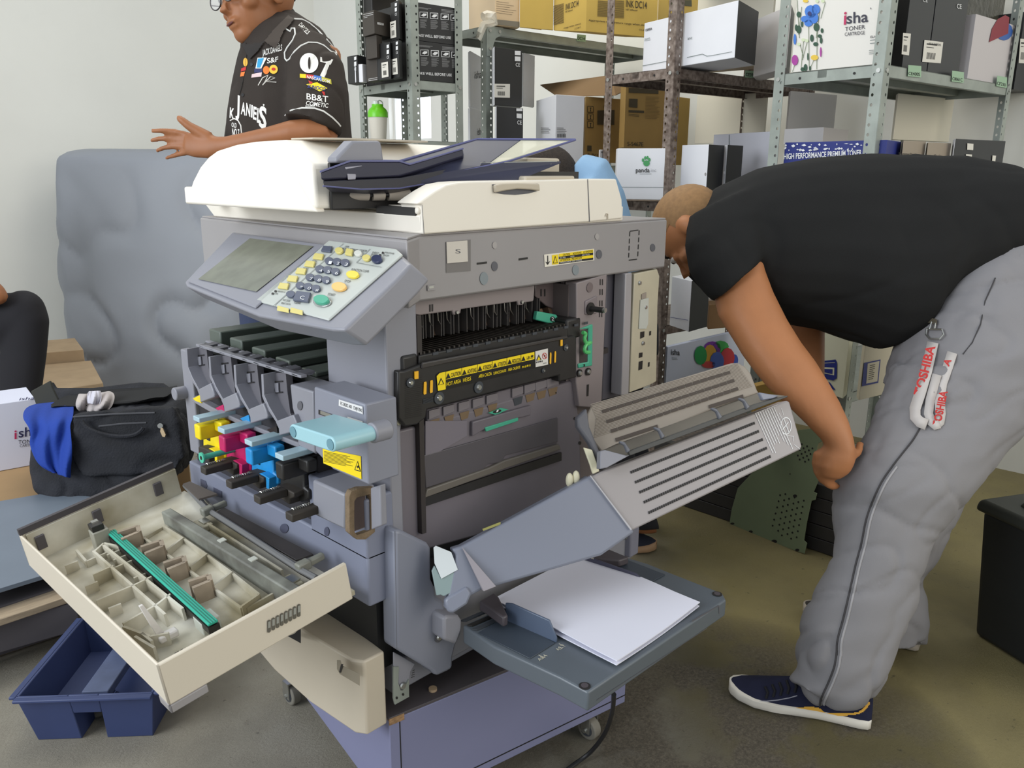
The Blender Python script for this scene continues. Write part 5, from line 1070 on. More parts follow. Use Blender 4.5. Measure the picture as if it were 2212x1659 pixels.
o,l,r,bt,h=carton('ink_carton','ochre ink carton with a brown tape strip, second on the gusseted shelf',(1000+.14467*847,59,-60,None),(1000+.14467*850,60,-60,None),(1000+.14467*1345,66,-52,None),YB,z=zb)
decal([px(Q2,[(1030,40),(1175,55),(1172,450),(1022,430)])],off(r),mat('brown_tape',(178,138,60),.4),o,'tape',thick=.0004); ptext([('DX 2330',Q2(862,115),Q2(972,125),(0,-6.5)),('x Heightx x thcm',Q2(865,28),Q2(1118,60),(0,-3.5))],off(r,.001),INK,o); decal([px(Q2,[(850,0),(1325,32),(1325,38),(850,6)])],off(r),INK,o)
o,l,r,bt,h=carton('ink_carton','large ochre ink carton with barcode on two faces, in front on the gusseted shelf',(1000+.14467*1350,66,-50,None),(1000+.14467*1835,68,-52,None),(1418,82,-46,None),YB,z=zb)
cp=mat('print_dark_brown',(60,50,30),.6)
for (f_,q,n_) in ((l,[(1350,90),(1505,50),(1350,385)],19),(r,[(2015,5),(2196,15),(2005,250)],20)): bars(Q2(*q[0]),Q2(*q[1]),Q2(*q[2]),n_,off(f_),cp,o,duty=.45,vary=False,name='barcode')
ptext([('INK DC14',Q2(1530,150),Q2(1722,88),(1,-13)),('NET 600mlx4',Q2(1530,190),Q2(1636,160),(0,-3.5)),('range when stored',Q2(1505,430),Q2(1758,362),(0,-3.2)),('-5 C-40 C',Q2(1662,445),Q2(1758,415),(0,-3.5))],off(l),cp,o,bold=.01)
ptext([('INK DC14',Q4(575,140),Q4(990,178),(0,-15.5)),('NET 600mlx4',Q4(570,205),Q4(800,225),(0,-3.8)),('Appropriate temperature range when stored',Q4(-170,418),Q4(1040,525),(0,-4.2)),('-5 C-40 C',Q4(830,605),Q4(1000,625),(0,-4))],off(r),cp,o,bold=.008)
bars(Q4(270,0),Q4(540,12),Q4(265,360),19,off(r),cp,o,duty=.45,vary=False,name='barcode')
o,l,r,bt,h=carton('ink_carton','dull ochre carton marked A4 behind the rusty post, on the gusseted shelf',(1419,62,-60,3.8),(1421,62,-60,3.72),(1508,70,-52,3.95),YB)
decal([px(Q4,[(1430,270),(1530,270),(1530,348),(1422,345)]),px(Q4,[(1440,0),(1880,0),(1885,130),(1560,95),(1436,95)])],off(r),mat('print_olive',(70,68,44),.6),o); ptext([('A4',Q4(1445,335),Q4(1520,338),(0,-6)),('D',Q4(1488,200),Q4(1525,205),(0,-7))],off(r,.001),WINK,o)
# ---- middle shelf of B: black cartons, white cartons, kraft cartons
zb2=1.252
o,l,r,bt,h=carton('toner_carton','tall black carton with CE mark and white label under the gusseted shelf, upper of two',(1000+.14467*435,230,103,3.50),(1000+.14467*472,229,104,3.42),(1000+.14467*880,230,110,3.52),BLKC,mL=WHITEC)
label_block(off(r),px(Q2,[(465,1250),(702,1255),(700,1460),(472,1455)]),o); decal([px(Q2,[(775,758),(862,762),(862,825),(775,820)]),px(Q2,[(775,842),(860,846),(860,915),(776,910)])],off(r),WINK,o); ptext([('CE',Q2(788,992),Q2(852,996),(0,-8))],off(r),WINK,o,bold=.01)
o,l,r,bt,h=carton('toner_carton','tall black carton with CE mark under the gusseted shelf, lower of two',(1000+.14467*480,360,232,3.50),(1000+.14467*500,360,232,3.42),(1000+.14467*892,362,233,3.52),BLKC,mL=WHITEC)
decal([(px(Q2,[(798,1618),(888,1622),(888,1659),(798,1659)])),[C2_ for C2_ in ((720+.27124*1460,245),(720+.27124*1500,246),(720+.27124*1500,256),(720+.27124*1460,255))]],off(r),WINK,o); ptext([('CE',(720+.27124*1465,268.5),(720+.27124*1500,269),(0,-8.5))],off(r),WINK,o,bold=.01)
o,l,r,bt,h=carton('toner_carton','upper white carton squeezed between the two left galvanised shelf units',(1012,234,118,3.75),(1016,234,118,3.70),(1040,232,110,3.9),WHITEC)
ptext([('isha',(720+.27124*1128,170),(720+.27124*1180,168),(0,-16))],off(r),INK,o)
o,l,r,bt,h=carton('toner_carton','lower white carton squeezed between the two left galvanised shelf units',(1012,350,236,3.75),(1016,350,236,3.70),(1042,348,234,3.9),WHITEC); ptext([('isha',(720+.27124*1148,292),(720+.27124*1190,291),(0,-15))],off(r),INK,o)
o,l,r,bt,h=carton('toner_carton','plain white carton behind the tall black cartons under the gusseted shelf',(1127,230,116,3.85),(1130,230,117,3.8),(1154,228,118,3.9),WHITEC)
o,l,r,bt,h=carton('toner_carton','white carton with a visible corner left of the brown ink cartons, small print',(1157,350,211,3.72),(1000+.14467*1372,352,207,3.42),(1259,352,212,3.50),WHITEC)
for f_,u in ((l,(1168,276)),(r,(1203,276))): bars(u,(u[0]+22,u[1]+.5),(u[0],u[1]+14),4,off(f_),INK,o,duty=.25)
decal([[(1204+i*2.4,289),(1205.2+i*2.4,289),(1205.2+i*2.4,297),(1204+i*2.4,297)] for i in range(8)],off(r),INK,o,'barcode')
KB=mat('ez_carton_brown',(150,120,66),.75,var=.05,vs_=8)
o,l,r,bt,h=carton('ink_carton','brown carton with a dark square logo and handling pictograms under the gusseted shelf',(1256,352,212,3.75),(1262,352,211,3.66),(1336,350,212,3.78),KB)
decal([px(W3,[(150,880),(286,875),(284,995),(148,992)])],off(r),cp,o); ptext([('eZ',W3(155,972),W3(228,980),(0,-19))],off(r,.001),mat('ink_buff',(176,150,96),.6),o,bold=.03); ptext([('S-7612',W3(72,1258),W3(178,1265),(0,-10)),('INK',W3(200,862),W3(240,862),(0,-6))],off(r),cp,o,bold=.01)
for i in range(3): decal([px(W3,[(70,843+i*61),(118,845+i*61),(118,898+i*61),(70,896+i*61)])],off(r),cp,o,'pictogram'); decal([px(W3,[(75,849+i*61),(113,851+i*61),(113,892+i*61),(75,890+i*61)])],off(r),KB,o,'pictogram',off=.002); decal([px(W3,[(86,855+i*61),(103,856+i*61),(98,872+i*61),(100,888+i*61),(88,887+i*61),(92,872+i*61)])],off(r),cp,o,'pictogram',off=.0028)
decal([px(W3,[(70,1158),(103,1160),(103,1205),(70,1203)])],off(r),cp,o)
o,l,r,bt,h=carton('ink_carton','taller brown carton with a dark square letter E behind the rusty shelf post',(1336,320,182,3.6),(1347,322,180,3.52),(1432,318,182,3.66),KB)
bars(W3(400,700),W3(636,710),W3(400,742),1,off(r),cp,o,duty=.9,vary=False,name='pictogram'); decal([px(W3,[(403,785),(470,788),(468,858),(400,853)]),px(W3,[(398,876),(522,882),(521,900),(398,896)])],off(r),cp,o); ptext([('E',W3(415,845),W3(450,847),(0,-13)),],off(r,.001),MATS['ink_buff'],o,bold=.02); ptext([('S-5467E',W3(388,1162),W3(515,1166),(0,-9))],off(r),cp,o,bold=.01); bars(W3(535,768),W3(655,772),W3(530,950),16,off(r),mat('ink_faint',(124,98,54),.7),o,duty=.35); bars(W3(398,908),W3(485,915),W3(398,930),2,off(r),cp,o,duty=.3)
o,l,r,bt,h=carton('ink_carton','low brown carton at the right end of the row of brown ink cartons',(1430,352,208,3.75),(1436,352,209,3.68),(1483,350,212,3.8),mat('ez_carton_dark',(160,130,60),.7),z=zb2)
q=[DP(1167,183,3.9),DP(1320,162,3.6),DP(1400,170,3.7),DP(1330,205,3.55),DP(1205,208,3.65)]
tag(M().prism(q,(0,0,-.003)).build('carton_flap',mat('flap_brown',(120,94,62),.8),None,smooth=0),'open brown carton flap sticking up above the brown ink cartons','carton flap')
# ---- rusty unit: upper shelf
def slab(name,label,face,dl,dr,vec,m,cat='box',group=None,mats=None):
    "face: BL,BR,TR,TL pixels; dl,dr depths of left and right edges"
    q=[DP(*face[0],dl),DP(*face[1],dr),DP(*face[2],dr),DP(*face[3],dl)]
    o=M().prism(q,vec).build(name,m,None,bevel=.001,smooth=0); tag(o,label,cat,group); n=(q[1]-q[0]).cross(q[3]-q[0]).normalized()
    if n.dot(CAM-q[0])<0: n=-n
    return o,(q[0]+n*.0012,n),q
LW=mat('line_grey',(120,130,130),.6)
o,l,r,bt,h=carton('printer_carton','long white carton with a black end jutting out over the rusty shelf',(1388,150,58,3.02),(1586,137,7,2.62),(1630,137,11,2.80),WHITEC,mR=BLKC)
decal([px(W3,[(508,522),(740,478),(740,482),(508,527)]),px(W3,[(862,455),(985,428),(1022,444),(1060,440),(1220,410),(1220,414),(1058,445),(1018,449),(984,433),(862,460)])],off(l),LW,o,'line'); ptext([('CB382A',Q4(955,625),Q4(1090,590),(0,-5))],off(l),INK,o,bold=.02); bars(Q4(940,770),Q4(1110,735),Q4(940,835),3,off(l),LW,o,duty=.3)
ptext([('inc',W3(868,318),W3(903,310),(0,-6))],off(l),LW,o)
o,l,r,bt,h=carton('printer_carton','plain off-white carton at the back of the rusty unit, top shelf, left of the post',(1500,140,-30,3.4),(1660,150,-40,3.2),(1664,150,-40,3.3),mat('cream_carton',(214,208,190),.7))
o,l,r,bt,h=carton('printer_carton','plain grey-white carton on the rusty shelf beside the flowered carton',(1628,150,36,3.0),(1697,162,22,2.75),(1705,162,22,2.9),mat('greywhite_carton',(196,192,190),.7))
# next level: panda cartons
o,l,r,bt,h=carton('printer_carton','white carton with a green paw print logo on the rusty unit',(1327,429,322,3.05),(1330,430,324,2.98),(1440,432,317,2.93),WHITEC)
pd=mat('paw_green',(70,150,90),.6); ell=lambda f,u,v,a,b:[f(u+a*math.cos(t),v+b*math.sin(t)) for t in [i*math.pi/6 for i in range(12)]]
decal([ell(W3,540,1300,26,24)]+[ell(W3,u,v,9,15) for u,v in ((512,1275),(530,1258),(548,1256),(563,1272))],off(r),pd,o,'paw_logo'); ptext([('panda',W3(455,1372),W3(565,1372),(0,-9.5)),],off(r),INK,o,bold=.01); ptext([('inc',W3(575,1368),W3(618,1368),(0,-7))],off(r),mat('faint_ink',(180,180,185),.6),o); decal([px(W3,[(485,1383),(580,1383),(580,1386),(485,1386)]),px(W3,[(325,1488),(680,1490),(680,1494),(325,1492)])],off(r),LW,o,'line')
o,l,r,bt,h=carton('printer_carton','small white carton with black print left of the rusty shelf post',(1291,420,325,3.2),(1293,420,324,3.15),(1308,418,322,3.2),WHITEC); bars(W3(178,1205),W3(208,1207),W3(178,1222),2,off(r),INK,o,duty=.4); bars(W3(170,1282),W3(206,1285),W3(170,1305),3,off(r),LW,o,duty=.3)
o,l,r,bt,h=carton('printer_carton','white carton with black right end standing right of the rusty shelf post, first',(1468,415,314,2.95),(1525,414,313,2.86),(1558,412,313,2.95),WHITEC,mR=BLKC); decal([ell(W3,1010,1388,8,14)],off(r,.0024),WHITEC,o,'carton_tab')
o,l,r,bt,h=carton('printer_carton','white carton with black right end standing right of the rusty shelf post, second',(1556,412,314,2.98),(1565,412,314,2.92),(1598,410,314,3.0),WHITEC,mR=BLKC); decal([ell(W3,1160,1375,6,12)],off(r,.0024),WHITEC,o,'carton_tab')
o,l,r,bt,h=carton('wide_carton','wide pale grey carton behind the black-ended cartons on the rusty unit',(1534,415,293,3.35),(1661,430,283,3.05),(1672,430,283,3.1),mat('pale_carton',(198,198,206),.7)); decal([px(W3,[(1195,1075),(1200,1075),(1200,1160),(1195,1160)])],off(l),LW,o,'line')
o,l,r,bt,h=carton('wide_carton','cream back panel carton on the rusty unit between its posts',(1500,310,196,3.75),(1648,308,205,3.6),(1652,308,206,3.6),MATS['cream_carton'])
# lower level: black/white carton and balloons carton
o,l,r,bt,h=carton('printer_carton','white carton with black end beside the rusty post under the bent man',(1446,706,600,2.9),(1488,711,603,2.78),(1526,708,600,2.88),WHITEC,mR=BLKC); decal([px(Q3,[(110,493),(262,518),(262,522),(110,497)])],off(l),NAVY,o,'line')
o,l,r,bt,h=carton('balloon_carton','white carton printed with a bunch of colourful balloons beside the rusty post',(1432,860,722,2.76),(1436,862,722,2.74),(1602,850,757,3.08),mat('blueish_white_carton',(200,205,222),.6))
for cx_,cy_,a,b_,c_ in ((470,760,75,60,(120,40,160)),(540,745,70,50,(50,160,70)),(370,820,54,82,(20,140,70)),(510,870,60,80,(60,90,170)),(600,840,60,85,(180,40,50)),(660,860,30,50,(50,80,170)),(450,815,55,88,(200,150,40)),(440,900,60,30,(190,60,60))):
    decal([ell(Q3,cx_,cy_,a,b_)],off(r,.0008+.0004*(cx_%7)),mat('balloon_%d_%d_%d'%c_,c_,.5),o,'balloon')
ptext([('isha',Q3(118,815),Q3(192,820),(0,-12))],off(r),INK,o,bold=.01); bars(Q3(125,838),Q3(185,842),Q3(125,860),3,off(r),LW,o,duty=.3)
o,l,r,bt,h=carton('kraft_carton','brown carton on the rusty unit behind the bent man\'s arm',(1524,700,655,3.1),(1530,700,655,3.0),(1620,715,650,3.1),mat('deep_kraft',(120,90,56),.8))
o,l,r,bt,h=carton('kraft_carton','ochre carton peeping out between the ribbed copier guide and the arm',(1622,900,822,2.7),(1628,905,820,2.66),(1720,880,830,2.8),BRN)
# ---- D unit
zd=zD+.002
o,l,r,bt,h=carton('toner_carton','large white toner carton printed with blue and yellow flowers',(1708,157,-60,None),(1902,138,-80,None),(1916,140,-78,None),mat('ivory_carton',(224,220,212),.6),z=zd)
FLW=off(l)
ptext([('i',W4(650,212),W4(672,208),(1.2,-27))],FLW,mat('logo_pink',(185,40,90),.6),o,bold=.02); ptext([('sha',W4(675,205),W4(862,188),(0,-24)),],FLW,mat('logo_slate',(52,52,66),.6),o,bold=.012,)
ptext([('TONER',W4(662,270),W4(835,248),(0,-9)),('CARTRIDGE',W4(660,312),W4(833,296),(0,-7.5)),('ISLH-E400',W4(880,330),W4(1000,318),(0,-5))],FLW,MATS['logo_slate'],o); ptext([('R',W4(880,82),W4(893,80),(0,-4))],FLW,MATS['logo_slate'],o)
bars(W4(878,345),W4(985,335),W4(878,400),2,FLW,LW,o,duty=.2); bars(W4(870,435),W4(975,425),W4(868,480),3,FLW,LW,o,duty=.3)
stem=mat('stem_green',(96,116,84),.6); leaf=mat('leaf_green',(44,78,58),.6)
stl=[]
for (a_,b_) in (((245,0),(265,330)),((285,60),(258,300)),((345,230),(350,610)),((420,250),(415,600)),((300,360),(280,590)),((330,370),(290,520)),((270,380),(300,500)),((390,520),(355,600)),((440,100),(410,330)),((490,20),(450,160)),((225,560),(205,620))): stl.append(px(W4,[(a_[0],a_[1]),(a_[0]+4,a_[1]),(b_[0]+4,b_[1]),(b_[0],b_[1])]))
decal(stl,FLW,stem,o,'stem'); decal([ell(W4,u,v,a,b) for u,v,a,b in ((262,125,20,26),(262,255,22,36),(290,210,10,26),(415,235,26,36),(375,330,16,32),(463,265,12,22),(443,312,18,16),(455,350,12,28),(408,382,22,18),(320,585,16,32),(295,600,18,18),(340,490,6,34),(360,590,8,20),(240,240,12,30))],off(l,.0018),leaf,o,'leaf')
decal([ell(W4,365,100,52,56),ell(W4,410,80,36,44),ell(W4,320,165,40,30),ell(W4,345,200,36,30),ell(W4,390,155,42,50),ell(W4,228,340,12,48)],off(l,.0024),mat('flower_blue',(62,120,205),.6),o,'flower'); decal([ell(W4,355,118,18,20)],off(l,.003),mat('flower_heart',(40,50,110),.6),o,'flower')
decal([ell(W4,398,498,32,24),ell(W4,320,8,24,14)],off(l,.0024),mat('flower_yellow',(225,190,70),.6),o,'flower'); decal([ell(W4,228,520,28,46),ell(W4,452,450,8,44)],off(l,.0024),mat('flower_magenta',(165,60,150),.6),o,'flower'); decal([ell(W4,u,v,16,14) for u,v in ((262,382),(330,352),(300,345),(470,10),(420,10))],off(l,.0024),mat('bud_white',(205,215,180),.6),o,'flower')
BD=mat('glossy_black_carton',(30,30,32),.35)
def onD(x,y,t): return PL(x,y,DO+S2*t,S2)
def dcart(name,label,x0,x1,t,dep,ytop,m,z=zd,sidem=None):
    a=onD(x0,150,t); b=onD(x1,150,t); a.z=b.z=z; zt=zof(a.x,a.y,x0,ytop); o=M().prism([a,b,b+S2*dep,a+S2*dep],(0,0,zt-z)).build(name,m,None,bevel=.001,smooth=0); tag(o,label,'box'); return o,(DO+S2*(t-.0012),S2)
o,tg=dcart('toner_carton','black carton just right of the bright shelf post, white label half hidden',1948,2002,.02,.28,-60,BD); label_block(tg,px(W4,[(1165,285),(1232,292),(1215,480),(1152,470)]),o); ptext([('CE',W4(1338,15),W4(1378,20),(0,-6))],tg,WINK,o)
o,tg=dcart('toner_carton','second black carton right of the bright shelf post, full cream label',2004,2072,.02,.28,-60,BD); label_block(tg,px(W4,[(1350,345),(1512,365),(1490,548),(1330,535)]),o); ptext([('CE',W4(1632,72),W4(1672,78),(0,-10))],tg,WINK,o,bold=.01); ptext([('ISLH-E400XE',W4(1392,385),W4(1495,398),(0,-4.5))],(tg[0]-tg[1]*.001,tg[1]),INK,o,off=.003)
o,tg=dcart('wrapped_carton','dark carton wrapped in shiny crinkled plastic on the nearest shelf unit',2070,2150,.14,.18,-60,mat('film_over_dark',(66,64,54),.15,var=.3,vs_=18,bump=.6,bs=30))
o,tg=dcart('toner_carton','white carton with red and blue balloons in its corner, far right of the upper shelf',2092,2188,.012,.11,30,mat('dim_white_carton',(190,184,184),.6)); decal([ell(W4,2040,270,75,80)],tg,mat('balloon_blue_d',(50,90,160),.5),o,'balloon'); decal([px(W4,[(1985,165),(2050,130),(2085,150),(2075,290),(1910,365),(1935,250)])],(tg[0]-tg[1]*.0006,tg[1]),mat('balloon_red_d',(130,30,45),.5),o,'balloon')
o,tg=dcart('toner_carton','black carton with a cream label at the extreme right of the upper shelf',2196,2250,.05,.12,25,BD); label_block(tg,px(W4,[(2180,335),(2240,340),(2230,550),(2165,545)]),o)
# level below on D
zm=1.062
o,l,r,bt,h=carton('blue_carton','long torn blue carton with white capital lettering above the back of the bent man',(1688,400,309,2.68),(1905,405,303,2.42),(1936,400,304,2.56),NAVY,z=D_lv[2]+.002)
ptext([('HIGH PERFORMANCE PREMIUM TONER CA',W4(133,1378),W4(870,1340),(0,-12))],off(l),mat('print_white',(228,228,230),.6),o,bold=.02)
sc2=[]; random.seed(5)
for i in range(46):
    u=130+random.random()*740; v=1245+random.random()*60-(u-130)*.01; a_=10+random.random()*34; b_=3+random.random()*9; sc2.append(px(W4,[(u,v),(u+a_*.6,v-b_),(u+a_,v+b_*.3),(u+a_*.5,v+b_)]))
decal(sc2,off(l,.0012),MATS['print_white'],o,'torn_print',kind='stuff')
o,l,r,bt,h=carton('grey_carton','grey carton with small black print, left one of two on the nearest unit',(1936,400,304,2.60),(1940,400,304,2.50),(1988,402,307,2.56),mat('supreme_grey',(150,138,122),.6),z=D_lv[2]+.002); ptext([('Supreme Quality',W4(1128,1340),W4(1298,1348),(0,-5.5))],off(r),INK,o,bold=.01)
o,l,r,bt,h=carton('grey_carton','grey carton with small black print, right one of two on the nearest unit',(1990,400,307,2.62),(1993,402,308,2.54),(2042,404,311,2.61),MATS['supreme_grey'],z=D_lv[2]+.002); ptext([('Supreme Quality',W4(1340,1352),W4(1508,1362),(0,-5.5))],off(r),INK,o,bold=.01)
o,l,r,bt,h=carton('grey_carton','black carton with pale printed squares beside the two grey cartons',(2046,400,300,2.68),(2050,402,300,2.58),(2156,412,307,2.74),BD,mL=WHITEC,z=D_lv[2]+.002); decal([px(W4,[(1722,1240),(1775,1245),(1772,1300),(1720,1296)]),px(W4,[(1710,1335),(1762,1338),(1758,1410),(1708,1405)]),px(W4,[(1940,1345),(1970,1348),(1962,1412),(1935,1408)])],off(r),MATS['sticker_cream'],o)
o,l,r,bt,h=carton('wide_carton','white carton with a torn taped top behind the blue carton',(1692,312,283,2.95),(1776,312,274,2.82),(1830,312,277,2.98),MATS['greywhite_carton'])
o,l,r,bt,h=carton('wide_carton','large blank cream carton seen under the nearest upper shelf, right of the bright post',(1924,305,203,3.0),(1928,306,202,2.95),(2050,300,214,3.15),MATS['cream_carton'])
o,l,r,bt,h=carton('wide_carton','large blank grey-white carton under the nearest upper shelf, left of the bright post',(1696,290,205,3.3),(1700,290,203,3.25),(1800,290,193,3.4),MATS['greywhite_carton'])
# low level on D: printed blue/white cartons
o,l,r,bt,h=carton('printed_carton','white carton with a dark blue drawing left of the lower shelf post behind the man',(1700,838,700,2.7),(1822,846,700,2.45),(1830,846,700,2.5),mat('cream_white_carton',(206,204,180),.6)); decal([px(Q3,[(1398,870),(1520,855),(1532,880),(1530,1015),(1500,1035),(1398,1010)]),px(Q3,[(1398,1040),(1470,1050),(1520,1115),(1398,1100)])],off(l),NAVY,o,'blue_drawing'); decal([px(Q3,[(1400,920),(1510,925),(1508,990),(1400,970)]),px(Q3,[(1400,885),(1515,880),(1515,884),(1400,889)])],off(l,.002),MATS['cream_white_carton'],o,'blue_drawing'); decal([px(Q3,[(1400,935),(1495,938),(1493,980),(1400,960)])],off(l,.0028),NAVY,o,'blue_drawing')
o,l,r,bt,h=carton('printed_carton','cream tub-like carton with a navy framed label right of the lower shelf post',(1850,855,735,2.4),(1856,856,735,2.36),(1960,850,735,2.5),mat('tub_cream',(196,188,166),.6)); decal([px(Q3,[(1765,885),(1905,855),(1885,1055),(1745,1085)])],off(r),NAVY,o,'navy_label'); decal([px(Q3,[(1795,890),(1895,868),(1877,1042),(1782,1062)])],off(r,.002),MATS['tub_cream'],o,'navy_label'); bars(Q3(1815,905),Q3(1865,895),Q3(1800,1040),8,off(r,.003),INK,o,duty=.3)
# =============== LEFT-SIDE OBJECTS ===============
T5=K(0,1000,.3973)
# kraft carton platform, isha carton, bag
q=[P(-260,1075,'z',.2),P(385,1040,'z',.2),P(400,955,'z',.2),P(-200,960,'z',.2)]
base_y=1.78
kz=.2
kc=M().prism([V((-.75,1.80,0)),V((.44,1.74,0)),V((.50,2.35,0)),V((-.70,2.4,0))],(0,0,kz)).build('kraft_carton',BRN if False else mat('flat_kraft',(160,130,92),.85,var=.05),None,bevel=.003); tag(kc,'big flat brown carton under the black tool bag at the left edge','box')
a=P(0,1018,'z',kz+.001); b=P(97,1000,'z',kz+.001); dx=(b-a).normalized(); a2=b-dx*.52; ht=zof(b.x,b.y,85,862)-kz
nb=V((-dx.y,dx.x,0)); nb=nb if nb.y>0 else -nb
ib=M().prism([a2,b,b+nb*.2,a2+nb*.2],(0,0,ht)).build('toner_carton',mat('bluish_white_carton',(214,216,232),.55),None,bevel=.002); tag(ib,'white toner carton at the left edge, partly behind the blue cloth','box')
IF=(b-nb*.0012,nb)
ptext([('i',L3(138,1540),L3(160,1538),(0,-18))],IF,MATS['logo_pink'],ib,bold=.02); ptext([('sha',L3(178,1528),L3(368,1500),(0,-20)),],IF,NAVY if False else mat('logo_navy',(40,40,80),.6),ib,bold=.01); ptext([('TONER',L3(175,1590),L3(360,1574),(0,-8)),('CARTRIDGE',L3(190,1620),L3(380,1602),(0,-6))],IF,MATS['logo_slate'],ib)
ptext([('isha',L3(182,1172),L3(325,1160),(3,-6))],((0,0,kz+ht+.001),(0,0,1)),MATS['logo_navy'],ib,bold=.01)
# ---- tool bag
bag=thing('tool_bag','open black fabric tool bag with a blue cloth hanging out, left of the copier','bag',(.2,1.95,kz))
BF=mat('black_bag_fabric',(30,31,37),.85,var=.35,vs_=14,bump=.35,bs=160)
def pxring(lst,d0,th,n=28,e=.7):
    out=[]
    return out
def bagring(xl,xr,y,yr,d,th,n=36,e=.45):
    A_,B_=DP(xl,y,d),DP(xr,yr,d); c=(A_+B_)/2; h=(B_-A_)/2; t=V((fw.x,fw.y,0)).normalized()*th; r=[]
    for i in range(n):
        a=2*math.pi*i/n; ca,sa=math.cos(a),math.sin(a); r.append(c+h*math.copysign(abs(ca)**e,ca)+t*math.copysign(abs(sa)**e,sa)+V((0,0,.004*math.sin(5*a+y*.05))))
    return r
rb=[bagring(118,388,1062,1030,2.66,.11),bagring(98,402,1035,1002,2.68,.13),bagring(94,405,960,930,2.70,.14),bagring(102,402,905,885,2.72,.135),bagring(112,388,880,862,2.74,.12)]
BAG_RINGS=rb
M().loft([bagring(124,372,866,846,2.757,.095),bagring(130,366,868,852,2.76,.088)]).build('bag_opening',mat('bag_inside',(20,20,22),.9),bag)
fl_=[DP(x,y,d) for x,y,d in ((75,845,2.95),(110,825,2.98),(118,838,2.98),(200,838,2.98),(300,826,2.98),(350,828,2.96),(378,848,2.92),(385,880,2.86),(300,862,2.9),(180,870,2.92),(118,880,2.92))]
M().prism(fl_,fw*.02).build('bag_flap',BF,bag,bevel=.004)
M().prism([DP(x,y,2.80) for x,y in ((66,845),(108,822),(112,836),(128,868),(130,905),(82,885))],fw*.01).build('strap_pad',mat('strap_olive',(46,46,40),.8),bag,bevel=.003)
POCKET=M().prism([DP(x,y,2.535) for x,y in ((152,893),(378,876),(398,990),(372,1022),(170,1032),(150,995))],fw*.05)
M().tube(smooth_path([DP(*L3(u,v),2.52) for u,v in ((780,1370),(850,1440),(980,1490),(1150,1515),(1280,1500),(1350,1460),(1370,1430))]),.006,6).build('bag_handle',BF,bag)
for (p0,p1) in (((945,1420),(1400,1385)),((700,1330),(1480,1290))): M().tube([DP(*L3(*p0),2.535),DP(*L3((p0[0]+p1[0])/2,(p0[1]+p1[1])/2-8),2.53),DP(*L3(*p1),2.535)],.003,6).build('bag_piping',mat('piping_grey',(70,70,74),.8),bag)
M().cyl(DP(*L3(1530,1415),2.53),DP(*L3(1530,1415),2.52),.008,n=14).build('zip_ring',STEEL,bag)
zp=M().prism([DP(*L3(u,v),2.52) for u,v in ((1535,1430),(1555,1435),(1585,1500),(1575,1525),(1550,1520),(1528,1470))],fw*.004).build('zip_pull',mat('brass_pull',(150,130,100),.4,metal=.4),bag,bevel=.001)
M().prism([DP(x,y,2.58) for x,y in ((78,1050),(98,1040),(104,1050),(84,1058))],fw*.02).build('bag_foot',BLK,bag,bevel=.003)
for x in (1185,): M().box(0,0.01,0,.01,0,.01) 
# blue cloth
def cloth(name,label,pts,d,amp,m,cat,seedn=1,th=.004):
    "pts: rows of (xl,xr,y[,yr]) pixels, d: depth per row"
    nx=16; rows=[]
    for j,(row,dd) in enumerate(zip(pts,d)):
        xl,yl,xr,yr=row; r=[]
        for i in range(nx+1):
            s=i/nx; x=xl+(xr-xl)*s; y=yl+(yr-yl)*s; r.append(DP(x,y,dd+amp*math.sin(s*9+j*1.1+seedn)+amp*.5*math.sin(s*21+j*.7)))
        rows.append(r)
    B=M(); m1=nx+1; B.v=[tuple(p) for r in rows for p in r]
    for j in range(len(rows)-1):
        for i in range(nx): k=j*m1+i; B.f.append([k,k+1,k+m1+1,k+m1])
    o=B.build(name,m,None,smooth=80,flip=False); s_=o.modifiers.new('s','SOLIDIFY'); s_.thickness=th; s2_=o.modifiers.new('ss','SUBSURF'); s2_.levels=2; s2_.render_levels=2
    return tag(o,label,cat)
cloth('cloth','bright blue cloth hanging over the left end of the tool bag',[(88,872,158,866),(58,878,160,872),(49,893,160,890),(50,908,158,905),(62,920,152,918),(68,940,154,935),(62,955,156,960),(72,985,156,985),(85,1008,152,1012),(110,1020,110+42,1034)],[2.80,2.72,2.62,2.56,2.54,2.53,2.525,2.52,2.52,2.52],.012,mat('blue_cloth',(20,58,148),.85,bump=.15,bs=120),'cloth',th=.003)
cloth('work_gloves','crumpled pale work gloves lying in the top of the tool bag',[(165,860,235,846),(172,848,250,850),(165,865,248,868),(163,880,240,885),(175,890,225,892)],[2.74,2.70,2.66,2.64,2.66],.02,mat('glove_canvas',(176,168,166),.9,bump=.2,bs=150),'gloves',2)
cloth('work_gloves','rolled grey-white glove cuff standing up out of the tool bag',[(190,846,218,844),(186,856,222,858),(188,872,216,876)],[2.68,2.64,2.64],.014,mat('glove_white',(196,194,204),.9),'gloves',5)
# ---- cardboard pieces by the covered machine
for i,(pts,z,lb) in enumerate((([(430,600),(715,575),(820,795),(380,835)],.30,'light brown flat carton by the wall, the farther of two'),([(380,833),(870,790),(985,1005),(350,1095)],.24,'brown flat carton in front of the covered machine, the nearer of two'))):
    q=[P(*L3(u,v),'z',z) for u,v in pts]; q=(q[:2]+[P(*L3(*pts[2]),'z',.24)+V((0,.015,0)),P(*L3(*pts[3]),'z',.24)+V((0,.015,0))]) if i==0 else q; tag(M().prism([V((p.x,p.y,0)) for p in q],(0,0,z)).build('flat_carton',KRAFT,None,bevel=.003),lb,'box')
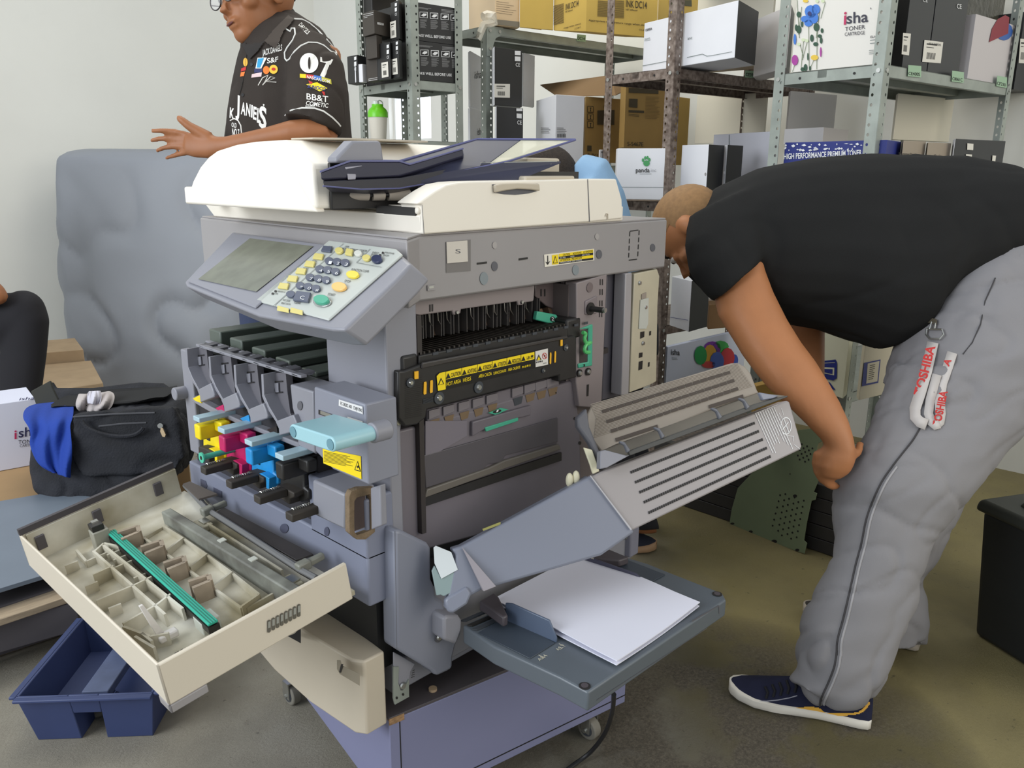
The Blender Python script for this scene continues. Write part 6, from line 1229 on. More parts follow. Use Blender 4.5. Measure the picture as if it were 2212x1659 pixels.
# ---- covered machine
cmx=bpy.data.materials
CV=mat('grey_cover_fabric',(140,144,152),.55,var=.04,vs_=2,bump=.04,bs=40)
lv_=[(196,505,322),(172,535,328),(160,548,345),(157,556,390),(160,566,480),(168,575,580),(176,580,660),(184,580,715),(181,575,750),(196,570,790),(212,560,818)]
rings=[]; nR=72
for j,(xl,xr,y) in enumerate(lv_):
    dC=4.95; A_,B_=DP(xl,y,dC),DP(xr,y,dC-.05); c=(A_+B_)/2; c.z=A_.z; h=(B_-A_)/2; h.z=0; t=V((fw.x,fw.y,0)).normalized()*(.34 if j>1 else .26-.1*(j==0)); r=[]
    am=.0 if j<2 else .012+.004*j
    for i in range(nR):
        a=2*math.pi*i/nR; ca,sa=math.cos(a),math.sin(a); e=.42
        f_=1+am*(.9*math.sin(a*5+j*.45)+.6*math.sin(a*9-j*.6))*.8+ (.05*math.exp(-((a-4.0-.12*j)/.18)**2) if j>3 else 0)-(.05*math.exp(-((a-4.45-.1*j)/.2)**2) if j>3 else 0)
        r.append(c+h*math.copysign(abs(ca)**e,ca)*(1+.3*(f_-1))+t*math.copysign(abs(sa)**e,sa)*f_+V((0,0,.02*math.sin(a*3+j))) if j>1 else c+h*math.copysign(abs(ca)**e,ca)+t*math.copysign(abs(sa)**e,sa))
    rings.append(r)
COVER_RINGS=rings; o=M().loft(rings).build('covered_copier',CV,None,smooth=75)
tag(o,'machine under a draped grey dust cover against the left wall','covered machine')
pz=o
# fold over the hem
# ---- grey panel and pallet
q=[P(*p,'z',.21) for p in ((-120,1318),(190,1222),(330,1120),(300,1038),(-160,1118))]
tag(M().prism(q,(0,0,.012)).build('metal_panel',mat('blue_grey_panel',(112,122,134),.4,var=.03),None,bevel=.001),'large blue-grey sheet panel lying on the wooden pallet at the left edge','panel')
pal=thing('wooden_pallet','dusty wooden pallet with pale board edges under the grey panel at the left edge','pallet',(-.3,1.3,0))
WD=mat('pallet_wood',(168,150,126),.8,var=.15,vs_=14,bump=.2,bs=90,stretch=(1,8,8)); WDD=mat('pallet_dark',(84,80,84),.85,var=.1)
def boardpx(p0,p1,z,dep,th,m,nm): 
    a,b=P(*p0,'z',z),P(*p1,'z',z); d=(b-a).normalized(); n_=V((-d.y,d.x,0)); a=a-d*.3
    M().prism([a,b,b+n_*dep,a+n_*dep],(0,0,-th)).build(nm,m,pal,bevel=.002)
boardpx((0,1338),(150,1288),.165,.10,.018,WD,'deck_board'); boardpx((0,1310),(120,1270),.170,.3,.010,WDD,'deck_board'); boardpx((0,1345),(165,1300),.145,.02,.08,WDD,'pallet_block')
boardpx((0,1405),(180,1345),.018,.18,.016,mat('pallet_wood_tan',(160,134,100),.8,var=.15,vs_=14),'bottom_board'); boardpx((0,1385),(170,1330),.06,.02,.04,WDD,'pallet_block')
# ---- blue caddy
cad=thing('tool_caddy','dark blue plastic carry caddy with a central handle on the floor under the open door','caddy',(-.3,.75,0))
CB=mat('caddy_blue',(52,64,104),.5,var=.06,vs_=10)
hR=.125
fl0=P(32,1507,'z',hR); fr0=P(330,1497,'z',hR); bl0=P(178,1334,'z',hR); dxx=(fr0-fl0); br0=fr0+(bl0-fl0)
lenb=(bl0-fl0)
def cpt(s,t,z,ins=0): 
    p=fl0+dxx*s+lenb*t; c=fl0+dxx*.5+lenb*.5; k=1-ins*(1-z/hR); p=c+(p-c)*k; p.z=z; return p
W=M(); ins=.14
def wall(s0,t0,s1,t1,z0=0,z1=hR,th=.006,B=W):
    a,b,c_,d_=cpt(s0,t0,z0,ins),cpt(s1,t1,z0,ins),cpt(s1,t1,z1,ins),cpt(s0,t0,z1,ins); n_=(b-a).cross(V((0,0,1))).normalized()*th; B.prism([a,b,c_,d_],-n_)
wall(0,0,.38,0); wall(.6,0,1,0); wall(.38,0,.6,0,.075,hR); wall(1,0,1,1); wall(1,1,0,1); wall(0,1,0,0)
wall(.38,.0,.38,.25,0,.075); wall(.6,.25,.6,0,0,.075); 
W.prism([cpt(s,t,.035,ins) for s,t in ((0,0.25),(1,0.25),(1,1),(0,1))],(0,0,.005)); W.prism([cpt(s,t,.075,ins) for s,t in ((.38,0),(.6,0),(.6,.25),(.38,.25))],(0,0,.004))
W.prism([cpt(s,t,.0,ins) for s,t in ((0,0),(.38,0),(.38,.25),(0,.25))],(0,0,.004)).prism([cpt(s,t,.0,ins) for s,t in ((.6,0),(1,0),(1,.25),(.6,.25))],(0,0,.004))
W.build('caddy_bin',CB,cad,bevel=.002)
R=M()
def rimseg(p,q): d=(q-p).normalized(); n_=d.cross(V((0,0,1))); R.prism([p-n_*.0,q-n_*0,q+n_*.014,p+n_*.014],(0,0,-.007))
cc_=[cpt(0,0,hR),cpt(1,0,hR),cpt(1,1,hR),cpt(0,1,hR)]
for i in range(4): rimseg(cc_[i],cc_[(i+1)%4])
R.build('caddy_rim',CB,cad,bevel=.002)
D_=M(); D_.prism([cpt(.42,.1,.11,ins),cpt(.62,.1,.11,ins),cpt(.62,.9,.11,ins),cpt(.42,.9,.11,ins)],(0,0,-.02)); D_.build('tool_shelf',mat('caddy_blue_dull',(78,88,116),.6,var=.15,vs_=20),cad,bevel=.002)
hc=cpt(.52,.62,.12,ins); M().box(hc.x-.012,hc.x+.012,hc.y-.05,hc.y+.05,.09,.22).build('caddy_handle',CB,cad,bevel=.006)
M().obox(cpt(.45,.86,.10,ins),V((.03,-.02,0)),V((.02,.03,0)),V((0,0,.1))).build('wood_scrap',mat('scrap_wood',(176,138,84),.8),cad)
# =============== RIGHT-SIDE OBJECTS ===============
for i in range(5):
    z0=.002+i*.047; tag(M().prism([V((1.755,.62,z0)),V((1.735,-.12,z0)),V((1.765,-.12,z0)),V((1.785,.62,z0))],(0,0,.044)).build('dark_board',mat('dark_laminate',(52,50,50),.45,var=.1),None,bevel=.0012),('lowest','second lowest','middle','second highest','topmost')[i]+' dark laminated board of the stack behind the green plate','board','dark boards stacked by the shelves')
V7=K(1500,900,.32188)
gb0,gb1=P(1575,1131,'z',0.0),P(1739,1199,'z',0.0); GN=(gb1-gb0).cross(V((.10,0,1))).normalized()
if GN.dot(CAM-gb0)<0: GN=-GN
gpx=px(V7,[(235,715),(250,620),(290,480),(430,330),(700,90),(780,80),(880,110),(860,165),(830,180),(812,250),(810,330),(835,420),(800,505),(822,515),(810,560),(785,565),(752,720),(735,830),(755,850),(738,920),(690,905),(520,845),(370,780),(240,722)])
gpl=M().prism([PL(x,y,gb0,GN) for x,y in gpx],-GN*.003).build('green_plate',mat('olive_green_paint',(112,124,96),.5,var=.05),None,bevel=.001,smooth=0); tag(gpl,'pale green perforated metal plate leaning against the stack behind the bent man','metal plate')
dots=[]
for (u0,v0,au,av,bu,bv,na,nb_) in ((720,185,36,14,-13,38,3,3),(610,520,62,22,-8,41,3,7),(575,527,0,0,-10,41,1,6)):
    for i in range(na):
        for j in range(nb_):
            u=u0+i*au+j*bu; v=v0+i*av+j*bv; dots.append([V7(u+6*math.cos(t),v+7*math.sin(t)) for t in [k*math.pi/4 for k in range(8)]]); 
            if na>1 and i<na-1: dots.append([V7(u+au/2-6+6*math.cos(t),v+av/2+20+7*math.sin(t)) for t in [k*math.pi/4 for k in range(8)]])
decal(dots,(gb0,GN),INK,gpl,'plate_hole',kind='stuff')
decal([[V7(u+a*math.cos(t),v+b*math.sin(t)) for t in [k*math.pi/5 for k in range(10)]] for u,v,a,b in ((675,532,14,10),(378,772,14,9),(535,838,20,12),(690,895,14,9),(255,718,14,7),(642,385,4,5))],(gb0,GN),INK,gpl,'rust_hole',kind='stuff')
# ---- waste bin
bnl=P(2103,1370,'z',0); bdir=(P(2212,1440,'z',0)-bnl).normalized(); bn=V((-bdir.y,bdir.x,0)); 
if bn.dot(V((1,0,0)))<0: bn=-bn
wb=thing('waste_bin','black plastic waste bin with a lid at the right edge','bin',tuple(bnl+bdir*.2+bn*.2))
BB=mat('bin_black',(30,32,33),.5,var=.1)
hz=zof(bnl.x,bnl.y,2112,1105); base=[bnl,bnl+bdir*.42,bnl+bdir*.42+bn*.38,bnl+bn*.38]; cen=sum(base,V())/4
M().bridge(base,[cen+(p-cen)*1.10+V((0,0,hz)) for p in base]).build('bin_body',BB,wb,bevel=.015,seg=3)
M().bridge([cen+(p-cen)*1.17+V((0,0,hz-.005)) for p in base],[cen+(p-cen)*1.14+V((0,0,hz+.028)) for p in base]).build('bin_lid',mat('bin_lid_olive',(48,50,44),.5),wb,bevel=.012,seg=3)
M().bridge([cen+(p-cen)*.85+V((0,0,hz+.02)) for p in base],[cen+(p-cen)*.78+V((0,0,hz+.045)) for p in base]).build('lid_dome',mat('bin_lid_olive',(48,50,44),.5),wb,bevel=.012,seg=3)
# =============== PEOPLE ===============
def R_(ax,ay,bx,by,d,th,n=22,e=.9,d2=None):
    A_=DP(ax,ay,d); B_=DP(bx,by,d2 if d2 else d); c=(A_+B_)/2; h=(A_-B_)/2; t=(fw-h.normalized()*fw.dot(h.normalized())).normalized()*th; r=[]
    for i in range(n):
        a=2*math.pi*i/n; ca,sa=math.cos(a),math.sin(a); r.append(c+h*math.copysign(abs(ca)**e,ca)+t*math.copysign(abs(sa)**e,sa))
    return r
def align(rings):
    out=[rings[0]]
    for r in rings[1:]:
        p=out[-1]; n=len(r); cp=sum(p,V())/n; cr=sum(r,V())/n
        best=None
        for cand in (r,r[::-1]):
            for s in range(n):
                e=sum(((p[k]-cp)-(cand[(k+s)%n]-cr)).length for k in range(0,n,4))
                if best is None or e<best[0]: best=(e,cand,s)
        out.append([best[1][(k+best[2])%n] for k in range(n)])
    return out
def flesh(parts,name,m,parent,voxel=.008,sm=3,relax=None,label=None,disp=None,kind=None):
    "closed lofts fused into one continuous skin"
    B=M()
    for p in parts: B.add(p.v,p.f)
    me=bpy.data.meshes.new(name); me.from_pydata(B.v,[],B.f); bm=bmesh.new(); bm.from_mesh(me); bmesh.ops.recalc_face_normals(bm,faces=bm.faces); bm.to_mesh(me); bm.free()
    o=bpy.data.objects.new(name,me); TS.collection.objects.link(o)
    r=o.modifiers.new('r','REMESH'); r.mode='VOXEL'; r.voxel_size=voxel
    if sm: s=o.modifiers.new('s','SMOOTH'); s.iterations=sm; s.factor=.6
    dg=scratch_dg(); nm=bpy.data.meshes.new_from_object(o.evaluated_get(dg))
    TS.collection.objects.unlink(o); C.objects.link(o); o.modifiers.clear(); o.data=nm; bpy.data.meshes.remove(me); nm.name=name
    if disp:
        nv=len(nm.vertices); cs=[0.0]*(nv*3); ns=[0.0]*(nv*3); nm.vertices.foreach_get('co',cs); nm.vertices.foreach_get('normal',ns); out=[]
        for i in range(0,nv*3,3): out+= list(disp(V(cs[i:i+3]),V(ns[i:i+3])))
        nm.vertices.foreach_set('co',out); nm.update()
    nm.materials.clear(); nm.materials.append(m); nm.polygons.foreach_set('use_smooth',[True]*len(nm.polygons))
    if parent is not None: par(o,parent)
    if label: o['label']=label
    return o
def LF(rings): return M().loft(align(rings))
def ball(x,y,d,r,r2=None,r3=None): return M().sph(DP(x,y,d),r,r2 or r,r3 or r,n=18,m=12)
def TB(pts,r,n=10): 
    q=[DP(*p) for p in pts]; b=M().tube(q,r,n); b.sph(q[-1],(r[-1] if isinstance(r,list) else r)*1.02); return b
def pv(dx,dy,df): return (rt*dx-up*dy+fw*df).normalized()
SK=mat('brown_skin',(176,118,78),.5,var=.06,vs_=14,bump=.03,bs=200,spec=.35); SK2=mat('deep_brown_skin',(150,98,64),.5,var=.06,vs_=14,spec=.35)
def head(c,f,u,s=1,jaw=1):
    "skull, jaw, nose, lips and ears as closed lofts; f face direction, u crown direction"
    f=f.normalized(); u=(u-f*u.dot(f)).normalized(); w_=f.cross(u)
    Rm=Matrix((w_,f,u)).transposed()
    out=[M().sph(c+u*.022*s-f*.008*s,.076*s,.096*s,.092*s,n=28,m=18,R=Rm), M().sph(c-u*.045*s+f*.022*s,.058*s*jaw,.070*s,.068*s,n=24,m=16,R=Rm), M().sph(c-u*.088*s+f*.062*s,.030*s,.026*s,.024*s,n=16,m=10,R=Rm),
      M().sph(c-u*.005*s+f*.072*s,.055*s,.018*s,.016*s,n=16,m=8,R=Rm),
      M().loft([[c+u*(.0)*s+f*.084*s+w_*a*.006*s+f*b*.004*s for a,b in ((1,0),(0,1),(-1,0),(0,-1))],[c-u*.022*s+f*.100*s+w_*a*.011*s+f*b*.008*s for a,b in ((1,0),(0,1),(-1,0),(0,-1))],[c-u*.036*s+f*.106*s+w_*a*.017*s+f*b*.012*s for a,b in ((1,0),(0,1),(-1,0),(0,-1))],[c-u*.045*s+f*.088*s+w_*a*.014*s+f*b*.010*s for a,b in ((1,0),(0,1),(-1,0),(0,-1))]]),
      M().sph(c-u*.060*s+f*.088*s,.026*s,.012*s,.007*s,n=16,m=8,R=Rm), M().sph(c-u*.072*s+f*.084*s,.022*s,.012*s,.008*s,n=16,m=8,R=Rm)]
    for k in (-1,1): out.append(M().sph(c+w_*k*.078*s-u*.008*s-f*.008*s,.010*s,.020*s,.032*s,n=16,m=10,R=Rm)); out.append(M().sph(c+w_*k*.046*s-u*.028*s+f*.056*s,.022*s,.022*s,.018*s,n=14,m=8,R=Rm))
    return out,(w_,f,u,Rm)
def facebits(c,fr,parent,s=1,glasses=False):
    w_,f,u,Rm=fr
    for k in (-1,1):
        M().sph(c+w_*k*.031*s+f*.081*s,.0125*s,.010*s,.009*s,n=16,m=10,R=Rm).build('eye',mat('eye_white',(205,198,190),.2),parent,smooth=80); M().sph(c+w_*k*.031*s+f*.0895*s,.005*s,.003*s,.0055*s,n=12,m=8,R=Rm).build('iris',mat('iris_brown',(40,24,16),.2),parent,smooth=80)
        M().tube([c+w_*k*a*s+f*(.088-.006*abs(a-.03)/.02)*s+u*(.018+.004*math.sin((a-.012)*60))*s for a in (.014,.024,.034,.046)],.0028*s,6).build('eyebrow',mat('hair_black',(22,18,16),.9),parent)
    M().sph(c-u*.066*s+f*.097*s,.017*s,.003*s,.0035*s,n=14,m=8,R=Rm).build('mouth',mat('mouth_dark',(96,48,44),.5),parent)
    if glasses:
        G=M()
        for k in (-1,1):
            o=c+w_*k*.033*s+f*.100*s-u*.002*s; G.tube([o+w_*.026*s*math.cos(t)+u*.019*s*math.sin(t) for t in [i*math.pi/10 for i in range(21)]],.0018,6); G.tube([o+w_*k*.026*s,c+w_*k*.077*s+f*.0*s+u*.002*s],.0018,6)
        G.tube([c-w_*.009*s+f*.1*s,c+w_*.009*s+f*.1*s],.0018,6); G.build('glasses',mat('glasses_frame',(40,34,34),.3),parent)
        for k in (-1,1):
            o=c+w_*k*.033*s+f*.100*s-u*.002*s; M().prism([o+w_*.025*s*math.cos(t)+u*.018*s*math.sin(t) for t in [i*math.pi/8 for i in range(16)]],f*.001).build('lens',mat('lens_glass',(225,225,225),.05,alpha=.18),parent)
from mathutils import noise
def fold(amp,fr_,dirv,seed=0,crease=.5):
    def d(co,n):
        q=V((co.dot(dirv[0])*fr_[0],co.dot(dirv[1])*fr_[1],co.dot(dirv[2])*fr_[2]))+V((seed,seed,seed)); a=noise.noise(q); b=noise.noise(q*1.7+V((5,1,2)))
        return co+n*amp*(a*.8-crease*(1-min(1,abs(b)*5))**2+.3*noise.noise(q*3.1))
    return d
def remesh_thing(lofts,m,old,voxel,sm,disp):
    n=old.data.name if old.type=='MESH' else 'bag_body'
    return flesh(lofts,n,m,None,voxel,sm,disp=disp)
XYZ=(V((1,0,0)),V((0,1,0)),V((0,0,1)))
tmp=bpy.data.objects['covered_copier']; lab_=(tmp['label'],tmp['category']); bpy.data.objects.remove(tmp)
def drape(co,n):
    q=V((co.x*1.5+co.z*.8,co.y*1.5,co.z*.55)); k=max(0.15,min(1,(1.45-co.z)/.7)); a=noise.noise(q*1.3); b=noise.noise(q*2.1+V((3,7,1))); c_=noise.noise(V((co.x*5+co.z*4,co.y*5,co.z*3)))
    k*=.2+.8*min(1,abs(n.y)*1.2); return co+n*k*(.06*a-.045*(1-min(1,abs(b)*3.2))**2+.004*c_+.03*math.sin(co.z*7+a*4)*max(0,.55-co.z))
cvr=flesh([M().loft(COVER_RINGS)],'covered_copier',CV,None,.028,2,disp=drape); tag(cvr,*lab_)
flesh([POCKET],'front_pocket',mat('pocket_black',(24,25,31),.85,var=.35,vs_=12,bump=.35,bs=160),bag,.009,5,disp=lambda co,n:co+n*(.010*noise.noise(V((co.x*9,co.y*9,co.z*14)))-.007*(1-min(1,abs(noise.noise(V((co.x*5,co.y*5,co.z*9))))*5))))
bagb=flesh([M().loft(BAG_RINGS)],'bag_body',BF,bag,.010,2,disp=fold(.016,(7,7,5),XYZ,2))
# ---------- MAN BENDING ----------
m2=thing('person','bent-over man in a black T-shirt and grey trousers reaching towards his knee, right side','person',(1.15,-.35,0))
hc=DP(1500,500,2.06); f2=pv(-.42,.84,.30); u2=pv(-.70,-.60,.35); hp,fr2=head(hc,f2,u2,1.02)
body=hp+[LF([R_(1500,440,1545,600,2.06,.055),R_(1560,430,1580,620,2.06,.06),R_(1640,430,1650,640,2.05,.12)]),
 LF([R_(1600,400,1600,640,2.05,.15),R_(1740,370,1775,690,2.03,.17),R_(1860,360,1890,725,2.0,.17),R_(2000,370,1990,640,1.97,.13),R_(2160,410,2120,560,1.96,.10),R_(2270,470,2250,570,1.96,.08)]),
 LF([R_(1520,590,1650,500,1.96,.062),R_(1545,645,1648,580,1.92,.058),R_(1553,682,1668,632,1.90,.055),R_(1578,722,1697,690,1.88,.053),R_(1606,768,1728,740,1.86,.052),R_(1634,806,1757,778,1.845,.050),R_(1664,842,1786,824,1.83,.047),R_(1702,876,1810,866,1.815,.043),R_(1742,915,1830,908,1.80,.037),R_(1776,950,1841,944,1.79,.031),R_(1790,972,1847,976,1.785,.027)]),
 LF([R_(1790,965,1846,972,1.785,.026),R_(1775,985,1846,1000,1.785,.026),R_(1765,1005,1834,1022,1.79,.025),R_(1770,1028,1812,1036,1.80,.020)]),
 LF([R_(1640,600,1740,600,2.2,.06),R_(1690,720,1779,712,2.18,.05),R_(1715,820,1778,812,2.12,.042),R_(1765,930,1820,920,2.02,.032),R_(1800,985,1850,975,1.95,.026)])]
for p_ in ([(1782,975,1.795),(1764,982,1.80),(1762,1000,1.815),(1775,1010,1.83)],[(1780,990,1.80),(1763,1000,1.805),(1765,1018,1.82),(1782,1026,1.83)],[(1782,1008,1.80),(1768,1020,1.808),(1775,1036,1.82),(1792,1040,1.83)],[(1795,1025,1.80),(1782,1038,1.808),(1794,1050,1.815),(1808,1050,1.825)],[(1835,985,1.78),(1852,978,1.80),(1858,960,1.825)],[(1810,985,1.95),(1840,980,1.93),(1858,978,1.91)]):
    body.append(TB(p_,[.0115,.0108,.0098,.0088][:len(p_)] if len(p_)==4 else [.012,.0105,.009]))
# ankles
body+= [LF([R_(2100,520,2200,520,1.98,.07),R_(2080,760,2180,760,1.93,.06),R_(1900,1060,1990,1070,1.87,.045),R_(1800,1400,1850,1405,1.87,.035),R_(1800,1480,1850,1480,1.87,.03)]),LF([R_(2120,520,2220,520,2.0,.07),R_(2120,760,2220,760,2.06,.06),R_(1920,1080,2010,1080,2.13,.045),R_(1900,1360,1945,1362,2.16,.03)]),LF([R_(1780,1440,1840,1450,1.87,.03),R_(1790,1525,1850,1530,1.87,.03)]),LF([R_(1890,1340,1940,1340,2.16,.03),R_(1900,1375,1950,1378,2.16,.03)])]
bd2=flesh(body,'body',SK,m2,.0062,3); facebits(hc,fr2,m2,1.02)
w_,f_,u_,Rm=fr2
st_=M().sph(hc+u_*.026-f_*.012,.0785,.0975,.0935,n=28,m=18,R=Rm); 
hv=[V(v) for v in st_.v]; keep=set(i for i,v in enumerate(hv) if (v-hc).dot(u_)>.030-1.2*max(0,.03-(v-hc).dot(f_)) ); st_.f=[f for f in st_.f if all(i in keep for i in f)]
st_.build('cropped_hair',mat('cropped_hair',(138,104,66),.75,var=.12,vs_=90),m2,smooth=80,flip=False)
bdm=M().sph(hc-u_*.052+f_*.020,.0595,.073,.066,n=24,m=16,R=Rm); hv=[V(v) for v in bdm.v]; keep=set(i for i,v in enumerate(hv) if (v-hc).dot(f_)<.082 and (v-hc).dot(u_)<-.045 or ((v-hc).dot(f_)<.055 and (v-hc).dot(u_)<-.02)); bdm.f=[f for f in bdm.f if all(i in keep for i in f)]
bdm.build('stubble_beard',mat('beard_brown',(60,44,32),.9,var=.2,vs_=80),m2,smooth=80,flip=False)
BT=mat('black_tshirt',(33,33,33),.9,var=.08,vs_=6,bump=.08,bs=500,spec=.2)
shirt=[LF([R_(1500,445,1484,590,2.07,.09),R_(1546,407,1552,652,2.06,.16),R_(1625,372,1660,692,2.05,.19),R_(1740,347,1780,712,2.03,.195),R_(1860,337,1898,752,2.0,.195),R_(1962,336,1958,738,1.98,.19),R_(2055,341,2012,655,1.965,.18),R_(2150,364,2108,612,1.95,.18),R_(2240,402,2222,582,1.94,.18),R_(2330,450,2335,560,1.94,.17)]),
 LF([R_(1484,470,1640,400,2.0,.09),R_(1479,530,1660,450,1.955,.085),R_(1492,590,1655,500,1.93,.08),R_(1520,630,1650,540,1.915,.072),R_(1541,652,1646,560,1.905,.067)])]
sh_=flesh(shirt,'tshirt',BT,m2,.009,3,disp=fold(.008,(4,2.2,3.2),XYZ,0,.5))
TRM=mat('grey_trousers',(134,132,134),.75,var=.04,vs_=5,bump=.06,bs=400,spec=.25)
tr=[LF([R_(2010,600,2330,450,1.95,.16),R_(1980,660,2340,560,1.95,.17),R_(1966,702,2340,650,1.94,.175),R_(1935,780,2320,780,1.92,.175),R_(1915,830,2270,840,1.91,.15)]),
 LF([R_(1935,780,2310,780,1.89,.13),R_(1903,860,2245,880,1.87,.12),R_(1872,930,2195,945,1.85,.11),R_(1848,985,2140,1008,1.84,.10),R_(1812,1042,2090,1062,1.83,.095),R_(1799,1100,2045,1125,1.83,.09),R_(1801,1180,2004,1190,1.83,.085),R_(1793,1236,1985,1242,1.83,.082),R_(1757,1296,1968,1306,1.83,.082),R_(1733,1350,1952,1362,1.83,.08),R_(1727,1405,1932,1412,1.83,.08),R_(1729,1452,1912,1456,1.835,.078),R_(1706,1474,1896,1490,1.84,.072),R_(1732,1496,1890,1500,1.845,.066),R_(1758,1516,1884,1506,1.85,.058)]),
 LF([R_(1980,780,2280,780,2.06,.12),R_(1900,960,2180,960,2.1,.10),R_(1850,1080,2080,1090,2.12,.09),R_(1835,1180,2030,1180,2.13,.085),R_(1830,1260,1994,1262,2.13,.08),R_(1840,1330,2003,1345,2.13,.078),R_(1845,1380,1997,1388,2.13,.072)])]
_tf=fold(.013,(3.2,3.2,7),(V((1,0,0)),V((0,1,0)),V((.45,.45,.77))),3,.45)
def tfold(co,n):
    k=max(0,min(1,(.42-co.z)/.3)); b=noise.noise(V((co.x*7,co.y*7,co.z*9+co.y*6)))
    return _tf(co,n)+n*(k*.010*noise.noise(V((co.x*9+2,co.y*9,co.z*11)))-(.004+k*.008)*(1-min(1,abs(b)*4.5))**2)
tro=flesh(tr,'trousers',TRM,m2,.0085,2,disp=tfold) if True else flesh(tr,'trousers',TRM,m2,.0085,2,disp=fold(.013,(3.2,3.2,7),(V((1,0,0)),V((0,1,0)),V((.45,.45,.77))),3,.45))
tb=bvh_of(tro)
sm_=px(K(1500,900,.32188),[(1525,55),(1470,150),(1400,240),(1330,330),(1255,440),(1190,580),(1150,700),(1120,850),(1080,1000),(1040,1180),(1000,1350),(960,1500),(955,1600)])+px(K(1500,1200,.32188),[(955,640),(940,740),(900,850),(850,960),(840,1015)])
def dense(pts,n=6):
    return [(p.x,p.y) for p in smooth_path([V((x,y,0)) for x,y in pts],n)]
smd=dense(sm_); sp2=[onto(x,y,tb,.0012) for x,y in smd]; M().tube(sp2,.0022,5).build('side_seam',mat('seam_dark',(62,60,62),.8),m2)
M().tube([onto(x+9,y+2,tb,.0008) for x,y in smd[18:]],.0028,5).build('side_seam',mat('seam_light',(160,158,160),.8),m2)
M().tube([onto(x,y,tb,.0006) for x,y in ((2150,600),(2128,650),(2118,700),(2100,740),(2080,765))],.0014,5).build('pocket_seam',mat('seam_dark',(62,60,62),.8),m2)
M().tube([onto(x,y,tb,.001) for x,y in ((1996,690),(1994,680),(2003,668),(2020,655),(2040,645))],.0028,6).build('belt_loop',mat('loop_white',(196,194,192),.7),m2)
# shoes
def shoe(heel,toe,L,parent,upper,solem,strip=None):
    heel=V(heel); ax=(V(toe)-heel).normalized(); sd=V((ax.y,-ax.x,0)); r=[];r2=[]
    prof=[(0,.030,.062),(.02,.038,.066),(.08,.041,.070),(.2,.040,.074),(.35,.040,.080),(.5,.046,.078),(.65,.053,.062),(.8,.052,.048),(.92,.040,.040),(.98,.024,.034),(1,.008,.03)]
    for t,hw,hh in prof:
        c=heel+ax*L*t; n=20; r.append([c+sd*hw*.94*math.cos(a)*(1 if math.sin(a)<0 else 1-.25*math.sin(a))+V((0,0,max(.018,.022+(hh-.02)*max(0,math.sin(a))))) for a in [2*math.pi*i/n for i in range(n)]])
        r2.append([c+sd*hw*1.04*math.copysign(abs(math.cos(a))**.6,math.cos(a))+V((0,0,.015+.014*math.copysign(abs(math.sin(a))**.4,math.sin(a))+(.006*max(0,t-.85)/.15))) for a in [2*math.pi*i/n for i in range(n)]])
    u=M().loft(r).build('shoe',upper,parent,smooth=60); s_=M().loft(r2).build('sole',solem,u,smooth=50); return u,s_
NV=mat('navy_suede',(34,36,56),.9,var=.1,vs_=40,spec=.2); SO=mat('white_rubber_sole',(214,208,196),.5)
p_h=P(1880,1578,'z',0); p_t=P(1572,1492,'z',0.02); ax=(p_t-p_h); ax.z=0; L_=ax.length; ax.normalize(); awy=V((ax.y,-ax.x,0)); awy=awy if awy.dot(fw)>0 else -awy
hs=p_h+awy*.029; ts=hs+ax*L_
us,ss=shoe((hs.x,hs.y,0),(ts.x,ts.y,0),L_,m2,NV,SO)
ub=bvh_of(us); sb=bvh_of(ss); S3=K(1500,1200,.32188)
patch(dense(px(S3,[(600,1100),(622,1060),(660,1030),(720,1018),(830,1020),(880,1055),(960,1060),(1100,1050),(1160,990),(1175,985),(1175,1000),(1110,1062),(960,1078),(850,1095),(800,1105)]),3),ub,mat('mustard_stripe',(212,160,52),.6),us,'side_stripe',off=.0015)
ptext([('PUMA',S3(918,1168),S3(1025,1172),(0,-9))],sb,mat('sole_emboss',(190,184,172),.6),ss,off=.0005,bold=.02)
M().tube([onto(x,y,ub,.001) for x,y in px(S3,[(415,975),(480,978),(560,970),(640,955),(690,940)])],.0012,5).build('stitching',mat('stitch_pale',(150,150,160),.8),us)
for i in range(5):
    u=480+i*48; M().tube([onto(*S3(u,960-i*10),ub,.002),onto(*S3(u+12,920-i*10),ub,.004),onto(*S3(u-6,880-i*14),ub,.004)],.003,6).build('lace',mat('lace_black',(24,24,28),.9),us)
fh=P(1990,1416,'z',0); ft=P(1733,1338,'z',0); a2=(ft-fh); a2.z=0; hs2=fh+awy*.042+a2.normalized()*.0
shoe((hs2.x,hs2.y,0),(hs2+a2)[:],min(a2.length,.31),m2,mat('charcoal_suede',(52,48,46),.9),mat('grey_white_sole',(170,160,146),.6))
# lanyard
lan=thing('lanyard','white lanyard with bold red lettering clipped to the bent man\'s belt loop','lanyard',tuple(DP(2010,690,1.7)))
lm=mat('lanyard_white',(196,190,186),.8); X1=K(1400,350,.36709)
def onL(x,y,o): return onto(x,y,tb,.004+o)
def ribbon(pts,w,o,lab=None):
    q=[X1(*p) for p in pts]; L_=[];R__=[]
    for i,(x,y) in enumerate(q):
        a=q[max(0,i-1)];b=q[min(len(q)-1,i+1)]; dx,dy=b[0]-a[0],b[1]-a[1]; n_=math.hypot(dx,dy); L_.append(onL(x-dy/n_*w/2,y+dx/n_*w/2,o)); R__.append(onL(x+dy/n_*w/2,y-dx/n_*w/2,o))
    B=M(); n=len(q); B.v=[tuple(p) for p in L_+R__]; B.f=[[i,i+1,n+i+1,n+i] for i in range(n-1)]; r=B.build('strap',lm,lan,smooth=60,flip=False); s=r.modifiers.new('s','SOLIDIFY'); s.thickness=.0012; return r
r1=ribbon([(1790,1120),(1765,1200),(1730,1300),(1715,1400),(1722,1480),(1715,1530),(1690,1550)],22,0)
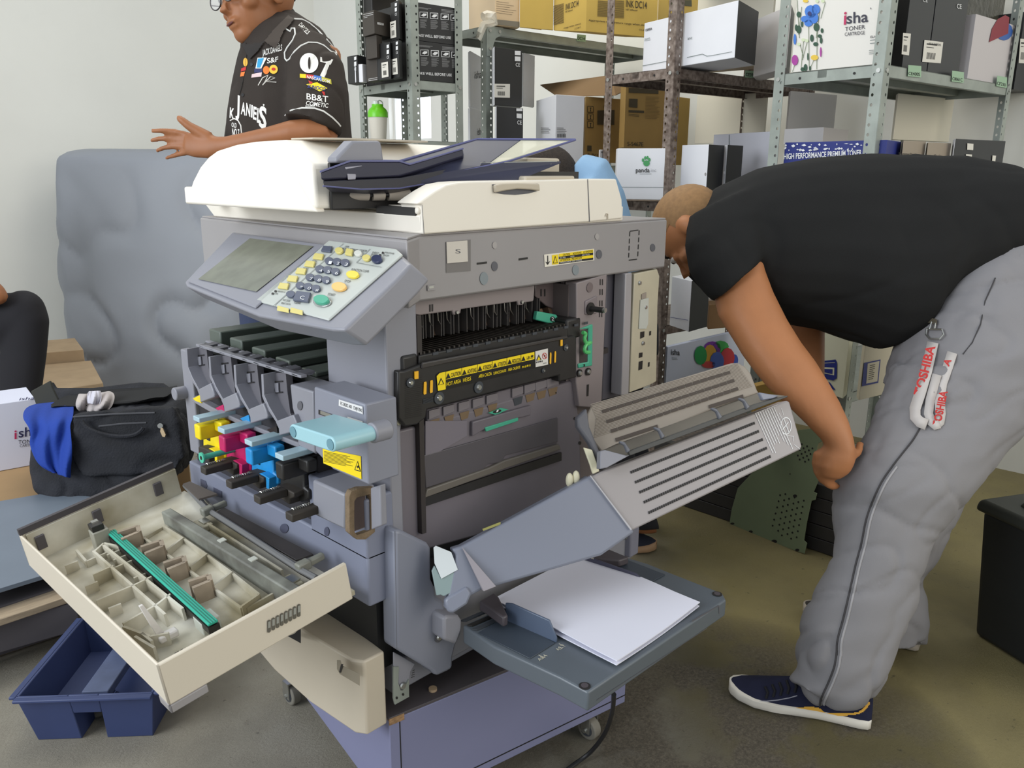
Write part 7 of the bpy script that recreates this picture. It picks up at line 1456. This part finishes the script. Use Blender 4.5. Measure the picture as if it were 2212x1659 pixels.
r3=ribbon([(1700,1250),(1660,1400),(1650,1480),(1668,1530),(1690,1550),(1715,1540)],20,.002)
r2=ribbon([(1675,1060),(1660,1130),(1635,1240),(1600,1360),(1570,1450),(1572,1500),(1600,1530),(1640,1545)],24,.005)
ptext([('TOSHIBA',X1(1612,1378),X1(1690,1085),(-23.0*.82,-4.5))],(onL(*X1(1635,1240),.0115),-fw),REDI,lan,bold=.035,off=.0)
ptext([('TOSHIBA',X1(1718,1560),X1(1762,1350),(-17,-3.2))],(onL(*X1(1720,1450),.0075),-fw),REDI,lan,bold=.035,off=.0)
ptext([('A',X1(1768,1205),X1(1785,1165),(-13,-6)),('TO',X1(1668,1545),X1(1640,1490),(-13,2))],(onL(*X1(1775,1180),.0085),-fw),REDI,lan,bold=.035,off=.0)
M().tube([onL(*X1(u,v),.007) for u,v in ((1640,980),(1730,985),(1738,1015),(1715,1040),(1655,1040),(1635,1015),(1640,980))],.0022,6).build('metal_ring',STEEL,lan)
M().prism([onL(*X1(u,v),.009) for u,v in ((1600,905),(1650,905),(1650,945),(1600,945))],fw*.004).prism([onL(*X1(u,v),.009) for u,v in ((1660,915),(1700,925),(1698,955),(1655,945))],fw*.004).build('metal_clip',mat('clip_metal',(150,140,120),.3,metal=.7),lan,bevel=.001)
M().tube([onL(*X1(u,v),.008) for u,v in ((1655,985),(1670,940),(1690,950),(1685,980))],.0022,6).build('clip_hook',STEEL,lan)
# ---------- MAN STANDING ----------
m1=thing('person','man in glasses and black printed racing shirt gesturing with an open hand','person',(.46,.97,0))
hc1=DP(556,-2,2.24); f1_=pv(-.66,.26,-.70); u1_=pv(-.14,-.98,-.10); hp,fr1=head(hc1,f1_,u1_,1.08)
def hand(lst): return [TB(p,r) for p,r in lst]
body=hp+[LF([R_(540,20,625,20,2.30,.06),R_(545,80,640,70,2.32,.06),R_(560,120,690,110,2.32,.08)]),
 LF([R_(540,110,720,110,2.32,.09),R_(525,200,735,200,2.32,.11),R_(520,320,735,320,2.32,.12),R_(525,480,735,480,2.32,.12),R_(540,600,730,600,2.3,.12)]),
 LF([R_(650,110,735,110,2.22,.055),R_(655,180,738,190,2.18,.052),R_(660,250,735,262,2.15,.048),R_(668,272,725,305,2.13,.044)]),
 LF([R_(705,262,722,305,2.12,.042),R_(672,258,668,312,2.11,.042),R_(630,262,632,316,2.11,.040),R_(575,278,585,322,2.12,.036),R_(520,290,530,330,2.14,.030),R_(488,296,496,336,2.15,.026),R_(468,296,474,338,2.155,.024)]),
 LF([R_(472,296,478,338,2.155,.024),R_(450,290,452,342,2.16,.021),R_(425,286,420,340,2.165,.018),R_(402,290,400,334,2.17,.014)]),
 LF([R_(545,560,640,560,2.26,.08),R_(550,800,630,800,2.25,.06),R_(560,1100,620,1100,2.25,.045)]),LF([R_(640,560,730,560,2.36,.08),R_(645,800,720,800,2.38,.06),R_(650,1050,705,1050,2.38,.045)])]
body+=hand([([(408,292,2.170),(375,284,2.168),(350,282,2.166),(330,283,2.165)],[.0090,.0080,.0074,.006]),([(404,304,2.172),(366,299,2.178),(343,300,2.184),(328,303,2.190)],[.009,.008,.0074,.006]),([(403,317,2.172),(372,316,2.182),(352,320,2.192),(340,325,2.198)],[.009,.0078,.007,.0058]),([(404,329,2.170),(384,334,2.184),(370,338,2.194),(360,341,2.20)],[.0082,.007,.0064,.0054]),([(452,298,2.155),(428,284,2.15),(408,272,2.145),(393,260,2.142),(388,256,2.142)],[.017,.0145,.012,.0105,.0088])])
flesh(body,'body',SK2,m1,.0046,3); facebits(hc1,fr1,m1,1.08,True)
w_,f_,u_,Rm=fr1
hr_=M().sph(hc1+u_*.031-f_*.014,.085,.106,.101,n=28,m=18,R=Rm); hv=[V(v) for v in hr_.v]; keep=set(i for i,v in enumerate(hv) if (v-hc1).dot(u_)>.05-.55*max(0,-(v-hc1).dot(f_)-.0)); hr_.f=[f for f in hr_.f if all(i in keep for i in f)]; hr_.build('hair',mat('short_grey_hair',(70,62,56),.9,var=.2,vs_=80),m1,smooth=80,flip=False)
SH=mat('charcoal_shirt',(54,48,44),.85,var=.06,vs_=8,bump=.06,bs=500,spec=.2)
shirt=[LF([R_(556,62,650,38,2.33,.085),R_(530,100,705,72,2.31,.13),R_(516,148,738,128,2.29,.145),R_(506,195,753,185,2.29,.15),R_(496,250,757,250,2.29,.155),R_(491,310,761,320,2.29,.155),R_(494,420,758,420,2.29,.155),R_(500,540,745,540,2.29,.15)]),
 LF([R_(620,75,720,90,2.24,.07),R_(622,130,742,140,2.18,.075),R_(620,190,748,200,2.15,.072),R_(617,240,742,262,2.125,.072),R_(616,256,734,288,2.12,.072)])]
s1=flesh(shirt,'shirt',SH,m1,.007,2,disp=fold(.007,(5,5,2.4),(V((1,0,0)),V((0,1,0)),V((0,0,1))),5)); b1=bvh_of(s1)
A0=K(300,0,.27124)
cl_=LF([R_(540,92,620,52,2.27,.075),R_(525,112,628,72,2.27,.085)])
col=[onto(*A0(u,v),b1,.006) for u,v in ((1180,60),(1040,190),(960,280),(1000,320),(1090,390),(1150,260),(1240,150))]
flesh([LF([R_(536,88,634,18,2.31,.078),R_(524,108,648,46,2.31,.092),R_(524,124,650,66,2.31,.092)])],'collar',mat('collar_black',(36,32,30),.85),m1,.006,2)
patch(px(A0,[(1000,325),(1090,215),(1190,120),(1240,150),(1150,250),(1090,390),(1030,350)]),b1,mat('collar_brown',(62,54,48),.85),m1,'collar_flap',off=.007)
patch(px(A0,[(770,290),(800,330),(870,350),(960,340),(1000,325),(950,400),(880,470),(845,400)]),b1,mat('collar_black',(36,32,30),.85),m1,'collar_flap',off=.008)
def strip_(pts,r=.0022,m=None,name='piping'): return M().tube([onto(*A0(u,v),b1,.0012) for u,v in pts],r,6).build(name,m or mat('piping_white',(214,214,210),.7),m1)
strip_([(1235,150),(1300,155),(1360,185),(1430,245),(1500,320),(1560,390),(1575,425),(1530,410),(1470,360),(1420,340),(1350,338),(1290,365),(1240,410),(1200,470),(1178,485),(1163,465),(1160,420),(1180,380),(1225,320),(1245,270),(1240,225),(1215,225),(1205,250),(1170,230)])
strip_([(1165,920),(1210,880),(1300,860),(1400,862),(1470,885),(1540,935),(1590,985),(1605,1005)])
strip_([(1575,440),(1595,380)])
strip_([(860,420),(850,520),(830,640),(800,760)],.001,mat('placket',(30,28,26),.8),'placket')
WT=mat('print_offwhite',(226,224,218),.7)
ptext([('JACK DANIELS',A0(985,445),A0(1140,400),(0,-13)),('S&F',A0(1020,505),A0(1110,490),(0,-11)),('BB&T',A0(1335,790),A0(1508,815),(0,-13)),('COMETIC',A0(1328,835),A0(1505,858),(2,-9)),('GASKET',A0(1325,852),A0(1408,850),(0,-3.5)),('JACK DANIELS',A0(1112,355),A0(1150,215),(-6,-2)),('DANIELS',A0(1270,200),A0(1340,275),(7,-6))],b1,WT,m1,bold=.012)
# arched JACK DANIEL'S
ptext([(ch,A0(u,v),A0(u+w,v+w*.35),(1,-h)) for ch,u,v,w,h in (('K',722,935,35,22),('J',770,900,30,40),("A",812,905,36,26),('N',852,915,34,26),('I',892,930,12,26),('E',908,945,28,27),('L',940,970,30,30),("'",985,860,12,9),('S',955,1005,60,46))],b1,WT,m1,bold=.03)
ptext([('OLD',A0(738,1010),A0(778,1018),(0,-10)),('NO.7',A0(742,1078),A0(800,1088),(0,-16))],b1,WT,m1,bold=.02)
strip_([(728,960),(760,945),(790,960),(812,1000),(818,1060)],.0016,WT,'emblem')
# sleeve 07
ellp=lambda u,v,a,b,n=24:[A0(u+a*math.cos(t),v+b*math.sin(t)) for t in [2*math.pi*i/n for i in range(n)]]
def fan(cx_,cy_,a,b,off,m,name='print',n=28,rr=3):
    B=M(); c_=onto(*A0(cx_,cy_),b1,off); pts=[c_]; 
    for k in range(1,rr+1): pts+=[onto(*A0(cx_+a*k/rr*math.cos(t),cy_+b*k/rr*math.sin(t)),b1,off) for t in [2*math.pi*i/n for i in range(n)]]
    fs=[[0,1+i,1+(i+1)%n] for i in range(n)]
    for k in range(rr-1): fs+= [[1+k*n+i,1+(k+1)*n+i,1+(k+1)*n+(i+1)%n,1+k*n+(i+1)%n] for i in range(n)]
    B.v=[tuple(p) for p in pts]; B.f=fs; return B.build(name,m,m1,smooth=0,flip=False)
fan(1355,502,74,80,.0022,WT,'number_zero'); fan(1357,502,10,50,.0036,SH,'number_zero',14)
def quadpatch(q,off,m,name,n=5):
    (ax,ay),(bx,by),(cx_,cy_),(dx,dy)=[A0(*p) for p in q]; B=M(); 
    for j in range(n+1):
        for i in range(n+1):
            s,t=i/n,j/n; B.v.append(tuple(onto((ax*(1-s)+bx*s)*(1-t)+(dx*(1-s)+cx_*s)*t,(ay*(1-s)+by*s)*(1-t)+(dy*(1-s)+cy_*s)*t,b1,off)))
    B.f=[[j*(n+1)+i,j*(n+1)+i+1,(j+1)*(n+1)+i+1,(j+1)*(n+1)+i] for j in range(n) for i in range(n)]; return B.build(name,m,m1,smooth=0,flip=False)
ptext([('7',A0(1438,600),A0(1540,622),(2,-40))],b1,WT,m1,name='number_seven',off=.0022,bold=.05)
0 and patch(dense(px(A0,[(1448,452),(1462,462),(1470,482),(1500,500),(1530,492),(1545,512),(1520,545),(1495,580),(1500,590),(1522,588),(1522,605),(1505,616),(1480,602),(1452,596),(1435,586),(1450,560),(1480,528),(1462,524),(1448,532),(1440,520)]),3),b1,WT,m1,'number_seven',off=.0022,step=1.0)
for q,m_ in (([(1282,587),(1330,590),(1330,622),(1282,618)],YEL),([(1330,590),(1392,598),(1392,630),(1330,622)],REDI),([(1392,598),(1455,608),(1455,642),(1392,630)],mat('patch_blue',(60,110,190),.7)),([(1455,610),(1530,632),(1535,672),(1455,642)],mat('patch_olive_yellow',(190,180,60),.7))): quadpatch(q,.0024,m_,'sponsor_patch')
ptext([('NASCAR.COM',A0(1338,622),A0(1520,662),(0,-6.5))],b1,WT,m1,off=.0034,bold=.015)
quadpatch([(1332,672),(1420,655),(1502,702),(1440,728)],.0024,YEL,'sponsor_patch'); quadpatch([(1350,640),(1385,655),(1372,672),(1356,660)],.003,REDI,'sponsor_patch'); quadpatch([(1455,728),(1478,730),(1484,760),(1470,755)],.003,REDI,'sponsor_patch')
ptext([('SUNOCO',A0(1340,698),A0(1485,722),(2,-7))],b1,NAVY,m1,off=.0036,bold=.02)
quadpatch([(945,460),(1020,458),(975,545),(928,545)],.0022,WT,'chest_patch'); quadpatch([(948,466),(995,462),(965,538),(938,538)],.0032,mat('patch_cyan',(40,150,200),.7),'chest_patch'); quadpatch([(920,548),(985,545),(982,575),(918,580)],.0022,mat('patch_navy',(40,44,90),.7),'chest_patch')
fan(1072,552,34,36,.0024,mat('patch_yellow',(230,190,60),.7),'chest_patch'); fan(1072,550,16,12,.0034,REDI,'chest_patch',12,1); fan(1014,558,26,32,.0024,mat('patch_shell',(228,120,40),.7),'chest_patch'); fan(848,495,18,34,.0024,mat('patch_gold',(220,170,60),.7),'chest_patch'); quadpatch([(900,590),(980,575),(975,610),(895,618)],.0024,mat('patch_pinkwhite',(215,190,190),.7),'chest_patch'); quadpatch([(815,545),(855,530),(850,560),(812,570)],.0024,REDI,'chest_patch'); quadpatch([(812,575),(845,570),(835,605),(806,610)],.0024,mat('patch_orange',(225,120,50),.7),'chest_patch')
for v in (512,755): fan(895 if v<600 else 825,v,12,14,.003,mat('button_black',(20,18,18),.4),'button',12,1)
strip_([(950,680),(985,620),(1030,598),(1010,640),(985,678),(1050,610),(1085,620),(1020,650),(1095,655)],.0012,WT,'signature')
jt=[LF([R_(500,520,745,520,2.3,.14),R_(515,620,735,620,2.3,.13)]),LF([R_(515,600,640,600,2.24,.10),R_(540,900,640,900,2.22,.075),R_(548,1150,640,1150,2.22,.065),R_(550,1240,635,1240,2.22,.062)]),LF([R_(620,600,740,600,2.38,.10),R_(640,900,730,900,2.38,.075),R_(640,1180,725,1180,2.38,.065)])]
flesh(jt,'jeans',mat('blue_jeans',(46,56,84),.85,var=.08,bump=.1,bs=400),m1,.01,3)
for (x,y) in ((.40,.93),(.52,1.06)): shoe((x+.06,y+.02,0),(x-.16,y-.10,0),.28,m1,mat('black_leather',(28,26,26),.5),mat('dark_sole',(40,38,36),.7))
# ---------- CROUCHING PERSON BEHIND ----------
m3=thing('person','person in a light blue shirt crouching behind the copier, dark hair showing','person',(1.42,.78,0))
c3=DP(1178,402,2.62); f3_=pv(-.75,.5,.35); u3_=pv(-.25,-.95,0); hp,fr3=head(c3,f3_,u3_,1.0)
body=hp+[LF([R_(1190,430,1260,380,2.62,.06),R_(1240,470,1310,400,2.64,.08)]),LF([R_(1200,460,1320,380,2.66,.13),R_(1240,600,1390,560,2.68,.14),R_(1280,720,1420,720,2.68,.13)]),LF([R_(1300,720,1400,720,2.6,.08),R_(1240,860,1330,860,2.5,.07)]),LF([R_(1250,850,1330,850,2.5,.06),R_(1320,1020,1380,1020,2.6,.05),R_(1370,1150,1420,1150,2.68,.04)]),LF([R_(1320,720,1420,720,2.78,.08),R_(1290,860,1370,860,2.74,.07),R_(1340,1020,1400,1020,2.8,.05),R_(1380,1120,1420,1120,2.84,.04)])]
flesh(body,'body',SK2,m3,.009,3); facebits(c3,fr3,m3)
w_,f_,u_,Rm=fr3
hr_=M().sph(c3+u_*.020-f_*.012,.093,.110,.106,n=28,m=18,R=Rm); hv=[V(v) for v in hr_.v]; keep=set(i for i,v in enumerate(hv) if (v-c3).dot(f_)<.045 or (v-c3).dot(u_)>.075); hr_.f=[f for f in hr_.f if all(i in keep for i in f)]; hr_.build('hair',mat('dark_hair',(46,38,32),.95,var=.3,vs_=120,bump=.6,bs=300),m3,smooth=80,flip=False)
flesh([LF([R_(1215,400,1262,338,2.66,.10),R_(1235,450,1310,352,2.68,.15),R_(1262,520,1345,420,2.7,.17),R_(1270,620,1390,580,2.7,.17),R_(1290,740,1410,740,2.7,.16)]),LF([R_(1220,420,1300,380,2.58,.06),R_(1230,520,1300,520,2.54,.055),R_(1230,600,1290,600,2.5,.05)])],'blue_shirt',mat('light_blue_shirt',(130,164,196),.85,bump=.1,bs=300),m3,.009,3)
flesh([LF([R_(1285,700,1420,700,2.7,.15),R_(1290,770,1420,770,2.7,.15)]),LF([R_(1300,730,1400,730,2.6,.09),R_(1230,870,1330,870,2.5,.08),R_(1300,1020,1385,1020,2.6,.065),R_(1350,1140,1425,1140,2.68,.06)]),LF([R_(1320,730,1420,730,2.78,.09),R_(1290,870,1380,870,2.74,.08),R_(1340,1020,1410,1020,2.8,.06),R_(1370,1110,1430,1110,2.84,.055)])],'dark_trousers',mat('dark_trousers',(40,40,46),.9),m3,.01,3)
ph=P(1434,1203,'z',0); lf_=V((-rt.x,-rt.y,0)).normalized()+V((.25,.25,0)); hl_=V((ph.x,ph.y,0))+lf_*.27+V((fw.x,fw.y,0))*.04; shoe((hl_.x,hl_.y,0),(ph.x+fw.x*.04,ph.y+fw.y*.04,0),.27,m3,mat('navy_trainer',(36,40,56),.8),mat('tan_sole',(186,150,116),.6)); shoe((hl_.x+.1,hl_.y+.2,0),(hl_.x+.25,hl_.y+.1,0),.27,m3,mat('navy_trainer',(36,40,56),.8),mat('tan_sole',(186,150,116),.6))
# ---------- SEATED PERSON AT THE LEFT EDGE ----------
m4=thing('person','person in black trousers at the left edge, only one bent knee showing','person',tuple(V((DP(40,840,3.3).x,DP(40,840,3.3).y,0))))
def zs_(x,y,d,z): p=DP(x,y,d); p.z=z; return p
body=[LF([R_(-20,600,-20,665,3.2,.045),R_(-2,612,8,655,3.18,.035),R_(9,625,14,648,3.18,.02)]),LF([R_(-60,590,-60,670,3.25,.05),R_(-20,600,-20,665,3.2,.045)]),LF([R_(-330,300,-150,300,3.6,.13),R_(-340,480,-150,480,3.6,.14),R_(-340,650,-140,650,3.55,.15)]),LF([R_(-170,330,-110,350,3.45,.06),R_(-130,480,-70,480,3.35,.055),R_(-90,580,-50,640,3.26,.05)]),LF([R_(-260,230,-200,230,3.6,.055),R_(-270,310,-190,310,3.6,.06)]),LF([R_(-300,640,-200,640,3.55,.10),R_(-280,700,-180,700,3.5,.09)]),LF([R_(-240,660,-240,740,3.48,.06),R_(-60,670,-60,730,3.36,.05),R_(40,660,40,710,3.31,.05)]),LF([R_(25,660,75,660,3.31,.05),R_(20,800,70,800,3.34,.045),R_(15,850,70,850,3.35,.04),R_(10,960,70,960,3.35,.04)])]
c4=DP(-228,180,3.58); hp,fr4=head(c4,pv(.8,.3,-.4),pv(0,-1,0)); flesh(body+hp,'body',SK2,m4,.012,3); facebits(c4,fr4,m4)
flesh([LF([R_(-350,290,-130,300,3.6,.15),R_(-355,480,-135,480,3.6,.17),R_(-355,670,-130,670,3.55,.17)]),LF([R_(-190,310,-100,350,3.47,.08),R_(-150,480,-70,480,3.36,.07)])],'tshirt',mat('dark_shirt',(44,44,50),.9),m4,.012,3)
BT2=mat('black_trousers',(28,27,32),.9,bump=.05,bs=300)
flesh([LF([R_(-330,640,-330,780,3.5,.16),R_(-180,640,-180,790,3.42,.13),R_(-60,645,-60,765,3.34,.10),R_(10,632,20,745,3.31,.085),R_(55,634,60,715,3.30,.07)]),ball(52,668,3.30,.078),LF([R_(24,650,90,655,3.30,.072),R_(16,690,101,690,3.31,.075),R_(6,760,96,765,3.33,.07),R_(2,820,88,825,3.34,.068),R_(0,900,80,905,3.35,.065),R_(4,990,78,990,3.35,.06)])],'trousers',BT2,m4,.01,9)
shp=DP(30,990,3.35); shoe((shp.x,shp.y,0),(shp.x+.1,shp.y-.2,0),.28,m4,mat('black_leather',(28,26,26),.5),mat('dark_sole',(40,38,36),.7))
stl_=DP(-330,780,3.5); stool=thing('stool','low stool under the seated person at the left edge','stool',(stl_.x,stl_.y,0)); M().cyl((stl_.x,stl_.y,max(.1,stl_.z-.05)),(stl_.x,stl_.y,stl_.z-.01),.18,n=28).build('seat',mat('stool_wood',(120,90,60),.7),stool)
for a in range(4): t=a*math.pi/2+.6; M().cyl((stl_.x+.15*math.cos(t),stl_.y+.15*math.sin(t),0),(stl_.x+.12*math.cos(t),stl_.y+.12*math.sin(t),stl_.z-.05),.014).build('leg',mat('stool_wood',(120,90,60),.7),stool)

bpy.data.scenes.remove(TS)
